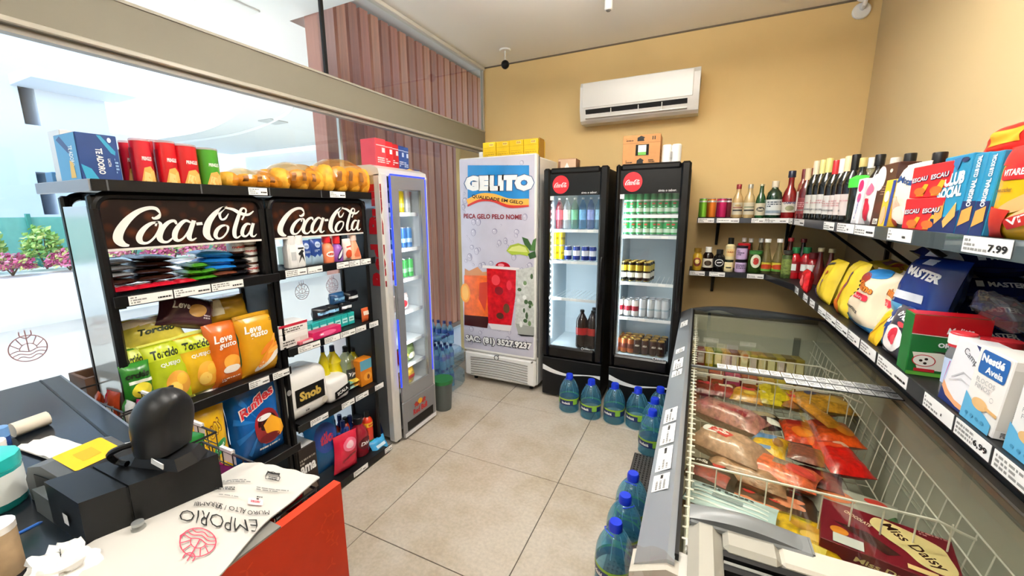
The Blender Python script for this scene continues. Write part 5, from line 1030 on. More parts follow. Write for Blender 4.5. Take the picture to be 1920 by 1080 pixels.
# white carrier bag
bgm = M('#bdbab4', .4, var=.02, scale=9, bump=.12)
TL, TR, BR, BL = P(455, 860, z=1.02), P(600, 897, z=1.0), Vector((-.70, .16, 1.0)), Vector((-1.04, .12, 1.0))
def bagp(a, c, off=0.):
    p = (TL*(1-a)+TR*a)*(1-c)+(BL*(1-a)+BR*a)*c
    z = 1.0105+.008*noise.noise(Vector((a*3, c*4, 1.3)))+.012*math.sin(a*PI)*(1-c)**2-.05*max(0, .14-c)*(1 if a > .3 else .4)
    z = max(z, 1.0045) if c > .16 else z
    e = .012*noise.noise(Vector((c*4, 7*round(a), 2)))
    return Vector((p.x+e, p.y+.01*noise.noise(Vector((a*5, 3, c))), z+off))
cb = MB().grid(lambda a, c: bagp(a, c), 22, 30, bgm).grid(lambda a, c: bagp(1-a, c, -.0025), 22, 30, bgm).build('carrier_bag', smooth=60)
tag(cb, 'white plastic carrier bag with shop print lying over the counter end', 'bag')
def bmap(u, v):
    q = P(u, v, z=1.008)
    # invert the bag's four corners
    a = c = .5
    for _ in range(12):
        f = bagp(a, c); dx, dy = q.x-f.x, q.y-f.y; fa = bagp(a+.01, c)-f; fc = bagp(a, c+.01)-f; det_ = fa.x*fc.y-fa.y*fc.x
        a += .01*(dx*fc.y-dy*fc.x)/det_; c += .01*(fa.x*dy-fa.y*dx)/det_
        a = min(.98, max(.02, a)); c = min(.98, max(.02, c))
    return (a, c)
bfn = lambda a, c, k=0.: bagp(min(1, max(0, a)), min(1, max(0, c)), .0035+k)
def btext(s, right, left, hgt, bold=.02, m=INK, shear=0.):
    """upside-down lettering: first letter at the right-hand pixel"""
    A, B = bmap(*right), bmap(*left); vs, fs, _ = text2(s, bold, shear); out = []
    U = bmap((right[0]+left[0])/2, (right[1]+left[1])/2+hgt/2); L = bmap((right[0]+left[0])/2, (right[1]+left[1])/2-hgt/2)
    for x, y in vs:
        out.append(((A[0]+B[0])/2+(B[0]-A[0])*x+(U[0]-L[0])*y, (A[1]+B[1])/2+(B[1]-A[1])*x+(U[1]-L[1])*y))
    return (out, fs), m
def bshape(sh, u, v, s, ang, m):
    c, d = math.cos(ang), math.sin(ang)
    return ([bmap(u+s*(x*c-y*d), v+s*.72*(x*d+y*c)) for x, y in sh[0]], sh[1]), m
pk_ = M('#c23a52', .5); it = [btext('EMPORIO', (487, 994), (338, 975), 24, -.012), btext('MURO ALTO / SERRAMBI', (506, 968), (366, 954), 8, .0), bshape(RECT(-14, 14, -8, 8), 480, 946, 1, .1, M('#f0c2c4', .5))]
it += [bshape(s_, 372, 1022, 34, .45, pk_) for s_ in EMB]
it += [bshape(barcode(-9, 9, -3, 3, 4, 2), 480, 946, 1, .1, pk_), bshape(barcode(-26, 26, -2, 2, 5, 1), 438, 940, 1, .1, M('#7a7a78', .6)), bshape(barcode(-20, 20, -5, 5, 6, 2), 422, 925, 1, .1, INK), bshape(barcode(-20, 20, -5, 5, 7, 2), 502, 941, 1, .1, INK), bshape(barcode(-28, 28, -4, 4, 8, 2), 446, 911, 1, .1, M('#6a6a68', .6)), bshape(barcode(-30, 30, -4, 4, 9, 2), 512, 926, 1, .1, M('#6a6a68', .6)),
       bshape(STROKE([(-13, 9), (12, 9), (13, 0), (8, -8), (-1, -12), (-10, -8), (-13, 0)], 1.5, True), 513, 902, 1, .15, INK), bshape(RECT(-12, 12, -9, -4), 513, 900, 1, .15, INK), bshape(barcode(-8, 8, -2, 6, 10, 2), 513, 904, 1, .15, INK)]
prints('print', cb, bfn, it, ml=.08, lift=.0001)
# black till-printer housing
NL, NR, FR, FL = Vector((-1.2, .258, 0)), Vector((-1.045, .26, 0)), Vector((-.971, .475, 0)), Vector((-1.128, .473, 0))
hb = thing('printer_housing', 'black metal box on the counter carrying the barcode scanner', 'box', (0, 0, 0)); bm_k = M('#0e0f10', .38, var=.08, scale=60)
def qb(name, parent, a0, a1, c0, c1, z0, z1, m):
    q = lambda a, c: ((NL*(1-a)+NR*a)*(1-c)+(FL*(1-a)+FR*a)*c)
    ps = [q(a0, c0), q(a1, c0), q(a1, c1), q(a0, c1)]
    return MB().prism([(p.x, p.y) for p in ps], lambda x, y, k: (x, y, z0+k), m, z1-z0).build(name, parent, smooth=0)
qb('body', hb, 0, 1, 0, .30, CZ, CZ+.1, bm_k); qb('lid', hb, 0, 1, .32, 1, CZ+.003, CZ+.1, bm_k); qb('seam', hb, .02, .98, .29, .33, CZ+.003, CZ+.095, BLACK)
qb('front_plate', hb, -.55, 0, -.0, .12, CZ, CZ+.055, M('#55595a', .4))
nf = (NR-NL).normalized(); prints('sticker', hb, plane(NL+Vector((.085, -.0006, CZ+.042)), nf, (0, 0, 1)), [(RECT(-.011, .011, -.012, .012), WHITE)])
# receipt printer with yellow sticker
rp = thing('receipt_printer', 'grey receipt printer with a yellow sticker beside the black box', 'printer', (-1.29, .335, CZ), .12)
MB().prism([(-.07, 0), (.075, 0), (.075, .085), (.0, .1), (-.055, .085), (-.075, .05)], lambda x, z, k: (x, .07-k, z), M('#4a4e52', .35), .13).build('body', rp, smooth=0)
MB().box(-.03, .03, -.062, -.0605, .03, .075, BLACK).build('paper_slot', rp, smooth=0)
prints('sticker', rp, plane((.03, .01, .0935), (1, 0, -.18), (0, 1, 0), .002), [(RRECT(-.045, .045, -.045, .045, .006), M('#e8b41c', .45)), (RECT(-.02, .02, -.02, .015), M('#c89a1c', .5))])
MB().tube([(.08, .03, .05), (.14, .05, .06), (.2, .06, .05)], .004, BLACK, 6).build('cable', rp)
# barcode scanner
sb = P(316, 862, z=CZ+.1); sn = thing('barcode_scanner', 'dark grey egg-shaped barcode scanner on a stand', 'barcode scanner', (sb.x, sb.y, CZ+.1), .35); sg = M('#17181a', .36, var=.06, scale=40)
MB().prism([(-.062, -.032), (.062, -.04), (.075, 0), (.062, .04), (-.062, .032), (-.07, 0)], lambda x, y, k: (x*(1-k*8), y*(1-k*8), k), sg, .024).build('stand_base', sn, smooth=20)
MB().lathe([(.022, .02), (.02, .05)], sg, 12).build('neck', sn)
def hd(a, c):
    v = a*2*PI; z = .03+.145*min(1, max(0, (c-.08)/.92)); q = max(0, (z-.1)/.075); r = (1-q**2.2)**.55 if q < 1 else 0
    r *= .9+.1*min(1, (z-.03)/.06); r = r if c > .08 else r*c/.08; x = .058*r*math.cos(v); y = .056*r*math.sin(v)
    if x > .04: x = .04+(x-.04)*.2
    return Vector((x+.12*(z-.1), y, z))
MB().grid(hd, 28, 20, sg).build('head', sn, None, (0, .04, 0), smooth=50)
prints('head_print', sn, lambda x, y, k=0.: Vector((x*1-.02+.1*y, -.0175-k+abs(x)*.45+max(0, y-.1)**2*9, y)), [(RECT(-.03, .006, .062, .088), M('#cfd2d4', .5)), (T('CA', .0, .1, .016, .008, .02), M('#b9bcbe', .5)), (barcode(-.027, .002, .066, .084, 3, 3), M('#77797c', .5)), (ELL(.012, .165, .006, .004), BLACK)])
MB().tube(SPL([(-.03, -.03, .06), (-.06, -.05, .055), (-.09, -.045, .035), (-.095, -.03, .01), (-.07, -.03, .006)], 6), .0065, BLACK, 8).build('cable', sn)
MB().box(.015, .05, -.046, -.044, .03, .042, M('#c8cacc', .5)).build('tag', sn, None, (0, .25, -.2), smooth=0)
# rolls, paper, tubs at the left
a = P(24, 812, z=CZ+.015); b2 = P(90, 788, z=CZ+.015)
o = MB().tube([(0, 0, 0), b2-a], .022, M('#ddd3c2', .7), 12).build('paper_roll'); lay(o, 'beige paper roll lying on the counter', 'paper roll', a+Vector((0, 0, .008)))
a = P(30, 842, z=CZ+.004)
o = MB().grid(lambda u, v: Vector((.17*u, .07*v+.02*u, .004+.012*abs(noise.noise(Vector((u*3, v*3, 2)))))), 10, 6, M('#e9e6df', .6)).grid(lambda u, v: Vector((.17*(1-u), .07*v+.02*(1-u), .001)), 10, 6, M('#e9e6df', .6)).build('paper_sheets'); lay(o, 'crumpled white paper sheets below the beige roll', 'paper', a)
a = P(135, 868, z=CZ+.002); b2 = P(270, 840, z=CZ+.002)
o = MB().prism([(0, 0), (b2.x-a.x, b2.y-a.y), (b2.x-a.x-.02, b2.y-a.y+.055), (-.03, .05)], lambda x, y, k: (x, y, k), M('#e6e4e4', .6), .003).build('receipt_slip', smooth=0); lay(o, 'white paper slip behind the scanner box', 'paper', a)
def tub(lb, u, v, r, h, c, cap, label=None, caph=.8):
    p = P(u, v, z=CZ); o = bottle('tub', r, h, [(.95, 0), (1, .04), (1, caph-.04), (.9, caph)], c, cap, caph-.02, 1.02, label); return lay(o, lb, 'tub', (p.x, p.y, CZ))
tub('turquoise tub with a white label at the left frame edge', -12, 950, .055, .12, M('#1d9a98', .3), M('#25b3b0', .3), (.15, .7, M('#e8efee', .4)))
tub('small bottle with a blue cap at the left frame edge', 6, 838, .018, .06, M('#2a4a8a', .3), M('#6a9ad2', .35), None, .55)
tub('white tub behind the turquoise one', -14, 862, .03, .05, M('#e6e4e0', .4), M('#f0efec', .4))
a = P(8, 1076, z=CZ); o = MB().lathe([(.028, 0), (.028, .10), (.025, .10), (.025, .02)], M('#b49a78', .55, .3, var=.2, scale=20), 18).build('metal_cup'); lay(o, 'brown metallic cup at the bottom left corner', 'cup', (a.x-.0, a.y, CZ))
MB().lathe([(.0285, .088), (.0285, .1005), (.024, .1005)], M('#ece8e2', .3, .4), 18).build('rim', o)
a, b2 = P(28, 1004, z=CZ+.03), P(80, 978, z=CZ+.045)
o = MB().tube([(0, 0, 0), (b2-a)*.9], .0035, M('#1f5fb8', .35), 8).build('pen'); lay(o, 'blue pen stuck out of the printer front', 'pen', a); MB().tube([(b2-a)*.9, b2-a], [.0035, .001], M('#143f80', .35), 8).build('tip', o)
a = P(120, 1068, z=CZ); rr = random.Random(9); mb = MB()
def crump(u, v):
    th_, ph = u*2*PI, v*PI/2*.98; r = .045*(1+.55*noise.noise(Vector((math.cos(th_)*2, math.sin(th_)*2, ph*3)))+.2*noise.noise(Vector((math.cos(th_)*6, math.sin(th_)*6, ph*6))))
    return Vector((r*math.cos(th_)*math.cos(ph)*1.2, r*math.sin(th_)*math.cos(ph), max(.001, r*.8*math.sin(ph))))
o = mb.grid(crump, 26, 14, M('#f3f2f0', .7)).build('crumpled_tissue', smooth=20); lay(o, 'crumpled white tissue in front of the black box', 'tissue', (a.x, a.y, CZ))
a = P(262, 1000, z=CZ)
o = MB().lathe([(.011, 0), (.0125, .003), (.0125, .016), (.010, .02), (.0095, .024)], GLASS('#dfe3e2', haze=.15), 14).build('glass_jar'); lay(o, 'tiny clear glass jar beside the carrier bag', 'jar', (a.x, a.y, CZ)); MB().lathe([(.0105, .021), (.0105, .027), (.008, .027)], M('#a9acad', .3, .6), 14).build('rim', o)
# wire baskets of sweets hanging on the far counter edge
wire = M('#2a2a2c', .35, .3)
def basket(lb, x0, x1, seed):
    e0 = cedge((x0+x1)/2)+.012; bk = thing('wire_basket', lb, 'basket', (0, 0, 0), group='wire baskets of sweets'); W_, z0, z1 = .105, .86, .985
    fr = MB()
    for z, r in ((z1, .0035), (z0, .0025)): fr.tube([(x0, e0, z), (x1, e0, z), (x1, e0+W_, z), (x0, e0+W_, z)], r, wire, 6, True)
    fr.build('rim', bk)
    k = int((x1-x0)/.05)+1
    for i in range(k+1):
        x = x0+(x1-x0)*i/k; MB().tube([(x, e0, z1), (x, e0, z0), (x, e0+W_, z0), (x, e0+W_, z1)], .0017, wire, 5).build('wire', bk)
    for z in (.9, .945): MB().tube([(x0, e0+W_, z), (x1, e0+W_, z)], .0017, wire, 5).build('wire', bk)
    for i in range(2):
        x = x0+(x1-x0)*(.25+.5*i); hd_ = MB().box(x-.03, x+.03, e0+W_+.003, e0+W_+.005, z1-.035, z1+.012, GLASS('#f2eef2', haze=.55)).build('tag_holder', bk, smooth=0); MB().box(x-.027, x+.027, e0+W_-.004, e0+W_+.003, z1+.002, z1+.012, WHITE).build('clip', hd_, smooth=0)
    return e0
sw = [('#c8481c', 'orange'), ('#2f8a3a', 'green'), ('#7a1e5a', 'purple'), ('#b01c2c', 'red'), ('#e8e6e2', 'white'), ('#d8a21c', 'yellow'), ('#a03a1c', 'rust brown'), ('#c8286a', 'magenta')]
q = 0
for bi, (x0, x1, nm) in enumerate(((-2.12, -1.72, 'wire basket of sweets nearest the window'), (-1.70, -1.30, 'wire basket of sweets in the middle of the counter edge'), (-1.28, -.80, 'wire basket of sweets next to the orange panel'))):
    e0 = basket(nm, x0, x1, bi)
    for i in range(6):
        c, cn = sw[(i*3+bi*2) % 8]; x = x0+.045+(x1-x0-.09)*i/5; o = bag('sweets_packet', .065, .1+.012*(i % 3), .026, M(c, .25, var=.2, scale=30), [(RECT(-.3, .3, .4, .6), M('#f2e6d2', .4))], 130+q, nx=6, ny=6)
        lay(o, '%s sweets packet, %s from the window end in the %s basket' % (cn, ORD[i], ['first', 'second', 'third'][bi]), 'packet', (x, e0+.045+.012*(i % 2), .866), .2*(i % 3-1), -.15, 0, 'sweets packets in the baskets'); q += 1
# brown crate against the window beyond the counter
o = thing('brown_crate', 'brown wooden crate against the window behind the baskets', 'crate', (-2.255, .635, 0))
for d in ((-.075, .075, .0, .012, .0, 1.0), (-.075, -.06, .012, .09, 0, 1.0), (.06, .075, .012, .09, 0, 1.0), (-.06, .06, .078, .09, 0, 1.0), (-.06, .06, .012, .078, .9, .92)): MB().box(*d, M('#7a5a48', .6, var=.15, scale=10)).build('board', o, smooth=0)
# ================================================================== chest freezer
fx0, fx1, fy0, fy1, fz = -.085, .875, .86, 3.47, .87
F = thing('chest_freezer', 'long chest freezer with glass lids full of frozen food', 'freezer', (0, 0, 0))
bei = M('#cfccc0', .45); dgr = M('#3d4146', .35, .2); inw = M('#c4c6ba', .5, var=.03, scale=4); stl = M('#9fa6ad', .3, .6); wwire = M('#eceae2', .35)
o = MB()
for d in ((fx0+.03, .0, fy0, fy1, .1, .84), (.80, fx1, fy0, fy1, .1, .84), (.0, .80, fy0, fy0+.07, .1, .84), (.0, .80, fy1-.09, fy1, .1, .84), (.0, .80, fy0+.07, fy1-.09, .1, .30)): o.box(*d, bei)
o.build('body', F, smooth=0)
MB().box(fx0+.05, fx1-.02, fy0+.03, fy1-.02, 0, .1, BLACK).build('plinth', F, smooth=0)
MB().box(fx0+.026, fx0+.031, fy0, fy1, .08, .70, BLACK).build('side_skirt', F, smooth=0)
MB().box(fx0+.03, fx1, fy0-.012, fy0-.001, .08, .74, BLACK).build('end_skirt', F, smooth=0)
o = MB()
for d in ((.001, .006, fy0+.075, fy1-.095, .3, .84), (.792, .799, fy0+.075, fy1-.095, .3, .84), (.006, .792, fy0+.071, fy0+.076, .3, .84), (.006, .792, fy1-.097, fy1-.091, .3, .84), (.006, .792, fy0+.076, fy1-.097, .301, .306)): o.box(*d, inw)
ln = o.build('liner', F, smooth=0)
for z in (.56, .58): MB().box(.788, .792, fy0+.08, fy1-.1, z, z+.004, M('#b3b5aa', .5)).build('groove', ln, smooth=0)
MB().box(.66, .70, fy1-.105, fy1-.098, .45, .75, M('#7d8078', .5)).build('air_duct', ln, smooth=0)
# sloping price rail along the left side
MB().prism([(fx0, .80), (fx0+.035, .80), (.004, .845), (.004, .875), (-.012, .878), (fx0+.004, .838)], lambda x, z, k: (x, fy1-k, z), stl, fy1-fy0).build('price_rail', F, smooth=0)
nrm = Vector((-.04, 0, .061)).normalized(); dirx = Vector((.061, 0, .04)).normalized(); cen = Vector((-.047, 0, .858))+nrm*.002
for k, (a, b2) in enumerate(((1.12, 1.2), (1.22, 1.36), (1.38, 1.52), (1.54, 1.66), (2.02, 2.1), (2.12, 2.27), (2.38, 2.46), (2.95, 3.1))):
    m_ = Vector((cen.x, (a+b2)/2, cen.z)); t = MB(); f = plane(m_, (0, 1, 0), -dirx, .0); ink(t, RECT(-(b2-a)/2, (b2-a)/2, -.026, .026), lambda x, y: f(x, y, .0), WHITE); t = t.build('price_tag', F, smooth=0)
    prints('print', t, plane(m_, (0, 1, 0), -dirx, .0012), [(barcode(-(b2-a)*.45, (b2-a)*.1, -.018, .018, k, 3), M('#8a8a88', .6)), (barcode((b2-a)*.18, (b2-a)*.42, -.01, .006, k+9, 1), INK)])
MB().box(.003, .012, fy0+.02, fy1-.05, .85, .882, BLACK).build('gasket', F, smooth=0)
cp_ = MB().prism([(fx0-.004, .70), (.04, .70), (.04, .86), (-.012, .868), (fx0-.004, .83)], lambda x, z, k: (x, fy0+.05-k, z), M('#c7c5bd', .45), .07).build('end_cap', F, smooth=0)
# rim at the right and the back
MB().box(.80, .835, fy0, fy1, .84, .872, M('#a9a294', .35), .004).build('rim', F); MB().box(.835, .85, fy0, fy1, .845, .885, dgr, .005).build('rim', F); MB().box(.85, .885, fy0, fy1, .84, .905, M('#4a4e52', .4), .012).build('rim', F)
arc_ = SPL([(-.02, .87), (.1, .897), (.25, .91), (.45, .905), (.7, .89), (.885, .872)], 5)
MB().prism([(x, .842) for x, z in ((.885, 0), (-.02, 0))]+[(x, z) for x, z in arc_], lambda x, z, k: (x, fy1+.02-k, z), dgr, .06).build('back_rim', F, smooth=0)
hl = MB(); hl.grid(lambda a, c: Vector((.07+.22*a, fy1-.05+.0*c, .862+.001))+Vector((0, -.035*math.sin(PI*a)*(c-.3), .032*math.sin(PI*a)*c)), 14, 4, M('#8d949a', .3)); hl.build('lid_handle', F)
# wire baskets inside
bs_ = MB()
def fence(y, z0, z1, n_=11, x0=.03, x1=.72, nm='basket_divider'):
    mb = MB(); mb.tube([(x0-.02, y+.03, z1-.004), (x0, y, z1), (x1-.05, y, z1), (x1, y, z1-.02), (x1+.03, y, z1-.03)], .0042, wwire, 6)
    for z in (z0,): mb.tube([(x0, y, z), (x1, y, z)], .003, wwire, 5)
    for i in range(n_): x = x0+.01+(x1-x0-.03)*i/(n_-1); mb.tube([(x, y, z1), (x, y, z0)], .0024, wwire, 5)
    return mb.build(nm, F)
fence(2.72, .62, .77, 10); fence(2.33, .60, .775, 10); fence(1.44, .58, .775, 10)
sd_ = MB()
for k in range(60):
    y = .96+k*.04; sd_.tube([(.03, y, .55), (.03, y, .845)], .002, wwire, 4)
for z in (.86, .845, .80, .7): sd_.tube([(.028, .94, z), (.028, 3.3, z)], .0032, wwire, 5)
for k in range(60): y = .96+k*.04; sd_.tube([(.016, y, .862), (.04, y, .862)], .003, wwire, 4)
sd_.build('basket_side', F)
sd_ = MB()
for k in range(30): y = .98+k*.078; sd_.tube([(.72, y, .5), (.755, y, .76)], .0022, wwire, 4)
for z, x in ((.76, .755), (.68, .744), (.5, .72)): sd_.tube([(x, .94, z), (x, 3.3, z)], .003, wwire, 5)
sd_.build('basket_side', F)
sd_ = MB()
for k in range(17): x = .04+k*.0425; sd_.tube([(x, .95, .5), (x, 3.3, .5)], .0022, wwire, 4)
for k in range(16): y = .98+k*.15; sd_.tube([(.03, y, .497), (.72, y, .497)], .0022, wwire, 4)
sd_.build('basket_floor', F)
# lids
lg = GLASS('#fafbf6', gloss=.7, ior=1.4)
ld = MB().box(.012, .80, 2.15, fy1-.06, .876, .881, lg).build('glass_lid', F, smooth=0)
MB().box(.012, .80, 2.138, 2.152, .872, .884, M('#5c5f5e', .35), .002).build('lid_edge', ld)
ld2 = MB().box(.012, .80, .96, 2.2, .864, .868, lg).build('glass_lid', F, smooth=0)
for x0_, x1_, y0_, y1_, nr in ((.13, .80, 2.155, 2.215, 15), (.40, .80, 2.085, 2.145, 9)):
    for i in range(nr):
        a = x0_+(x1_-x0_)*i/nr; b2 = a+(x1_-x0_)/nr-.004; t = MB().box(a, b2, y0_, y1_, .8815, .8828, WHITE).build('price_tag', ld, smooth=0)
        prints('print', t, plane(((a+b2)/2, (y0_+y1_)/2, .8828), (1, 0, 0), (0, 1, 0), .0003), [(barcode(-.015, .015, -.012, .022, i+int(x0_*100), 4), M('#555555', .6)), (barcode(-.012, .008, -.024, -.016, i, 1), INK)])
MB().box(.40, .80, 2.08, 2.15, .878, .8812, M('#2c2e2f', .4)).build('tag_strip', ld, smooth=0)
# ---------------------------------------------------------------- frozen food
def fr(lb, u, v, z, w_, h_, d_, m, items=(), rz=0., seed=1, tilt=.0, name='frozen_pack', cat='frozen food', roll=0., group=None, **k):
    p = P(u, v, z=z+d_); o = bag(name, w_, h_, d_, m, items, seed, nx=9, ny=9, **k); c, s = math.cos(rz), math.sin(rz)
    return lay(o, lb, cat, (p.x+s*h_/2, p.y-c*h_/2, z+d_/2), rz, -PI/2+tilt, roll, group)
# far basket: upright packets in a row
fc = [('#8f2a26', 'dark red'), ('#c9b01e', 'yellow'), ('#6a7d2a', 'olive green'), ('#b58a2c', 'ochre'), ('#7a4a2a', 'brown'), ('#a8762c', 'caramel'), ('#9a8a2a', 'mustard'), ('#8a7a2e', 'khaki'), ('#7d6a2c', 'bronze'), ('#a0902e', 'olive yellow'), ('#6f5a28', 'umber'), ('#94822c', 'dull gold')]
for k in range(12):
    c, cn = fc[k]; o = carton('frozen_carton', .05, .14, .19, M(c, .35, var=.35, scale=30), [(RECT(-.02, .02, .1, .17), M('#e2d8a8' if k % 3 else '#d8c8c0', .4)), (RECT(-.02, .02, .03, .07), M('#c9a11e', .4))]); lay(o, '%s frozen carton, %s from the left in the far basket row' % (cn, ORD[k]), 'frozen food', (.075+.052*k, 2.98+.004*k, .503), .05, -.12, 0, 'frozen cartons in the far basket')
for k in range(7):
    c, cn = [('#b8a88c', 'beige'), ('#a8402c', 'brick red'), ('#b03a62', 'raspberry'), ('#a8502e', 'terracotta'), ('#c0962e', 'amber'), ('#c8b21c', 'lemon yellow'), ('#a87a1e', 'honey')][k]
    o = carton('frozen_carton', .085, .12, .13, M(c, .35, var=.3, scale=30), [(RECT(-.035, .035, .09, .122), M('#eee8dc', .4)), (ELL(0, .045, .03, .03), M('#8a4a22', .4))]); lay(o, '%s frozen box behind the far divider, %s from the left' % (cn, ORD[k]), 'frozen food', (.075+.09*k, 2.745, .503), 0, -.1, 0, 'frozen boxes by the far divider')
for k in range(6):
    c, cn = [('#7a3022', 'dark minced meat'), ('#8a2a22', 'red sausage'), ('#b8902a', 'golden nugget'), ('#c9b422', 'yellow'), ('#9c6a2c', 'breaded'), ('#c02a3a', 'bright red')][k]
    fr('%s frozen pack under the price strip, %s from the left' % (cn, ORD[k]), 0, 0, .56, .13, .15, .06, M(c, .3, var=.4, scale=35), [(RECT(-.3, .3, .55, .8), M('#e0d2b8' if k % 2 else '#c9333a', .4))], seed=160+k, roll=.05).location = (.095+.108*k, 2.45, .61)
film = GLASS('#f6e6e0', gloss=1., rough=.1, haze=.3, hazec='#d8b4a4', ior=1.55)
meat = lambda c, v_=.3: M(c, .28, var=min(.5, v_+.15), scale=55, bump=.35, coat=.6)
tagc = lambda c: (RECT(-.32, .12, .5, .74), M(c, .4))
fr('wrapped pink ham joint at the left of the middle basket', 1365, 760, .60, .34, .15, .11, meat('#a8706a'), [(RECT(-.1, .3, .25, .5), M('#8a2230', .4))], -.5, 181, group='wrapped meat')
fr('pale wrapped chicken with a red label near the left wires', 1365, 815, .60, .29, .16, .11, meat('#b8937c', .15), [(ELL(-.2, .55, .2, .22, ang=-.3), WHITE), (POLY([(-.3, .4), (.02, .32), (.06, .62), (-.28, .72)]), M('#c3202c', .4)), (T('Confi', -.12, .52, .24, .12, .03, .1, -.2), WHITE)], -.45, 182, group='wrapped meat')
fr('pale wrapped chicken lying in front of the labelled one', 1400, 868, .56, .30, .14, .09, meat('#a07a5e', .2), [], -.3, 183, group='wrapped meat')
fr('salmon coloured shrink-wrapped pack in the middle basket', 1462, 868, .60, .26, .14, .07, meat('#d0603a'), [(RECT(-.1, .15, .45, .7), M('#8a7a6a', .4)), (ELL(.28, .5, .2, .25), M('#c8443a', .35))], -.35, 184, group='wrapped meat')
fr('clear wrapped dark red meat at the edge of the divider', 1535, 888, .57, .16, .12, .05, meat('#6a1c20'), [], -.2, 185, group='wrapped meat')
fr('vacuum pack of sliced brown meat beside the red bags', 1512, 845, .62, .13, .13, .04, meat('#7a4434', .4), [], -.2, 186, group='wrapped meat')
fr('bright red frozen bag at the right side of the middle basket', 1575, 845, .60, .15, .24, .07, meat('#b8140f', .2), [(ELL(.2, .75, .2, .1), M('#e0b09a', .4)), (RECT(-.4, .2, .6, .75), M('#d0401c', .4))], .15, 187)
fr('orange frozen bag behind the bright red one', 1565, 800, .61, .17, .2, .07, meat('#d04a12', .25), [(RECT(-.4, .0, .5, .85), M('#8a1a1a', .4)), (ELL(.2, .4, .2, .2), M('#e88a2a', .4))], .1, 188)
fr('orange-red frozen bag left of the orange one', 1500, 800, .61, .14, .2, .06, meat('#c23a14', .3), [(RECT(-.35, .3, .6, .85), M('#9a1414', .4)), (ELL(0, .3, .3, .2), M('#d8701c', .4))], .0, 189)
fr('yellow and blue frozen pack in the middle', 1442, 825, .61, .14, .17, .05, meat('#d2a80e', .1), [(POLY([(-.5, .45), (.2, .6), (.15, .95), (-.5, .9)]), M('#5a86b4', .4)), (ELL(.25, .5, .16, .2), M('#8a5a12', .4)), (POLY([(-.4, .05), (.1, .1), (.1, .2), (-.4, .18)]), M('#5a86b4', .4))], -.25, 190)
fr('white and black burger box behind the blue and yellow pack', 1430, 778, .61, .15, .12, .06, M('#1c1c20', .4), [(ELL(0, .62, .4, .24), M('#c9b48a', .4)), (RECT(-.46, -.06, .05, .32), M('#dfe2da', .4)), (RECT(.1, .46, .05, .32), M('#dfe2da', .4)), (RECT(-.45, .45, .86, .98), M('#efe9dc', .4))], -.05, 191)
fr('golden breaded frozen pack below the price strip', 1545, 745, .60, .26, .2, .07, meat('#b07f24', .35), [(ELL(-.2, .7, .12, .14), M('#4a4a6a', .4)), (ELL(.2, .4, .2, .2), M('#c89a3a', .4)), (RECT(-.5, .5, .9, 1.), M('#b8182a', .4))], .05, 192)
fr('yellow frozen pouch standing against the divider wires', 1452, 728, .60, .12, .2, .06, meat('#c9b416', .15), [(STROKE([(-.3, .2), (.1, .8)], .12), M('#8a7a12', .4))], .25, 193)
fr('amber frozen pack left of the yellow pouch', 1400, 735, .59, .16, .14, .06, meat('#c08a1e', .3), [(ELL(.1, .5, .2, .2), M('#d8b84a', .4))], -.1, 194)
fr('long orange pouch lying across the orange bags', 1528, 765, .66, .07, .3, .04, meat('#d8922a', .2), [], .35, 195)
# below the near divider
fr('black tray pack of red sausages at the left of the near divider', 1335, 878, .58, .19, .16, .05, M('#1d1a18', .4, var=.2, scale=20), [(ELL(.1, .75, .14, .12), M('#c02a2c', .4)), (T('Sadia', -.25, .7, .25, .12, .02), WHITE), (POLY([(-.45, .1), (.35, .02), (.4, .4), (-.4, .5)]), M('#8a2a24', .4, var=.5, scale=60))], -.25, 196)
for k, (u, v) in enumerate(((1330, 925), (1390, 935), (1440, 955), (1480, 940))):
    fr('brown pack with pink sausages behind the near divider, %s from the left' % ORD[k], u, v, .54, .18, .2, .05, M('#4a3020', .35, var=.3, scale=20), [(ELL(0, .4, .3, .1), M('#d0825e', .35)), (ELL(0, .56, .28, .08), M('#c8744f', .35)), (ELL(.1, .85, .12, .08), M('#c22a2c', .4))], -.2, 197+k, group='sausage packs')
fr('grey and white fish pack right of the sausages', 1585, 935, .54, .3, .2, .05, M('#a9aaa0', .35, var=.15, scale=15), [(ELL(-.1, .5, .2, .2), M('#c86a3a', .4)), (ELL(.3, .7, .12, .08), M('#b8342c', .4)), (POLY([(.3, .1), (.5, .3), (.5, .6)]), M('#3a6a3a', .4))], -.25, 203)
fr('light blue striped foam tray of pizza at the near left', 1368, 938, .66, .27, .13, .03, M('#bcd8e0', .4, var=.05, scale=20), [(RECT(-.42, .42, y0, y0+.05), M('#e9f2f4', .4)) for y0 in (.12, .28, .44, .6)]+[(T('carbon', -.05, .78, .6, .12, .04), M('#33464e', .4)), (RECT(-.2, .15, .4, .55), M('#8a9ca4', .4))], -.2, 204)
fr('yellow frozen potato bag near the lid handle', 1510, 995, .60, .2, .18, .05, meat('#c9a40e', .15), [(ELL(0, .6, .22, .14), M('#b8862a', .4)), (ELL(.1, .4, .18, .1), M('#d8b04a', .4)), (RECT(-.4, .1, .8, .9), M('#8a7a12', .4))], -.15, 205)
fr('pale yellow tray under the grey handle', 1470, 1010, .66, .2, .1, .03, M('#dcc75a', .4), [(RECT(.05, .4, .3, .5), M('#9a8a3a', .4))], -.25, 206)
fr('green and white vegetable pack beside the potato bag', 1450, 968, .58, .08, .1, .04, M('#b8c89a', .4, var=.3, scale=25), [(STROKE([(-.3, .2), (.3, .8)], .2), M('#5a8a3a', .4))], -.1, 207)
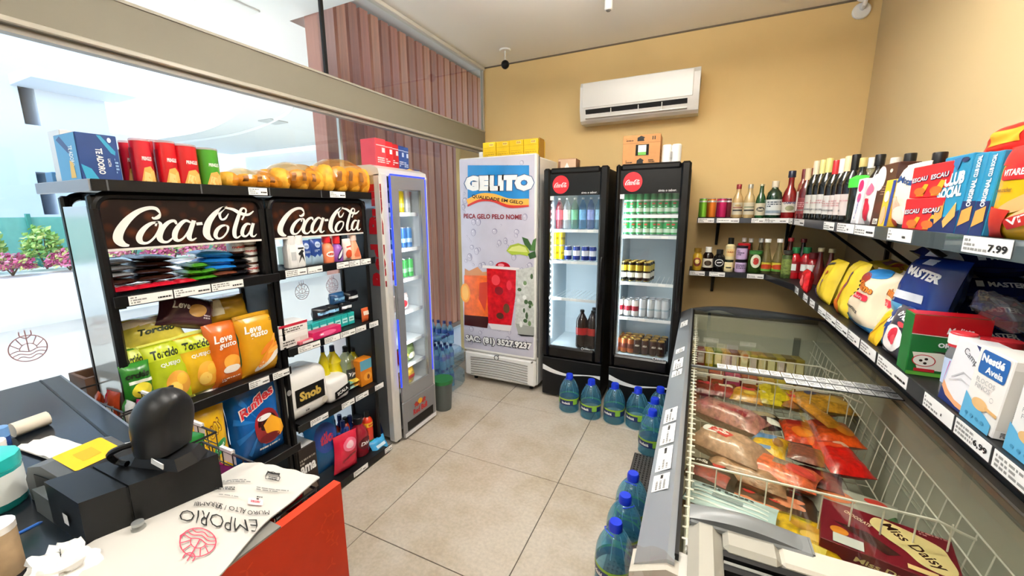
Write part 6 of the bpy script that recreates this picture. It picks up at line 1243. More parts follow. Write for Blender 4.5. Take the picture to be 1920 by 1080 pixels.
# dark red cake box
p = P(1655, 1010, z=.66); t = carton('cake_box', .30, .2, .06, M('#6e1020', .35, var=.12, scale=10), [(T('Miss Daisy', 0, .03, .14, .022, .02, .15), M('#e2c48a', .4)), (RECT(.07, .14, .005, .05), M('#2a1210', .4))],
    top=[(POLY(SPL([(.0, .19), (.06, .175), (.12, .15), (.135, .11), (.142, .06), (.115, .035), (.07, .045), (.04, .08), (.0, .11), (-.03, .15), (-.02, .185), (.0, .19)], 5)[:-1]), M('#e0cc92', .4)), (T('Miss Daisy', .058, .112, .165, .04, .02, .15, -.8), M('#3a1a12', .4)), (POLY([(-.12, .1), (.0, .03), (.03, .05), (-.04, .1)]), M('#3a1c16', .35, var=.5, scale=60)), (ELL(-.105, .06, .022, .018), M('#d8862a', .4)), (RECT(-.12, -.05, .005, .045), M('#cfd2d0', .4)), (RECT(.04, .1, .01, .028), M('#e2c48a', .4)), (T('CHOCOLATE', -.06, .15, .07, .014, .02, 0, -.5), M('#e8d8b8', .4)), (barcode(.08, .14, .175, .195, 3, 2), M('#c98a8a', .4))])
lay(t, 'dark red frozen cake box with a cream scroll label', 'box', (p.x-.03, p.y-.13, .62), -.22, .05)
sk_ = M('#d8c4d8', .3)
# ---------------------------------------------------------------- second freezer with the raised lid at the lower right
G2 = thing('lidded_freezer', 'beige freezer lid frame with grey handle at the lower right edge', 'freezer', (0, 0, 0)); be2 = M('#98958a', .45); bw = M('#bfb9ac', .4)
o = MB(); o.box(.03, .99, -.8, .84, .08, .88, bei); o.build('body', G2, smooth=0); MB().box(.06, .96, -.76, .80, 0, .08, BLACK).build('plinth', G2, smooth=0)
MB().box(.028, .095, -.8, .94, .9, .95, be2, .02).build('lid_frame', G2); MB().box(.095, .20, .865, .94, .9, .95, be2, .01).build('lid_frame', G2); MB().box(.2, .985, .87, .938, .9, .947, bw, .006).build('lid_frame', G2); MB().box(.92, .99, -.8, .87, .9, .95, be2, .01).build('lid_frame', G2)
MB().box(.095, .92, .852, .87, .9, .938, BLACK).build('track', G2, smooth=0); MB().box(.095, .92, .835, .843, .9, .936, M('#8d8f8c', .3, .6)).build('track', G2, smooth=0); MB().box(.095, .92, .82, .835, .9, .934, BLACK).build('track', G2, smooth=0)
gg = MB().box(.095, .92, -.78, .83, .915, .92, GLASS('#c4c3b4', gloss=.7, haze=.35, hazec='#8f8d7e')).build('glass', G2, smooth=0)
a = P(1436, 1070, z=.92); b2 = P(1392, 1057, z=.92); d_ = (b2-a)
prints('print', gg, plane((a+b2)/2, d_.normalized(), Vector((0, 0, 1)).cross(d_.normalized()), .0012), [(T('FRICON', 0, 0, d_.length, .016, .03), INK), (ELL(-d_.length*.66, -.004, .006, .006), INK)])
hn = MB()
def hnd(a, c):
    x = .028+.235*a; h = math.sin(PI*min(1, a*1.02+.06)); y0_ = .94+.0*a
    return Vector((x, y0_-.02+.05*c, .95+.026*h*(1-(2*c-1)**2*.5)))
hn.grid(hnd, 18, 5, M('#6f7273', .4)); hn.grid(lambda a, c: Vector((.028+.235*a, .918+.002*c, .945+(.005+.026*math.sin(PI*min(1, a*1.02+.06))*.55)*c)), 18, 2, M('#4a4d4f', .4)); hn.build('handle', G2)
MB().box(.028, .262, .915, .972, .935, .951, M('#6f7273', .4), .004).build('handle_base', G2)
# crumpled clear film hanging at the freezer corner
fm = GLASS('#f4f2ec', gloss=1., rough=.06, haze=.08, hazec='#e8e0d0', ior=1.6)
def flm(a, c):
    y = .845-.02*a+.015*noise.noise(Vector((a*4, c*6, 1))); x = fx0-.01+.16*a*(.4+.6*abs(c-.45))+.02*noise.noise(Vector((c*5, 2, a*3))); z = .93-.42*c
    return Vector((x, y-.02*math.sin(c*9+a*7)*.6-.015, z))
o = MB().grid(flm, 14, 26, fm).build('plastic_film', smooth=25); tag(o, 'crumpled clear plastic film hanging at the freezer corner', 'plastic film')
# ================================================================== wall shelves
ZU, ZL, XF2 = 1.582, 1.166, .578        # top of upper and lower boards, front plane of the right-hand shelves
YFB = 3.545
us = thing('upper_wall_shelf', 'upper black shelf running along back and right walls', 'shelf', (0, 0, 0)); ls = thing('lower_wall_shelf', 'lower black shelf with white price tags above the freezer', 'shelf', (0, 0, 0))
sm = M('#0c0c0d', .45); rail = M('#3c4047', .3, var=.1, scale=20)
MB().box(XF2+.003, XR-.002, .7, YFB, ZU-.014, ZU, sm).build('board', us, smooth=0); MB().box(-.02, XR-.002, YFB+.003, YB-.002, ZU-.014, ZU, sm).build('board', us, smooth=0)
MB().box(XF2-.003, XF2+.003, .7, YFB, ZU-.042, ZU+.002, rail).build('price_rail', us, smooth=0); MB().box(-.02, XF2, YFB-.003, YFB+.003, ZU-.036, ZU+.002, rail).build('price_rail', us, smooth=0)
MB().box(XF2-.0045, XF2-.0035, .7, 2.0, ZU-.042, ZU+.002, GLASS('#e6efef', gloss=1., haze=.22, hazec='#aab4b6')).build('clear_strip', us, smooth=0)
kx, ky = .47, 3.12
MB().prism([(XF2+.003, .7), (XR-.002, .7), (XR-.002, YB-.002), (-.05, YB-.002), (-.05, YFB+.003), (kx, YFB+.003), (XF2+.003, ky)], lambda x, y, k: (x, y, ZL-.014+k), sm, .014).build('board', ls, smooth=0)
MB().box(XF2-.003, XF2+.003, .7, ky, ZL-.042, ZL+.002, M('#202226', .35)).build('price_rail', ls, smooth=0); MB().box(-.05, kx, YFB-.003, YFB+.003, ZL-.036, ZL+.002, M('#202226', .35)).build('price_rail', ls, smooth=0)
MB().bar((kx, YFB, ZL-.018), (XF2, ky, ZL-.018), .006, .042, M('#202226', .35)).build('price_rail', ls, smooth=0)
def bracket(par, x0, x1, y0, y1, z, h, th=.02):
    """wall bracket: arm under the board, upright on the wall and a brace; from the wall (x1, y1) to the front (x0, y0)"""
    mb = MB(); A, B_ = Vector((x0, y0, z)), Vector((x1, y1, z)); mb.bar(A, B_, th, .018, BLACK); mb.bar(B_, B_-Vector((0, 0, h)), th, .018, BLACK, (x0-x1, y0-y1, 0)); mb.bar(A+(B_-A)*.12, B_-Vector((0, 0, h*.95)), th, .014, BLACK); return mb.build('bracket', par, smooth=0)
p = P(1339, 440, y=YB-.01); bracket(us, p.x+.02, p.x+.02, YFB+.05, YB-.02, ZU-.024, .2); p = P(1328, 530, y=YB-.01); bracket(ls, p.x+.03, p.x+.03, YFB+.05, YB-.02, ZL-.024, .18)
bracket(us, .62, .62, YFB+.02, YB-.02, ZU-.024, .24)
for y in (3.05, 2.35, 1.85, 1.2): bracket(us, XF2+.03, XR-.02, y, y, ZU-.024, .28)
for y in (2.95, 2.0, 1.1): bracket(ls, XF2+.05, XR-.02, y, y, ZL-.024, .2)
# price tags
k = 0
for u0, u1, tx in ((1309, 1339, None), (1344, 1386, None), (1409, 1432, None), (1432, 1480, None)): a, b2 = P(u0, 412, y=YFB), P(u1, 412, y=YFB); shift_tag(us, 0, a.x, b2.x, ZU-.034, ZU, seed=200+k, y=YFB-.0035); k += 1
a, b2 = P(1483, 415, y=YFB), P(1516, 417, y=YFB)
for y0, y1, tx in ((3.40, 3.54, None), (3.05, 3.34, None), (2.42, 2.60, None), (2.14, 2.37, None), (1.92, 2.13, None), (1.625, 1.80, None), (1.185, 1.36, '7.99')): shift_tag(us, XF2-.0052, y0, y1, ZU-.037, ZU+.001, -1, 210+k, tx); k += 1
for u0, u1 in ((1293, 1321), (1330, 1359), (1401, 1432), (1437, 1470)): a, b2 = P(u0, 512, y=YFB), P(min(u1, 1466), 516, y=YFB); shift_tag(ls, 0, a.x, min(kx, b2.x), ZL-.034, ZL, seed=230+k, y=YFB-.0035); k += 1
ys_ = [(2.98, 3.07), (2.74, 2.84), (2.58, 2.68), (2.36, 2.5), (2.2, 2.35), (2.04, 2.19), (1.9, 2.03), (1.74, 1.885), (1.5, 1.72), (1.26, 1.4), (1.12, 1.25), (.92, 1.11)]
for i, (y0, y1) in enumerate(ys_): shift_tag(ls, XF2-.0032, y0, y1, ZL-.038, ZL, -1, 240+i, {10: '6,99', 11: '15,99'}.get(i))
# ---------------------------------------------------------------- upper shelf, back wall part
def bb(lb, cat, name, u0, u1, vt, prof, body, y=YFB+.07, z=ZU, group=None, zb=None, **k):
    """item on a back wall shelf: width and top measured, base on the board"""
    a, b2 = P(u0, 405 if z == ZU else 505, y=y), P(u1, 405 if z == ZU else 505, y=y); top_ = P((u0+u1)/2, vt, y=y).z; zb = zb if zb is not None else z; r = (b2.x-a.x)/2
    o = bottle(name, r, top_-zb, prof, body, **k); return lay(o, lb, cat, ((a.x+b2.x)/2, y, zb+.001), 0, group=group)
for i, (u0, u1, c, nm) in enumerate(((1312, 1324, '#7fc23a', 'lime green'), (1327, 1341, '#e8802a', 'orange'), (1345, 1361, '#b8205a', 'raspberry'), (1359, 1370, '#5a1420', 'dark red'))):
    a, b2 = P(u0, 405, y=YFB+.06), P(u1, 405, y=YFB+.06); r = (b2.x-a.x)/2; h = P((u0+u1)/2, 372, y=YFB+.06).z-ZU
    o = can_mesh(r, h, M(c, .3, .3), [(h*.8, h*.88, M('#d8dade', .3, .5))]).build('energy_can'); lay(o, '%s slim can at the left end of the upper shelf' % nm, 'can', ((a.x+b2.x)/2, YFB+.06, ZU+.001), group='slim cans on the upper shelf')
    o = copy_tree(o); o.location.y += r*2.2; o.location.x -= .012; o['label'] = '%s slim can standing behind its twin on the upper shelf' % nm
beer = [(.9, 0), (1, .03), (1, .5), (.85, .62), (.48, .74), (.4, .94), (.44, .945), (.44, .97)]
clr = M('#b89a6a', .12, coat=.5); cream = M('#c9c0a8', .45)
bb('clear beer bottle with red neck foil', 'bottle', 'beer_bottle', 1371, 1391, 346, beer, clr, cap=M('#8a1a22', .4), capz=.86, capr=.5, label=(.1, .46, cream), items=[(RECT(-.5, .5, .3, .42), M('#2a2a2a', .5)), (RECT(-.5, .5, .55, .62), M('#8a3a2a', .5)), (ELL(0, .75, .3, .1), M('#b8a070', .5))])
bb('clear beer bottle with silver neck foil', 'bottle', 'beer_bottle', 1392, 1413, 346, beer, M('#c0a878', .12, coat=.5), cap=M('#a8a498', .3, .5), capz=.88, capr=.48, label=(.1, .46, cream), items=[(RECT(-.5, .5, .3, .42), M('#2a2a2a', .5)), (RECT(-.5, .5, .6, .66), M('#3a5a3a', .5))])
bb('green bottle with cream label', 'bottle', 'beer_bottle', 1414, 1433, 346, beer, M('#1d4a26', .12, coat=.5), cap=M('#b8b090', .3, .4), capz=.95, capr=.5, label=(.08, .44, cream), items=[(ELL(0, .5, .42, .2), M('#2a2a26', .5)), (T('Stella', 0, .5, .6, .2, .02, .2), M('#e8e0c8', .5))])
gin = [(.96, 0), (1, .02), (1, .55), (.9, .68), (.5, .78), (.4, .82), (.4, .88)]
bb('dark green spirits bottle with a large white label', 'bottle', 'spirits_bottle', 1433, 1463, 340, gin, M('#10301e', .12, coat=.6), cap=M('#d8cdb8', .4), capz=.83, capr=.46, label=(.08, .5, M('#dfe3e4', .45)), items=[(barcode(-.5, .5, .5, .9, 3, 3), M('#3a4a5a', .5)), (RECT(-.6, .6, .12, .3), M('#8a9aa8', .5))])
liq = [(.98, 0), (1, .02), (1, .42), (.8, .56), (.46, .66), (.4, .72), (.38, .88)]
bb('red bitter liqueur bottle with navy cap', 'bottle', 'spirits_bottle', 1462, 1491, 321, liq, M('#7a0c10', .1, coat=.6), cap=M('#141e3a', .35), capz=.86, capr=.5, label=(.12, .34, M('#d8d2c4', .45)), items=[(T('CAMPARI', 0, .92, .9, .22, .03, .15), M('#2a2a5a', .5)), (ELL(0, .4, .3, .25), M('#8a8a6a', .5))])
bb('small reddish spirits bottle with dark red foil', 'bottle', 'spirits_bottle', 1489, 1508, 318, gin, M('#8a3a34', .12, coat=.5), y=YFB+.02, cap=M('#6a1218', .4), capz=.8, capr=.5, label=(.15, .55, M('#e2dad2', .45)), items=[(ELL(0, .6, .3, .2), M('#4a2a26', .5))])
bb('amber spirits bottle with dark red foil set behind', 'bottle', 'spirits_bottle', 1500, 1518, 316, gin, M('#5a1e18', .12, coat=.5), y=YFB+.1, cap=M('#7a141c', .4), capz=.8, capr=.5)
# ---------------------------------------------------------------- upper shelf, right wall part
XU2 = XF2+.05
def rr_(lb, cat, name, u, y, vt, r, prof, body, x=XU2, z=ZU, group=None, **k):
    pt = P(u, vt, y=y); o = bottle(name, r, pt.z-z, prof, body, **k); return lay(o, lb, cat, (pt.x, y, z+.001), -PI/2+.5, group=group)
wine = [(.95, 0), (1, .02), (1, .56), (.85, .66), (.42, .76), (.36, .8), (.36, .97)]
wl_ = [('rose wine bottle with pale cream capsule', 1517, 3.36, 316, '#5a1a1c', '#e0cfa8', '#7a2a2c'), ('dark wine bottle with ivory capsule next to the rose one', 1533, 3.24, 302, '#141612', '#e6dcc0', '#c4c2ba'), ('dark wine bottle with pale yellow capsule', 1545, 3.13, 300, '#161812', '#d8d08a', '#c8c6be'),
       ('dark wine bottle with lemon capsule and white label', 1557, 3.02, 297, '#121410', '#e0d88a', '#cac8c4'), ('dark wine bottle with bright red capsule', 1570, 2.90, 301, '#101210', '#b01c24', '#c9c6c2'), ('dark wine bottle with white capsule', 1583, 2.78, 298, '#0e100e', '#d8d8d6', '#ccc2be'), ('dark wine bottle with beige capsule', 1594, 2.66, 293, '#101010', '#dcc29a', '#cbc0bc'), ('dark wine bottle with black capsule at the end of the wine row', 1607, 2.54, 290, '#0c0d0c', '#121212', '#c4b8b4')]
for i, (lb, u, y, vt, c, cp_c, lc) in enumerate(wl_):
    rr_(lb, 'wine bottle', 'wine_bottle', u, y, vt, .040, wine, M(c, .1, coat=.6), cap=M(cp_c, .35), capz=.77, capr=.42, label=(.1, .42, M(lc, .5)), items=[(barcode(-.5, .5, .4, .75, i, 3), M('#b88a8a', .5)), (barcode(-.4, .4, .15, .3, i+9, 1), M('#7a7a78', .5))], group='wine bottles')
rr_('dark bottle with bright green collar beside the wine', 'bottle', 'spirits_bottle', 1621, 2.46, 296, .038, wine, M('#151a14', .1, coat=.6), cap=M('#b8a86a', .35), capz=.86, capr=.4)
o = MB().lathe([(.044, 0), (.044, .04), (.02, .055)], M('#3fb83a', .4), 16).build('green_collar', bpy.data.objects[[q.name for q in bpy.data.objects if q.get('label', '').startswith('dark bottle with bright green')][0]], (0, 0, .16))
for lb, u, y, vt, c in (('tall bottle top with black screw cap behind the brown pouch', 1652, 2.36, 290, '#151515'), ('clear bottle top with pale cap behind the brown pouch', 1636, 2.46, 296, '#cfd2d2'), ('tall bottle top with black screw cap behind the cream pouch', 1708, 2.08, 288, '#151515'), ('clear bottle with silver cap behind the cream pouch', 1681, 2.22, 296, '#b8b4ac'), ('tall bottle top with black screw cap behind the crackers', 1764, 1.80, 286, '#151515')):
    rr_(lb, 'bottle', 'spirits_bottle', u, y, vt, .036, wine, GLASS('#e2e6e2', haze=.2) if c != '#151515' else M('#1c1410', .12, coat=.5), x=XF2+.16, cap=M(c, .35), capz=.84, capr=.5)
def rs(lb, cat, name, u0, u1, vt, vb, d_, m, items=(), x=XF2+.015, seed=1, z=ZU, rx=-.05, kind='bag', rz=RZR, group=None, w_=None, **k):
    """item on a right wall shelf measured at its front plane"""
    yc, zb, w2, h_ = fit(u0, u1, vt, vb, x=x); w_ = w_ or w2; top_ = P((u0+u1)/2, vt, x=x).z; h_ = max(.03, top_-z)
    if kind == 'bag': o = bag(name, w_, h_, d_, m, items, seed, **k); return lay(o, lb, cat, (x+d_*.42, yc, z+.001), rz, rx, 0, group)
    it = [(([(a*w_, c*h_) for a, c in s[0]], s[1]), mm) for s, mm in items]; o = carton(name, w_, d_, h_, m, it, **k); return lay(o, lb, cat, (x, yc, z+.001), rz, rx, 0, group)
rs('slim white and pink carton between wine and the brown pouch', 'carton', 'drink_carton', 1588, 1610, 338, 430, .05, M('#e8e6ea', .4), [(ELL(-.0, .84, .34, .13), M('#d8206a', .4)), (ELL(.05, .58, .25, .1), M('#d84a86', .4)), (T('Leite', 0, .35, .5, .12, .02, 0, 1.2), M('#3a5aa8', .4)), (RECT(-.3, .3, .02, .08), M('#c9c9cc', .4))], kind='box', w_=.085)
rs('pink berry pouch beside the white carton', 'pouch', 'cream_pouch', 1604, 1628, 330, 432, .05, M('#e6dcd8', .35), [(ELL(0, .3, .4, .22), M('#b8203a', .4)), (ELL(.1, .7, .3, .12), M('#d86a8a', .4))], seed=300, w_=.09)
rs('tall brown pouch with white swirl', 'pouch', 'chocolate_pouch', 1622, 1664, 312, 436, .06, M('#40201a', .35, var=.1, scale=12), [(ELL(-.38, .78, .3, .2), M('#e8e2da', .4)), (ELL(.18, .88, .08, .03), M('#d8ccc4', .4)), (barcode(-.2, .3, .5, .66, 4, 4), M('#8a6a5a', .5)), (ELL(0, .3, .4, .1), M('#5a2c22', .4)), (RECT(-.3, .0, .03, .12), M('#e2ddd2', .5)), (barcode(-.27, -.03, .04, .11, 6, 3), INK)], kind='box', w_=.15)
rs('yellow and blue cream packet in front of the brown pouch', 'packet', 'cream_packet', 1640, 1662, 340, 438, .05, M('#e6c23a', .35), [(RECT(.2, .5, .02, .98), M('#1f3a86', .4)), (ELL(-.15, .25, .25, .2), M('#e8b08a', .4)), (ELL(-.1, .65, .25, .12), M('#efe8d8', .4))], x=XF2+.01, kind='box', w_=.085)
rs('cream coloured pouch with dark lettering', 'pouch', 'milk_pouch', 1652, 1702, 312, 440, .06, M('#e9e2ce', .35, var=.04, scale=14), [(T('Moça', .05, .72, .7, .13, .04, .1, -.12), M('#23467a', .4)), (ELL(-.2, .3, .26, .2), M('#e2b49a', .4)), (ELL(.1, .2, .3, .14), M('#efe9dc', .4)), (ELL(-.25, .08, .2, .06), M('#c8404a', .4))], seed=301, w_=.17)
isc = [(POLY([(-.3, .05), (-.1, .05), (.0, .4), (-.1, .42)]), M('#f0b22a', .4)), (POLY([(.1, .05), (.3, .05), (.4, .45), (.3, .5)]), M('#f0b22a', .4)), (T('ESCAU', -.25, .58, .44, .17, .05, .2, .12), M('#2a2a6a', .4)), (T('ESCAU', .25, .62, .44, .17, .05, .2, .12), M('#2a2a6a', .4)), (T('ESCAU', -.25, .585, .42, .14, .02, .2, .12), WHITE), (T('ESCAU', .25, .625, .42, .14, .02, .2, .12), WHITE), (ELL(-.2, .2, .15, .12), M('#d86a2a', .4)), (ELL(.22, .2, .15, .12), M('#d86a2a', .4))]
for j, nm in ((0, 'lower'), (1, 'upper')):
    yc, zb, w_, h_ = fit(1688, 1758, 305, 440, x=XF2+.012); it = [(([(a*w_, c*.094) for a, c in s[0]], s[1]), mm) for s, mm in isc]
    o = carton('chocolate_drink_pack', w_, .1, .094, M('#d81f2c', .35, var=.08, scale=12), it); lay(o, '%s red wrapped pack of chocolate drink cartons' % nm, 'drink pack', (XF2+.012+.004*j, yc-.004*j, ZU+.001+.0955*j), RZR, -.0, 0, 'chocolate drink packs')
cs = [(POLY([(-.5, .0), (.5, .0), (.5, .3), (.0, .2), (-.5, .3)]), M('#14285e', .4)), (T('CLUB', .05, .70, .7, .17, .05, 0, .05), WHITE), (T('SOCIAL', .0, .53, .85, .15, .05, 0, .05), WHITE), (POLY([(-.4, .28), (-.1, .42), (-.05, .2), (-.3, .1)]), M('#d89a4a', .4)), (POLY([(.0, .15), (.35, .4), (.42, .22), (.1, .06)]), M('#e0a85a', .4)), (ELL(.3, .93, .12, .03), M('#0f2a5a', .4)), (POLY([(-.2, .95), (.1, .8), (.2, .98)]), M('#1f6aa0', .4))]
cside = [(RECT(.0, .1, .0, .1), M('#14285e', .4)), (T('ORIGINAL', .028, .13, .09, .022, .03, 0, PI/2), WHITE), (T('CLUB', .028, .2, .04, .02, .03, 0, PI/2), WHITE), (POLY([(.008, .02), (.05, .03), (.045, .06), (.01, .055)]), M('#d89a4a', .4))]
rs('blue cracker box standing next to the red drink packs', 'crackers', 'cracker_box', 1738, 1787, 298, 440, .055, M('#1d86b0', .35, var=.08, scale=10), cs, kind='box', x=XF2+.01)
spn = [(RECT(-.5, .5, .0, .45), M('#14285e', .4)), (T('ORIGINAL', .05, .55, .36, .36, .04, 0, 0), WHITE), (POLY([(-.4, .12), (.35, .2), (.4, .4), (-.3, .34)]), M('#d89a4a', .4)), (POLY([(-.4, .0), (.4, .02), (.3, .12), (-.35, .08)]), M('#d0924a', .4))]
for u0, u1, vt, nm in ((1788, 1813, 294, 'in the middle of the three'), (1814, 1839, 291, 'nearest the yellow cracker bag')):
    o = rs('blue cracker box with its spine out, '+nm, 'crackers', 'cracker_box', u0, u1, vt, 446, .14, M('#1d86b0', .35, var=.08, scale=10), [], kind='box', x=XF2+.008)
    ww, hh = max(v[0] for v in o.bound_box), max(v[2] for v in o.bound_box)
    prints('print', o, plane((0, 0, 0), (1, 0, 0), (0, 0, 1), .001), [(RECT(-ww*.98, ww*.98, .0, .42*hh), M('#14285e', .4)), (T('ORIGINAL', 0, .52*hh, .34*hh, ww*.7, .04, 0, PI/2), WHITE), (T('CLUB SOCIAL', 0, .84*hh, .26*hh, ww*.6, .04, 0, PI/2), WHITE), (POLY([(-ww*.8, .1*hh), (ww*.8, .18*hh), (ww*.7, .36*hh), (-ww*.7, .3*hh)]), M('#d89a4a', .4))], lift=.0003)
vb_ = [(POLY([(-.5, .8), (.5, .72), (.5, 1.), (-.5, 1.)]), M('#c8101c', .35)), (RRECT(-.36, .1, .62, .78, .05), M('#b81420', .4)), (T('VITARELLA', -.13, .7, .4, .07, .03), WHITE), (T('cream cracker', -.28, .52, .26, .05, .01), M('#5a3a12', .4)), (ELL(.1, .42, .42, .08, ang=.35), M('#d8a86a', .4)), (ELL(.2, .3, .4, .08, ang=.35), M('#e2b880', .4)), (POLY([(-.2, .2), (.5, .42), (.5, .28), (-.15, .1)]), M('#c8201c', .4)), (T('VITAMI', .15, .26, .6, .07, .03, 0, .3), WHITE), (POLY([(-.5, 0), (-.3, .0), (-.1, .3), (-.5, .35)]), M('#c22a1c', .4))]
rs('large yellow and red cracker bag at the right end of the upper shelf', 'crackers', 'cracker_bag', 1828, 2010, 268, 452, .06, M('#e8b212', .25, var=.06, scale=9), vb_, seed=305, rx=-.03, x=XF2+.0, wr=.05)
mb_ = bag('snack_pouch', .3, .1, .08, M('#b81a1a', .3, var=.4, scale=20), [(RECT(-.3, .2, .3, .7), M('#e8a22a', .4))], 306); yy = P(1890, 285, x=.75); lay(mb_, 'dark red and orange pouch lying behind the yellow cracker bag', 'pouch', (.77, yy.y, ZU+.20), RZR, -.3)
o = carton('stock_box', .3, .16, .198, M('#8a5a3a', .6)); lay(o, 'brown carton hidden behind the yellow cracker bag', 'box', (.70, yy.y, ZU+.001), RZR)
# ---------------------------------------------------------------- lower shelf, back wall part
sq4 = [(.9, 0), (1, .04), (1, .66), (.7, .76), (.5, .8), (.5, .84)]
jarp = [(.92, 0), (1, .04), (1, .78), (.9, .84)]
def bl2(*a, **k): return bb(*a, z=ZL, **k)
bl2('mustard yellow squeeze bottle at the left end of the lower shelf', 'bottle', 'sauce_bottle', 1297, 1315, 465, sq4, M('#c8a22a', .3), cap=M('#8a6a1a', .4), capz=.82, capr=.8, items=[(ELL(0, .38, .42, .2), M('#7a2a22', .4)), (ELL(0, .4, .25, .1), M('#e8d88a', .4))])
bl2('dark sauce bottle with white cap and label', 'bottle', 'sauce_bottle', 1316, 1336, 463, sq4, M('#1c0e0a', .2, coat=.4), cap='#ecebe6', capz=.78, capr=.62, label=(.14, .52, M('#d8d4c8', .45)), items=[(ELL(0, .5, .36, .3), M('#3a2a1a', .5))])
bl2('black sauce bottle with ornate white label', 'bottle', 'sauce_bottle', 1336, 1358, 468, sq4, M('#0e0d0d', .2, coat=.4), cap='#1a1a1a', capz=.8, capr=.6, label=(.2, .62, M('#17171a', .4)), items=[(STROKE([(.36*math.cos(i*.524), .5+.36*math.sin(i*.524)) for i in range(12)], .07, True), WHITE), (STROKE([(-.2, .5), (.2, .55)], .1), WHITE)])
bl2('cream jar at the bottom of the stacked jars', 'jar', 'condiment_jar', 1356, 1374, 487, jarp, M('#e2d6a8', .3), cap=M('#1f2a1e', .4), capz=.82, capr=1., items=[(RECT(-.5, .5, .2, .55), M('#efe2a8', .4)), (RECT(-.3, .3, .3, .42), M('#3a3a2a', .4))])
z2 = P(1365, 487, y=YFB+.07).z
bl2('tall cream jar with dark cap stacked on the lower jar', 'jar', 'condiment_jar', 1357, 1375, 446, [(.95, 0), (1, .04), (1, .62), (.5, .74), (.46, .8)], M('#e6d8a6', .3), zb=z2+.002, cap=M('#14140f', .4), capz=.64, capr=.62, items=[(RECT(-.5, .5, .15, .5), M('#e8c88a', .4)), (STROKE([(-.4, .36), (.4, .36)], .07), M('#a8522a', .4))])
for i, (zb, vt, nm) in enumerate(((None, 488, 'lower'), (P(1388, 487, y=YFB+.07).z+.003, 461, 'upper'))):
    bl2('%s lilac jar with dark lid' % nm, 'jar', 'condiment_jar', 1377, 1399, vt, jarp, M('#b8a0c8', .35), zb=zb, cap=M('#1a1220', .4), capz=.86, capr=1.02, items=[(barcode(-.45, .45, .3, .7, i, 3), M('#4a3a5a', .5))], group='lilac jars')
bl2('red lidded jar top behind the lilac jars', 'jar', 'condiment_jar', 1379, 1403, 456, jarp, M('#8a1a22', .3), y=YFB+.16, cap=M('#b81c24', .4), capz=.8, capr=1.05)
oil = [(.9, 0), (1, .03), (1, .34), (.85, .46), (.5, .66), (.36, .8), (.36, .9)]
for i, (u0, u1, vt, nm) in enumerate(((1381, 1399, 446, 'behind the lilac jars'), (1394, 1412, 447, 'between lilac jars and green jar'), (1412, 1432, 447, 'behind the green jar'))):
    bl2('clear vinegar bottle top %s' % nm, 'bottle', 'vinegar_bottle', u0, u1, vt, oil, GLASS('#c8c2a2', haze=.35, hazec='#8a8460'), y=YFB+.19, cap='#d8d4cc', capz=.88, capr=.5, group='clear bottles at the back')
bl2('large jar of green olives', 'jar', 'olive_jar', 1400, 1428, 470, jarp, GLASS('#b8cc8a', haze=.6, hazec='#4f7a2a'), cap=M('#2f6a2a', .4), capz=.86, capr=.95, items=[(ELL(0, .55, .36, .3), M('#dfe2c8', .4)), (ELL(0, .55, .2, .16), M('#b8342a', .4))])
for i, (u0, u1) in enumerate(((1423, 1446), (1445, 1469))):
    bl2('%s of the two clear vinegar bottles with yellow labels' % ['left', 'right'][i], 'bottle', 'vinegar_bottle', u0, u1, 448, oil, GLASS('#e0dcc0', haze=.35, hazec='#b8b07a'), cap='#efeeea', capz=.9, capr=.5, label=(.08, .33, M('#c8b83a', .4)), items=[(ELL(0, .5, .6, .3), M('#b8401c', .4)), (RECT(-1, 1, 0, .25), M('#5f9a3a', .4))], group='vinegar bottles')
# corner and right wall part of the lower shelf
XC2 = XF2+.06
def cor(lb, cat, name, u, y, vt, r, prof, body, **k):
    pt = P(u, vt, y=y); o = bottle(name, r, max(.08, pt.z-ZL), prof, body, **k); return lay(o, lb, cat, (pt.x, y, ZL+.001), -.5)
cor('dark red bottle with golden label in the shelf corner', 'bottle', 'sauce_bottle', 1484, 3.62, 446, .038, oil, M('#3a1410', .15, coat=.4), cap='#7a1418', capz=.9, capr=.5, label=(.3, .5, M('#b8922a', .4)))
cor('dark bottle with red cap at the back of the shelf corner', 'bottle', 'sauce_bottle', 1508, 3.62, 448, .038, oil, M('#241412', .15, coat=.4), cap='#6a1418', capz=.9, capr=.5, label=(.3, .5, M('#c8c0a8', .4)))
cor('green and black jar in the shelf corner', 'jar', 'condiment_jar', 1479, 3.42, 470, .034, jarp, M('#3a4a22', .3, var=.6, scale=60), cap='#2a2a22', capz=.88, capr=.9, label=(.15, .7, M('#6a7a3a', .45, var=.5, scale=70)))
for i, (u, y, vt) in enumerate(((1494, 3.42, 464), (1515, 3.40, 464))):
    cor('ketchup bottle with green cap, %s of two' % ['left', 'right'][i], 'bottle', 'ketchup_bottle', u, y, vt, .034, sq4, M('#a8141c', .2, coat=.3), cap='#1f6a3a', capz=.82, capr=.7, label=(.2, .55, M('#8a1018', .4)), items=[(RECT(-.3, .3, .2, .8), M('#dfe4de', .4))])
cor('dark red squeeze bottle beside the ketchup', 'bottle', 'ketchup_bottle', 1527, 3.28, 474, .036, sq4, M('#8a141c', .2, coat=.3), cap='#5a0f14', capz=.8, capr=.7, label=(.3, .6, M('#e2dcd6', .4)))
for i, (u, y, vt) in enumerate(((1541, 3.2, 465), (1561, 3.15, 467))):
    cor('dark sauce bottle with golden cap behind the pasta bags, %s' % ['left', 'right'][i], 'bottle', 'sauce_bottle', u, y, vt, .034, oil, M('#5a1a14', .15, coat=.4), cap='#d8c89a', capz=.9, capr=.5)
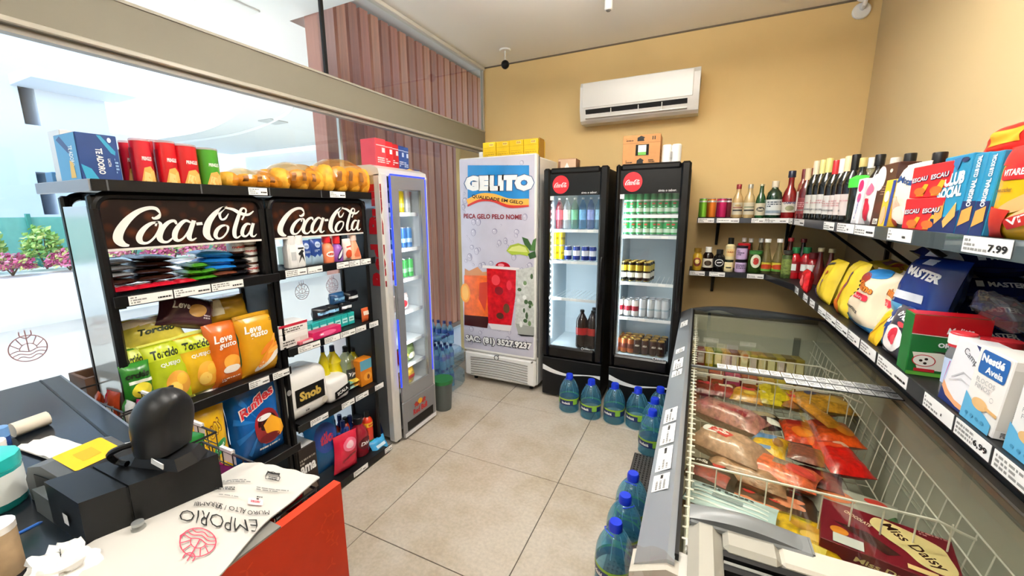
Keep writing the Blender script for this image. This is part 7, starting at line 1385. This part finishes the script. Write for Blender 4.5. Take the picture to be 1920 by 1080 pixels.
rs('red netted pack at the front corner of the lower shelf', 'packet', 'sauce_packet', 1488, 1514, 503, 552, .05, M('#c0161c', .25, var=.4, scale=40), [(ELL(0, .5, .3, .25), M('#e86a6a', .4))], z=ZL, seed=310, x=XF2-.01, w_=.12)
pas = [(RECT(-.12, .12, .3, .48), M('#6a4a7a', .4)), (RECT(-.1, .1, .33, .45), M('#d8c23a', .4)), (ELL(.0, .66, .08, .05), M('#a8461c', .4)), (RECT(-.42, -.25, .05, .22), M('#6a4a7a', .4)), (STROKE([(-.35, .8), (.1, .9)], .05), M('#3a3a3a', .4))]
rs('yellow pasta bag leaning at the corner', 'pasta', 'pasta_bag', 1506, 1558, 482, 560, .09, M('#d8bc2e', .25, var=.1, scale=14), pas, z=ZL, seed=311, rx=-.25, w_=.2, x=XF2+.005)
rs('yellow and orange pasta bag beside the first one', 'pasta', 'pasta_bag', 1545, 1585, 484, 578, .08, M('#dcc034', .25, var=.1, scale=14), [(ELL(-.25, .1, .3, .14), M('#d8701c', .4)), (STROKE([(-.1, .2), (.2, .7)], .1), M('#a8461c', .4)), (STROKE([(.1, .5), (.3, .8)], .06), M('#5a3a6a', .4))], z=ZL, seed=312, rx=-.22, w_=.17, x=XF2+.01)
for i in range(2):
    o = bag('pasta_bag', .34, .12, .07, M('#d0b02a', .25, var=.12, scale=14), [(RECT(.0, .2, .3, .7), M('#6a3a3a', .4)), (ELL(.32, .5, .08, .2), M('#a8301c', .4)), (T('pasta', .42, .5, .14, .2, .02), M('#8a3a1c', .4))], 313+i); yy = P(1640, 490+i*18, x=.80)
    lay(o, '%s yellow pasta bag lying at the back against the wall' % ['upper', 'lower'][i], 'pasta', (.80-.02*i, yy.y, ZL+.001+.11+.06*(1-i)), RZR, -PI/2+.25, 0, 'pasta bags lying at the back')
o = carton('stock_box', .34, .16, .105, M('#a08a4a', .6)); lay(o, 'low yellowish carton under the lying pasta bags', 'box', (.77, P(1640, 490, x=.80).y, ZL+.001), RZR)
kro = [(ELL(0, .92, .38, .09), M('#2a7ab8', .4)), (ELL(-.18, .8, .16, .1), M('#8a2a22', .4)), (T('Kimimo', .05, .68, .62, .13, .07, .1, -.12), M('#8a3a12', .4)), (T('Kimimo', .05, .68, .6, .11, .03, .1, -.12), M('#e8862a', .4)), (RRECT(-.2, .3, .46, .56, .04), M('#d8243a', .4)), (T('FLOCÃO', .05, .5, .3, .05, .02, 0, -.08), WHITE), (T('macaxeira', -.05, .28, .5, .06, .02, 0, -.08), M('#2a2a2a', .4)), (POLY([(-.5, .0), (.5, .0), (.5, .1), (0, .06), (-.5, .16)]), M('#3a86b8', .4))]+[(RECT(-.48, -.34, .42+.07*j, .455+.07*j), M('#2a2422', .4)) for j in range(5)]
rs('large cream bag of flaked flour with brown script', 'flour', 'flour_bag', 1560, 1634, 500, 604, .12, M('#e8d8ba', .3, var=.05, scale=10), kro, z=ZL, seed=320, rx=-.22, w_=.25, x=XF2+.005)
rs('second cream flour bag half hidden behind the first', 'flour', 'flour_bag', 1612, 1672, 505, 610, .1, M('#e6d4b4', .3, var=.05, scale=10), kro[2:6], z=ZL, seed=321, rx=-.2, w_=.2, x=XF2+.05)
rs('pale orange-red snack bag lying behind the flour bags', 'snack bag', 'snack_bag', 1640, 1700, 498, 560, .08, M('#e6c8b0', .3), [(RRECT(-.35, .3, .4, .75, .1), M('#c8421c', .4)), (RRECT(-.3, .25, .46, .7, .08), M('#f0e6da', .4)), (T('Pilar', 0, .58, .4, .14, .02), M('#a8341c', .4))], z=ZL+.09, seed=322, rx=-.5, w_=.2, x=XF2+.12)
rs('slim yellow packet leaning at the shelf edge', 'packet', 'spice_packet', 1602, 1660, 570, 632, .03, M('#e2b21c', .3), [(STROKE([(-.3, .1), (.3, .8)], .08), M('#a87a12', .4))], z=ZL, seed=323, rx=-.4, w_=.08, x=XF2+.005)
mst = [(T('MASTER', 0, .5, .5, .12, .05), WHITE), (RECT(-.4, -.28, .38, .62), M('#d8dde6', .4))]
for i, nm in enumerate(('bottom', 'second', 'third', 'top')):
    o = bag('sugar_bag', .26, .24, .088, M('#101e56', .25, var=.08, scale=10), [(T('MASTER', .12, .09, .34, .07, .04), WHITE), (RECT(-.16, -.09, .05, .13), M('#d8dde6', .4)), (POLY([(-.5, .0), (-.28, .0), (-.36, .4), (-.5, .6)]), M('#dcdcd8', .4)), (POLY([(.5, .0), (.42, .0), (.38, .6), (.5, .8)]), M('#4a9ac8', .4))], 330+i, wr=.08)
    lay(o, 'dark blue sugar bag lying at the back, %s of the pile' % nm, 'sugar bag', (.862-.004*i, 1.80+.01*(i % 2), ZL+.046+.083*i), 0, -PI/2+.12, 0, 'dark blue sugar bags')
rs('dark blue sugar bag leaning upright in front of the pile', 'sugar bag', 'sugar_bag', 1640, 1745, 478, 600, .1, M('#14307a', .25, var=.1, scale=10), [(T('MASTER', .05, .72, .7, .14, .05, 0, -.1), WHITE), (RECT(-.1, .12, .86, .95), M('#d8dde6', .4)), (RECT(-.4, .3, .3, .42), M('#d8dde6', .4)), (POLY([(-.5, 0), (.5, .0), (.3, .2), (-.5, .24)]), M('#5aa4d0', .4)), (POLY([(-.3, 0), (.4, 0), (.3, .16), (-.1, .2)]), M('#e9e8e4', .4))], z=ZL+.1, seed=335, rx=-.22, w_=.22, x=XF2+.06, rz=RZR+.2)
rs('white and blue sugar bag under the leaning one', 'sugar bag', 'sugar_bag', 1655, 1712, 552, 640, .08, M('#e6e6e4', .3, var=.05, scale=14), [(POLY([(-.5, .6), (0, .75), (-.2, .98), (-.5, .98)]), M('#3aa0d0', .4)), (RECT(-.5, .5, .05, .12), M('#14307a', .4))], z=ZL, seed=336, rx=-.2, w_=.2, x=XF2+.07)
rs('small dark blue packet between flour and dessert packet', 'packet', 'sugar_packet', 1622, 1680, 556, 640, .06, M('#143a86', .28, var=.1, scale=14), [(T('MASTER', .05, .6, .7, .14, .04, 0, .2), WHITE), (POLY([(-.5, .0), (.1, .0), (-.2, .25), (-.5, .3)]), M('#3aa0d0', .4)), (RECT(-.05, .15, .76, .9), M('#d8dde6', .4))], z=ZL, seed=337, rx=-.3, w_=.14, x=XF2+.02)
rs('grey dessert packet with a red strawberry picture', 'packet', 'dessert_packet', 1630, 1700, 572, 668, .05, M('#3a3c4a', .28, var=.08, scale=14), [(ELL(-.08, .36, .4, .26), M('#eee9e6', .4)), (ELL(-.05, .42, .16, .16), M('#c8203a', .4)), (ELL(.0, .34, .1, .1), M('#e04a5a', .4)), (T('D´ASSAO', .12, .82, .62, .11, .05, .1, -.15), WHITE), (ELL(.1, .68, .14, .05), M('#d8404a', .4)), (barcode(-.3, .3, .06, .1, 3, 1), M('#c8c8cc', .4))], z=ZL, seed=338, rx=-.2, w_=.2, x=XF2+.008)
mel = [(RECT(-.5, .5, .68, 1.), M('#b8101c', .3)), (STROKE([(-.5, .68), (0, .665), (.5, .655)], .012), M('#efe6dc', .4)), (T('Melitta', .12, .78, .34, .1, .02, .25, .05), WHITE), (T('ORIGINAL', .12, .53, .5, .08, .05), WHITE), (POLY([(-.45, .38), (.5, .42), (.5, .1), (-.35, .1)]), M('#e6e2d4', .4)), (POLY([(-.2, .42), (.1, .36), (.12, .42)]), M('#3a2a22', .4)), (ELL(-.28, .25, .16, .1), M('#c01c24', .4)), (ELL(-.28, .25, .145, .088), M('#f0ece2', .4)), (ELL(-.32, .25, .025, .02), M('#2a1a14', .4)), (ELL(-.25, .28, .025, .02), M('#2a1a14', .4)), (ELL(-.26, .21, .025, .02), M('#2a1a14', .4)), (T('103', .18, .26, .2, .09, .03), M('#a8201c', .4)), (RECT(-.5, .5, .0, .06), M('#5fa83a', .4)), (RECT(-.4, -.12, .07, .12), M('#b8202a', .4))]
lay(carton('filter_box', .158, .07, .18, M('#1a6a2e', .35, var=.06, scale=10), [(([(a*.158, c*.18) for a, c in s_[0]], s_[1]), m_) for s_, m_ in mel], top=[(RECT(-.077, .077, .003, .067), M('#b8101c', .3))]), 'green and red coffee filter box', 'box', (.658, 1.535, ZL+.001), -.05)
for i, (u, vt, nm) in enumerate(((1768, 615, 'in front of the filter box'), (1812, 624, 'behind the white carton, left'), (1845, 628, 'behind the white carton, right'))):
    yc, zb, w_, h_ = fit(u-13, u+13, vt, 700 + i*10, x=XF2+.02+.1*(i > 0)); o = bottle('condensed_bottle', .026 if i == 0 else .03, max(.1, P(u, vt, x=XF2+.02+.1*(i > 0)).z-ZL), [(.95, 0), (1, .04), (1, .66), (.8, .76), (.6, .8)], GLASS('#e6e8ea', haze=.35, hazec='#d8dce2') if i == 0 else M('#dcdad6', .3), M('#c8303a' if i == 0 else '#b8202a', .4), .78, .95, (.2, .6, M('#b9cbe6', .4)))
    lay(o, 'clear bottle with pink-red cap %s' % nm, 'bottle', (XF2+.045+.1*(i > 0), yc, ZL+.001), RZR)
MB().lathe([(.0262, .14), (.0262, .165)], WHITE, 14).build('cap_top', bpy.data.objects['condensed_bottle'])
rs('white milk carton with orange wave and thin lettering', 'carton', 'milk_carton', 1745, 1832, 632, 760, .07, M('#e6e6ea', .35), [(T('Campo', .1, .78, .6, .13, -.005, .15, -.25), M('#3a3a42', .4)), (POLY([(-.5, .3), (-.3, .2), (0, .12), (.5, .1), (.5, .0), (-.5, .0)]), M('#e2a272', .4)), (POLY([(-.5, .2), (-.3, .1), (.1, .04), (.5, .04), (.5, .0), (-.5, .0)]), M('#1c2a66', .4)), (STROKE([(-.3, .4), (0, .55), (.3, .52)], .02), M('#b8b8bc', .4)), (STROKE([(-.35, .34), (0, .45), (.35, .42)], .015), M('#c4c4c8', .4)), (POLY([(.1, 1.), (.5, .82), (.5, 1.)]), M('#1c2a66', .4)), (POLY([(-.5, .2), (-.47, .6), (-.5, .6)]), M('#c83a8a', .4))], kind='box', z=ZL, rx=-.1, w_=.125, x=XF2+.012)
nes = [(RRECT(-.38, .42, .66, .97, .06), M('#1a5aa0', .4)), (T('Nestlé', -.02, .87, .66, .1, .05), WHITE), (T('Aveia', .1, .74, .5, .09, .03), WHITE), (T('FLOCOS', -.05, .58, .55, .06, -.01), M('#8a8a8e', .4)), (T('FINOS', -.08, .5, .45, .06, -.01), M('#8a8a8e', .4)), (POLY([(-.5, .0), (.42, .0), (.42, .14), (.2, .2), (-.2, .26), (-.5, .36)]), M('#5aa8d0', .4)), (ELL(-.02, .29, .24, .075), M('#d8b078', .4)), (STROKE([(.15, .29), (.5, .27)], .04), M('#d0a468', .4)), (STROKE([(.26+.05*math.cos(i*.7), .42+.03*math.sin(i*.7)) for i in range(9)], .01, True), M('#b8b8b8', .4))]+[(ELL(-.3+.17*j, .1, .045, .022), M('#3a88b0', .4)) for j in range(4)]
o = rs('white and blue oat flake box at the right end of the lower shelf', 'box', 'oat_box', 1796, 1862, 646, 800, .09, M('#ece9e4', .4), nes, kind='box', z=ZL, rx=-.06, w_=.115, x=XF2+.01)
hh = max(v[2] for v in o.bound_box); prints('side_print', o, plane((.0575, 0, 0), (0, 1, 0), (0, 0, 1), .001), [(RECT(.002, .088, .02, hh-.02), M('#d8d4cc', .45))]+[(barcode(.02, .075, z0*hh, (z0+.16)*hh, int(z0*50), 7), M('#8d8a84', .5)) for z0 in (.1, .3, .5, .7)]+[(barcode(.01, .045, .03*hh, .1*hh, 8, 4), INK)], lift=.0003)
rs('another white and blue oat flake box at the frame edge', 'box', 'oat_box', 1886, 1950, 700, 880, .09, M('#e8e8e6', .4), nes, kind='box', z=ZL, rx=-.04, w_=.115, x=XF2+.012)
rs('clear plastic wrap lying over the lower sugar bags', 'plastic wrap', 'plastic_wrap', 1740, 1900, 560, 620, .1, GLASS('#f2f4f6', gloss=1., rough=.05, haze=.12, ior=1.6), z=ZL+.2, seed=340, rx=-1.2, w_=.2, x=XF2+.1)
# ================================================================== water bottles on the floor
wb = GLASS('#c9ebf6', gloss=1., haze=.26, hazec='#6ccaf0', ior=1.55); wcap = M('#1634c8', .35)
def jug():
    r, h = .083, .315
    pr = [(.70, 0), (.92, .012), (1, .04), (.97, .07), (1, .10), (.97, .13), (1, .16), (.97, .19), (.985, .21), (.985, .40), (1.0, .42), (.99, .5), (.95, .58), (.85, .68), (.66, .78), (.44, .855), (.30, .88), (.30, .90)]
    o = MB().lathe([(a*r, b_*h) for a, b_ in pr], wb, 24).build('water_jug')
    MB().lathe([(.997*r, .22*h), (.997*r, .35*h)], M('#16275e', .3), 24, cap=False).build('label', o); MB().lathe([(.998*r, .352*h), (.998*r, .395*h)], M('#8fb52e', .3), 24, cap=False).build('label_stripe', o)
    prints('print', o, cyl(.998*r, .001), [(T('Indaiá', 0, .285*h, .07, .02, .03), WHITE), (RRECT(.06, .10, .24*h, .37*h, .006), M('#7fb83a', .35)), (RRECT(-.10, -.06, .24*h, .37*h, .006), M('#7fb83a', .35))], ml=.03)
    MB().lathe([(.36*r, .875*h), (.36*r, .965*h), (.31*r, h)], wcap, 18).build('cap', o)
    for k in range(8):
        a = 2*PI*k/8; MB().tube([(math.cos(a)*q*r*1.002, math.sin(a)*q*r*1.002, z*h) for q, z in ((.93, .58), (.80, .68), (.62, .78), (.42, .855))], .0018, GLASS('#e2f4fa', gloss=1., haze=.3), 4).build('shoulder_rib', o)
    MB().tube([(.03*math.cos(t), -.028*1-.03*math.sin(t)*.6, .86*h+.012*math.sin(t)) for t in [PI*i/8 for i in range(9)]], .0025, wcap, 5).build('handle', o)
    return o
J = Row(jug); pos = [(1063, 772, 'leftmost of the row in front of the coolers'), (1104, 785, 'second of the row in front of the coolers'), (1148, 794, 'third of the row in front of the coolers'), (1191, 804, 'fourth of the row in front of the coolers')]
for u, v, nm in pos: p = P(u, v, z=0); J.put((p.x, p.y+.055, .0), 'blue water jug, '+nm, 'water jug', 'blue water jugs on the floor', rz=rnd.uniform(-.6, .6))
for (x, y), nm in (((-.178, 3.13), 'in the corner behind the freezer end'), ((-.198, 2.92), 'between the corner jug and the nearer one'), ((-.195, 2.73), 'on the grate end nearest the cooler row'), ((-.215, 1.975), 'farthest of the three beside the freezer front'), ((-.225, 1.79), 'middle of the three beside the freezer front'), ((-.235, 1.60), 'nearest of the three beside the freezer front')):
    J.put((x, y, 0), 'blue water jug '+nm, 'water jug', 'blue water jugs on the floor', rz=rnd.uniform(-1, 1))
# metal floor grate beside the freezer
gt = thing('floor_grate', 'dark perforated floor mat strip beside the freezer', 'grate', (0, 0, 0)); gm_ = M('#4a4744', .5, .3); mb = MB()
for k in range(9): x = -.285+k*.021; mb.box(x, x+.010, 1.45, 2.66, .004, .010, gm_)
for k in range(52): y = 1.45+k*.0235; mb.box(-.285, -.107, y, y+.010, .002, .008, gm_)
o = mb.build('mesh', gt, smooth=0); o['kind'] = 'stuff'; MB().box(-.29, -.10, 1.44, 2.67, .0005, .0025, M('#17181a', .8)).build('base', gt, smooth=0)
# packs of small water bottles in the corner
ww = GLASS('#dceffa', gloss=1., haze=.35, hazec='#9ad6f4', ior=1.5)
def small():
    r, h = .031, .21
    o = MB().lathe([(.75*r, 0), (r, .02*h), (r, .12*h), (.93*r, .16*h), (r, .2*h), (r, .42*h), (.98*r, .44*h), (r, .62*h), (.7*r, .76*h), (.42*r, .86*h), (.42*r, .9*h)], ww, 12).build('water_bottle')
    MB().lathe([(1.01*r, .42*h), (1.01*r, .62*h)], M('#2a4a8a', .35), 12, cap=False).build('label', o); MB().lathe([(.5*r, .88*h), (.5*r, h)], M('#22336a', .4), 10).build('cap', o)
    return o
SB = Row(small); p0 = P(822, 733, z=0); k = 0
bxs, bys = -2.245, 2.93
for lay_ in range(3):
    for i in range(4):
        for j in range(3):
            if lay_ == 2 and j != 2: continue
            SB.put((bxs+.068*i+.004*lay_, bys+.068*j, .002+.213*lay_), 'small blue water bottle, %s layer, %s row, %s from the window' % (['bottom', 'middle', 'top'][lay_], ['front', 'middle', 'back'][j], ORD[i]), 'water bottle', 'small water bottles in the corner packs')
for i in range(3): SB.put((bxs+.02, bys+.02+.07*i, .46), 'small blue water bottle lying on the packs, %s from the front' % ORD[i], 'water bottle', 'small water bottles in the corner packs', rx=0, ry=1.25)
for q in range(2):
    wr = thing('shrink_wrap', '%s shrink wrap film around the small water bottles' % ['lower', 'upper'][q], 'shrink wrap', (0, 0, 0)); z0 = .003+.213*q
    MB().lathe([(.19, z0), (.205, z0+.02), (.205, z0+.13), (.17, z0+.17)], GLASS('#dff0fa', gloss=1., rough=.08, haze=.12, hazec='#9fd0ee', ior=1.6), 20, bxs+.102, bys+.068, cap=False, sq=6).build('film', wr)
    prints('print', wr, plane((bxs+.11, bys+.068-.19, z0+.10), (1, 0, 0), (0, 0, 1), .016), [(RRECT(-.06, .10, -.014, .018, .006), M('#8fc23a', .4)), (STROKE([(-.05, .0), (.08, .006)], .01), M('#2a5a2a', .4))])
# bin
p = P(826, 776, z=0)
bn = thing('waste_bin', 'small grey bin with green rim behind the silver cooler', 'bin', (-1.86, 2.655, 0))
MB().lathe([(.07, 0), (.085, .26), (.08, .26), (.066, .01)], M('#4d5250', .5), 20).build('bucket', bn); MB().lathe([(.084, .235), (.091, .238), (.091, .268), (.082, .268)], M('#1f6a34', .45), 20).build('rim', bn)
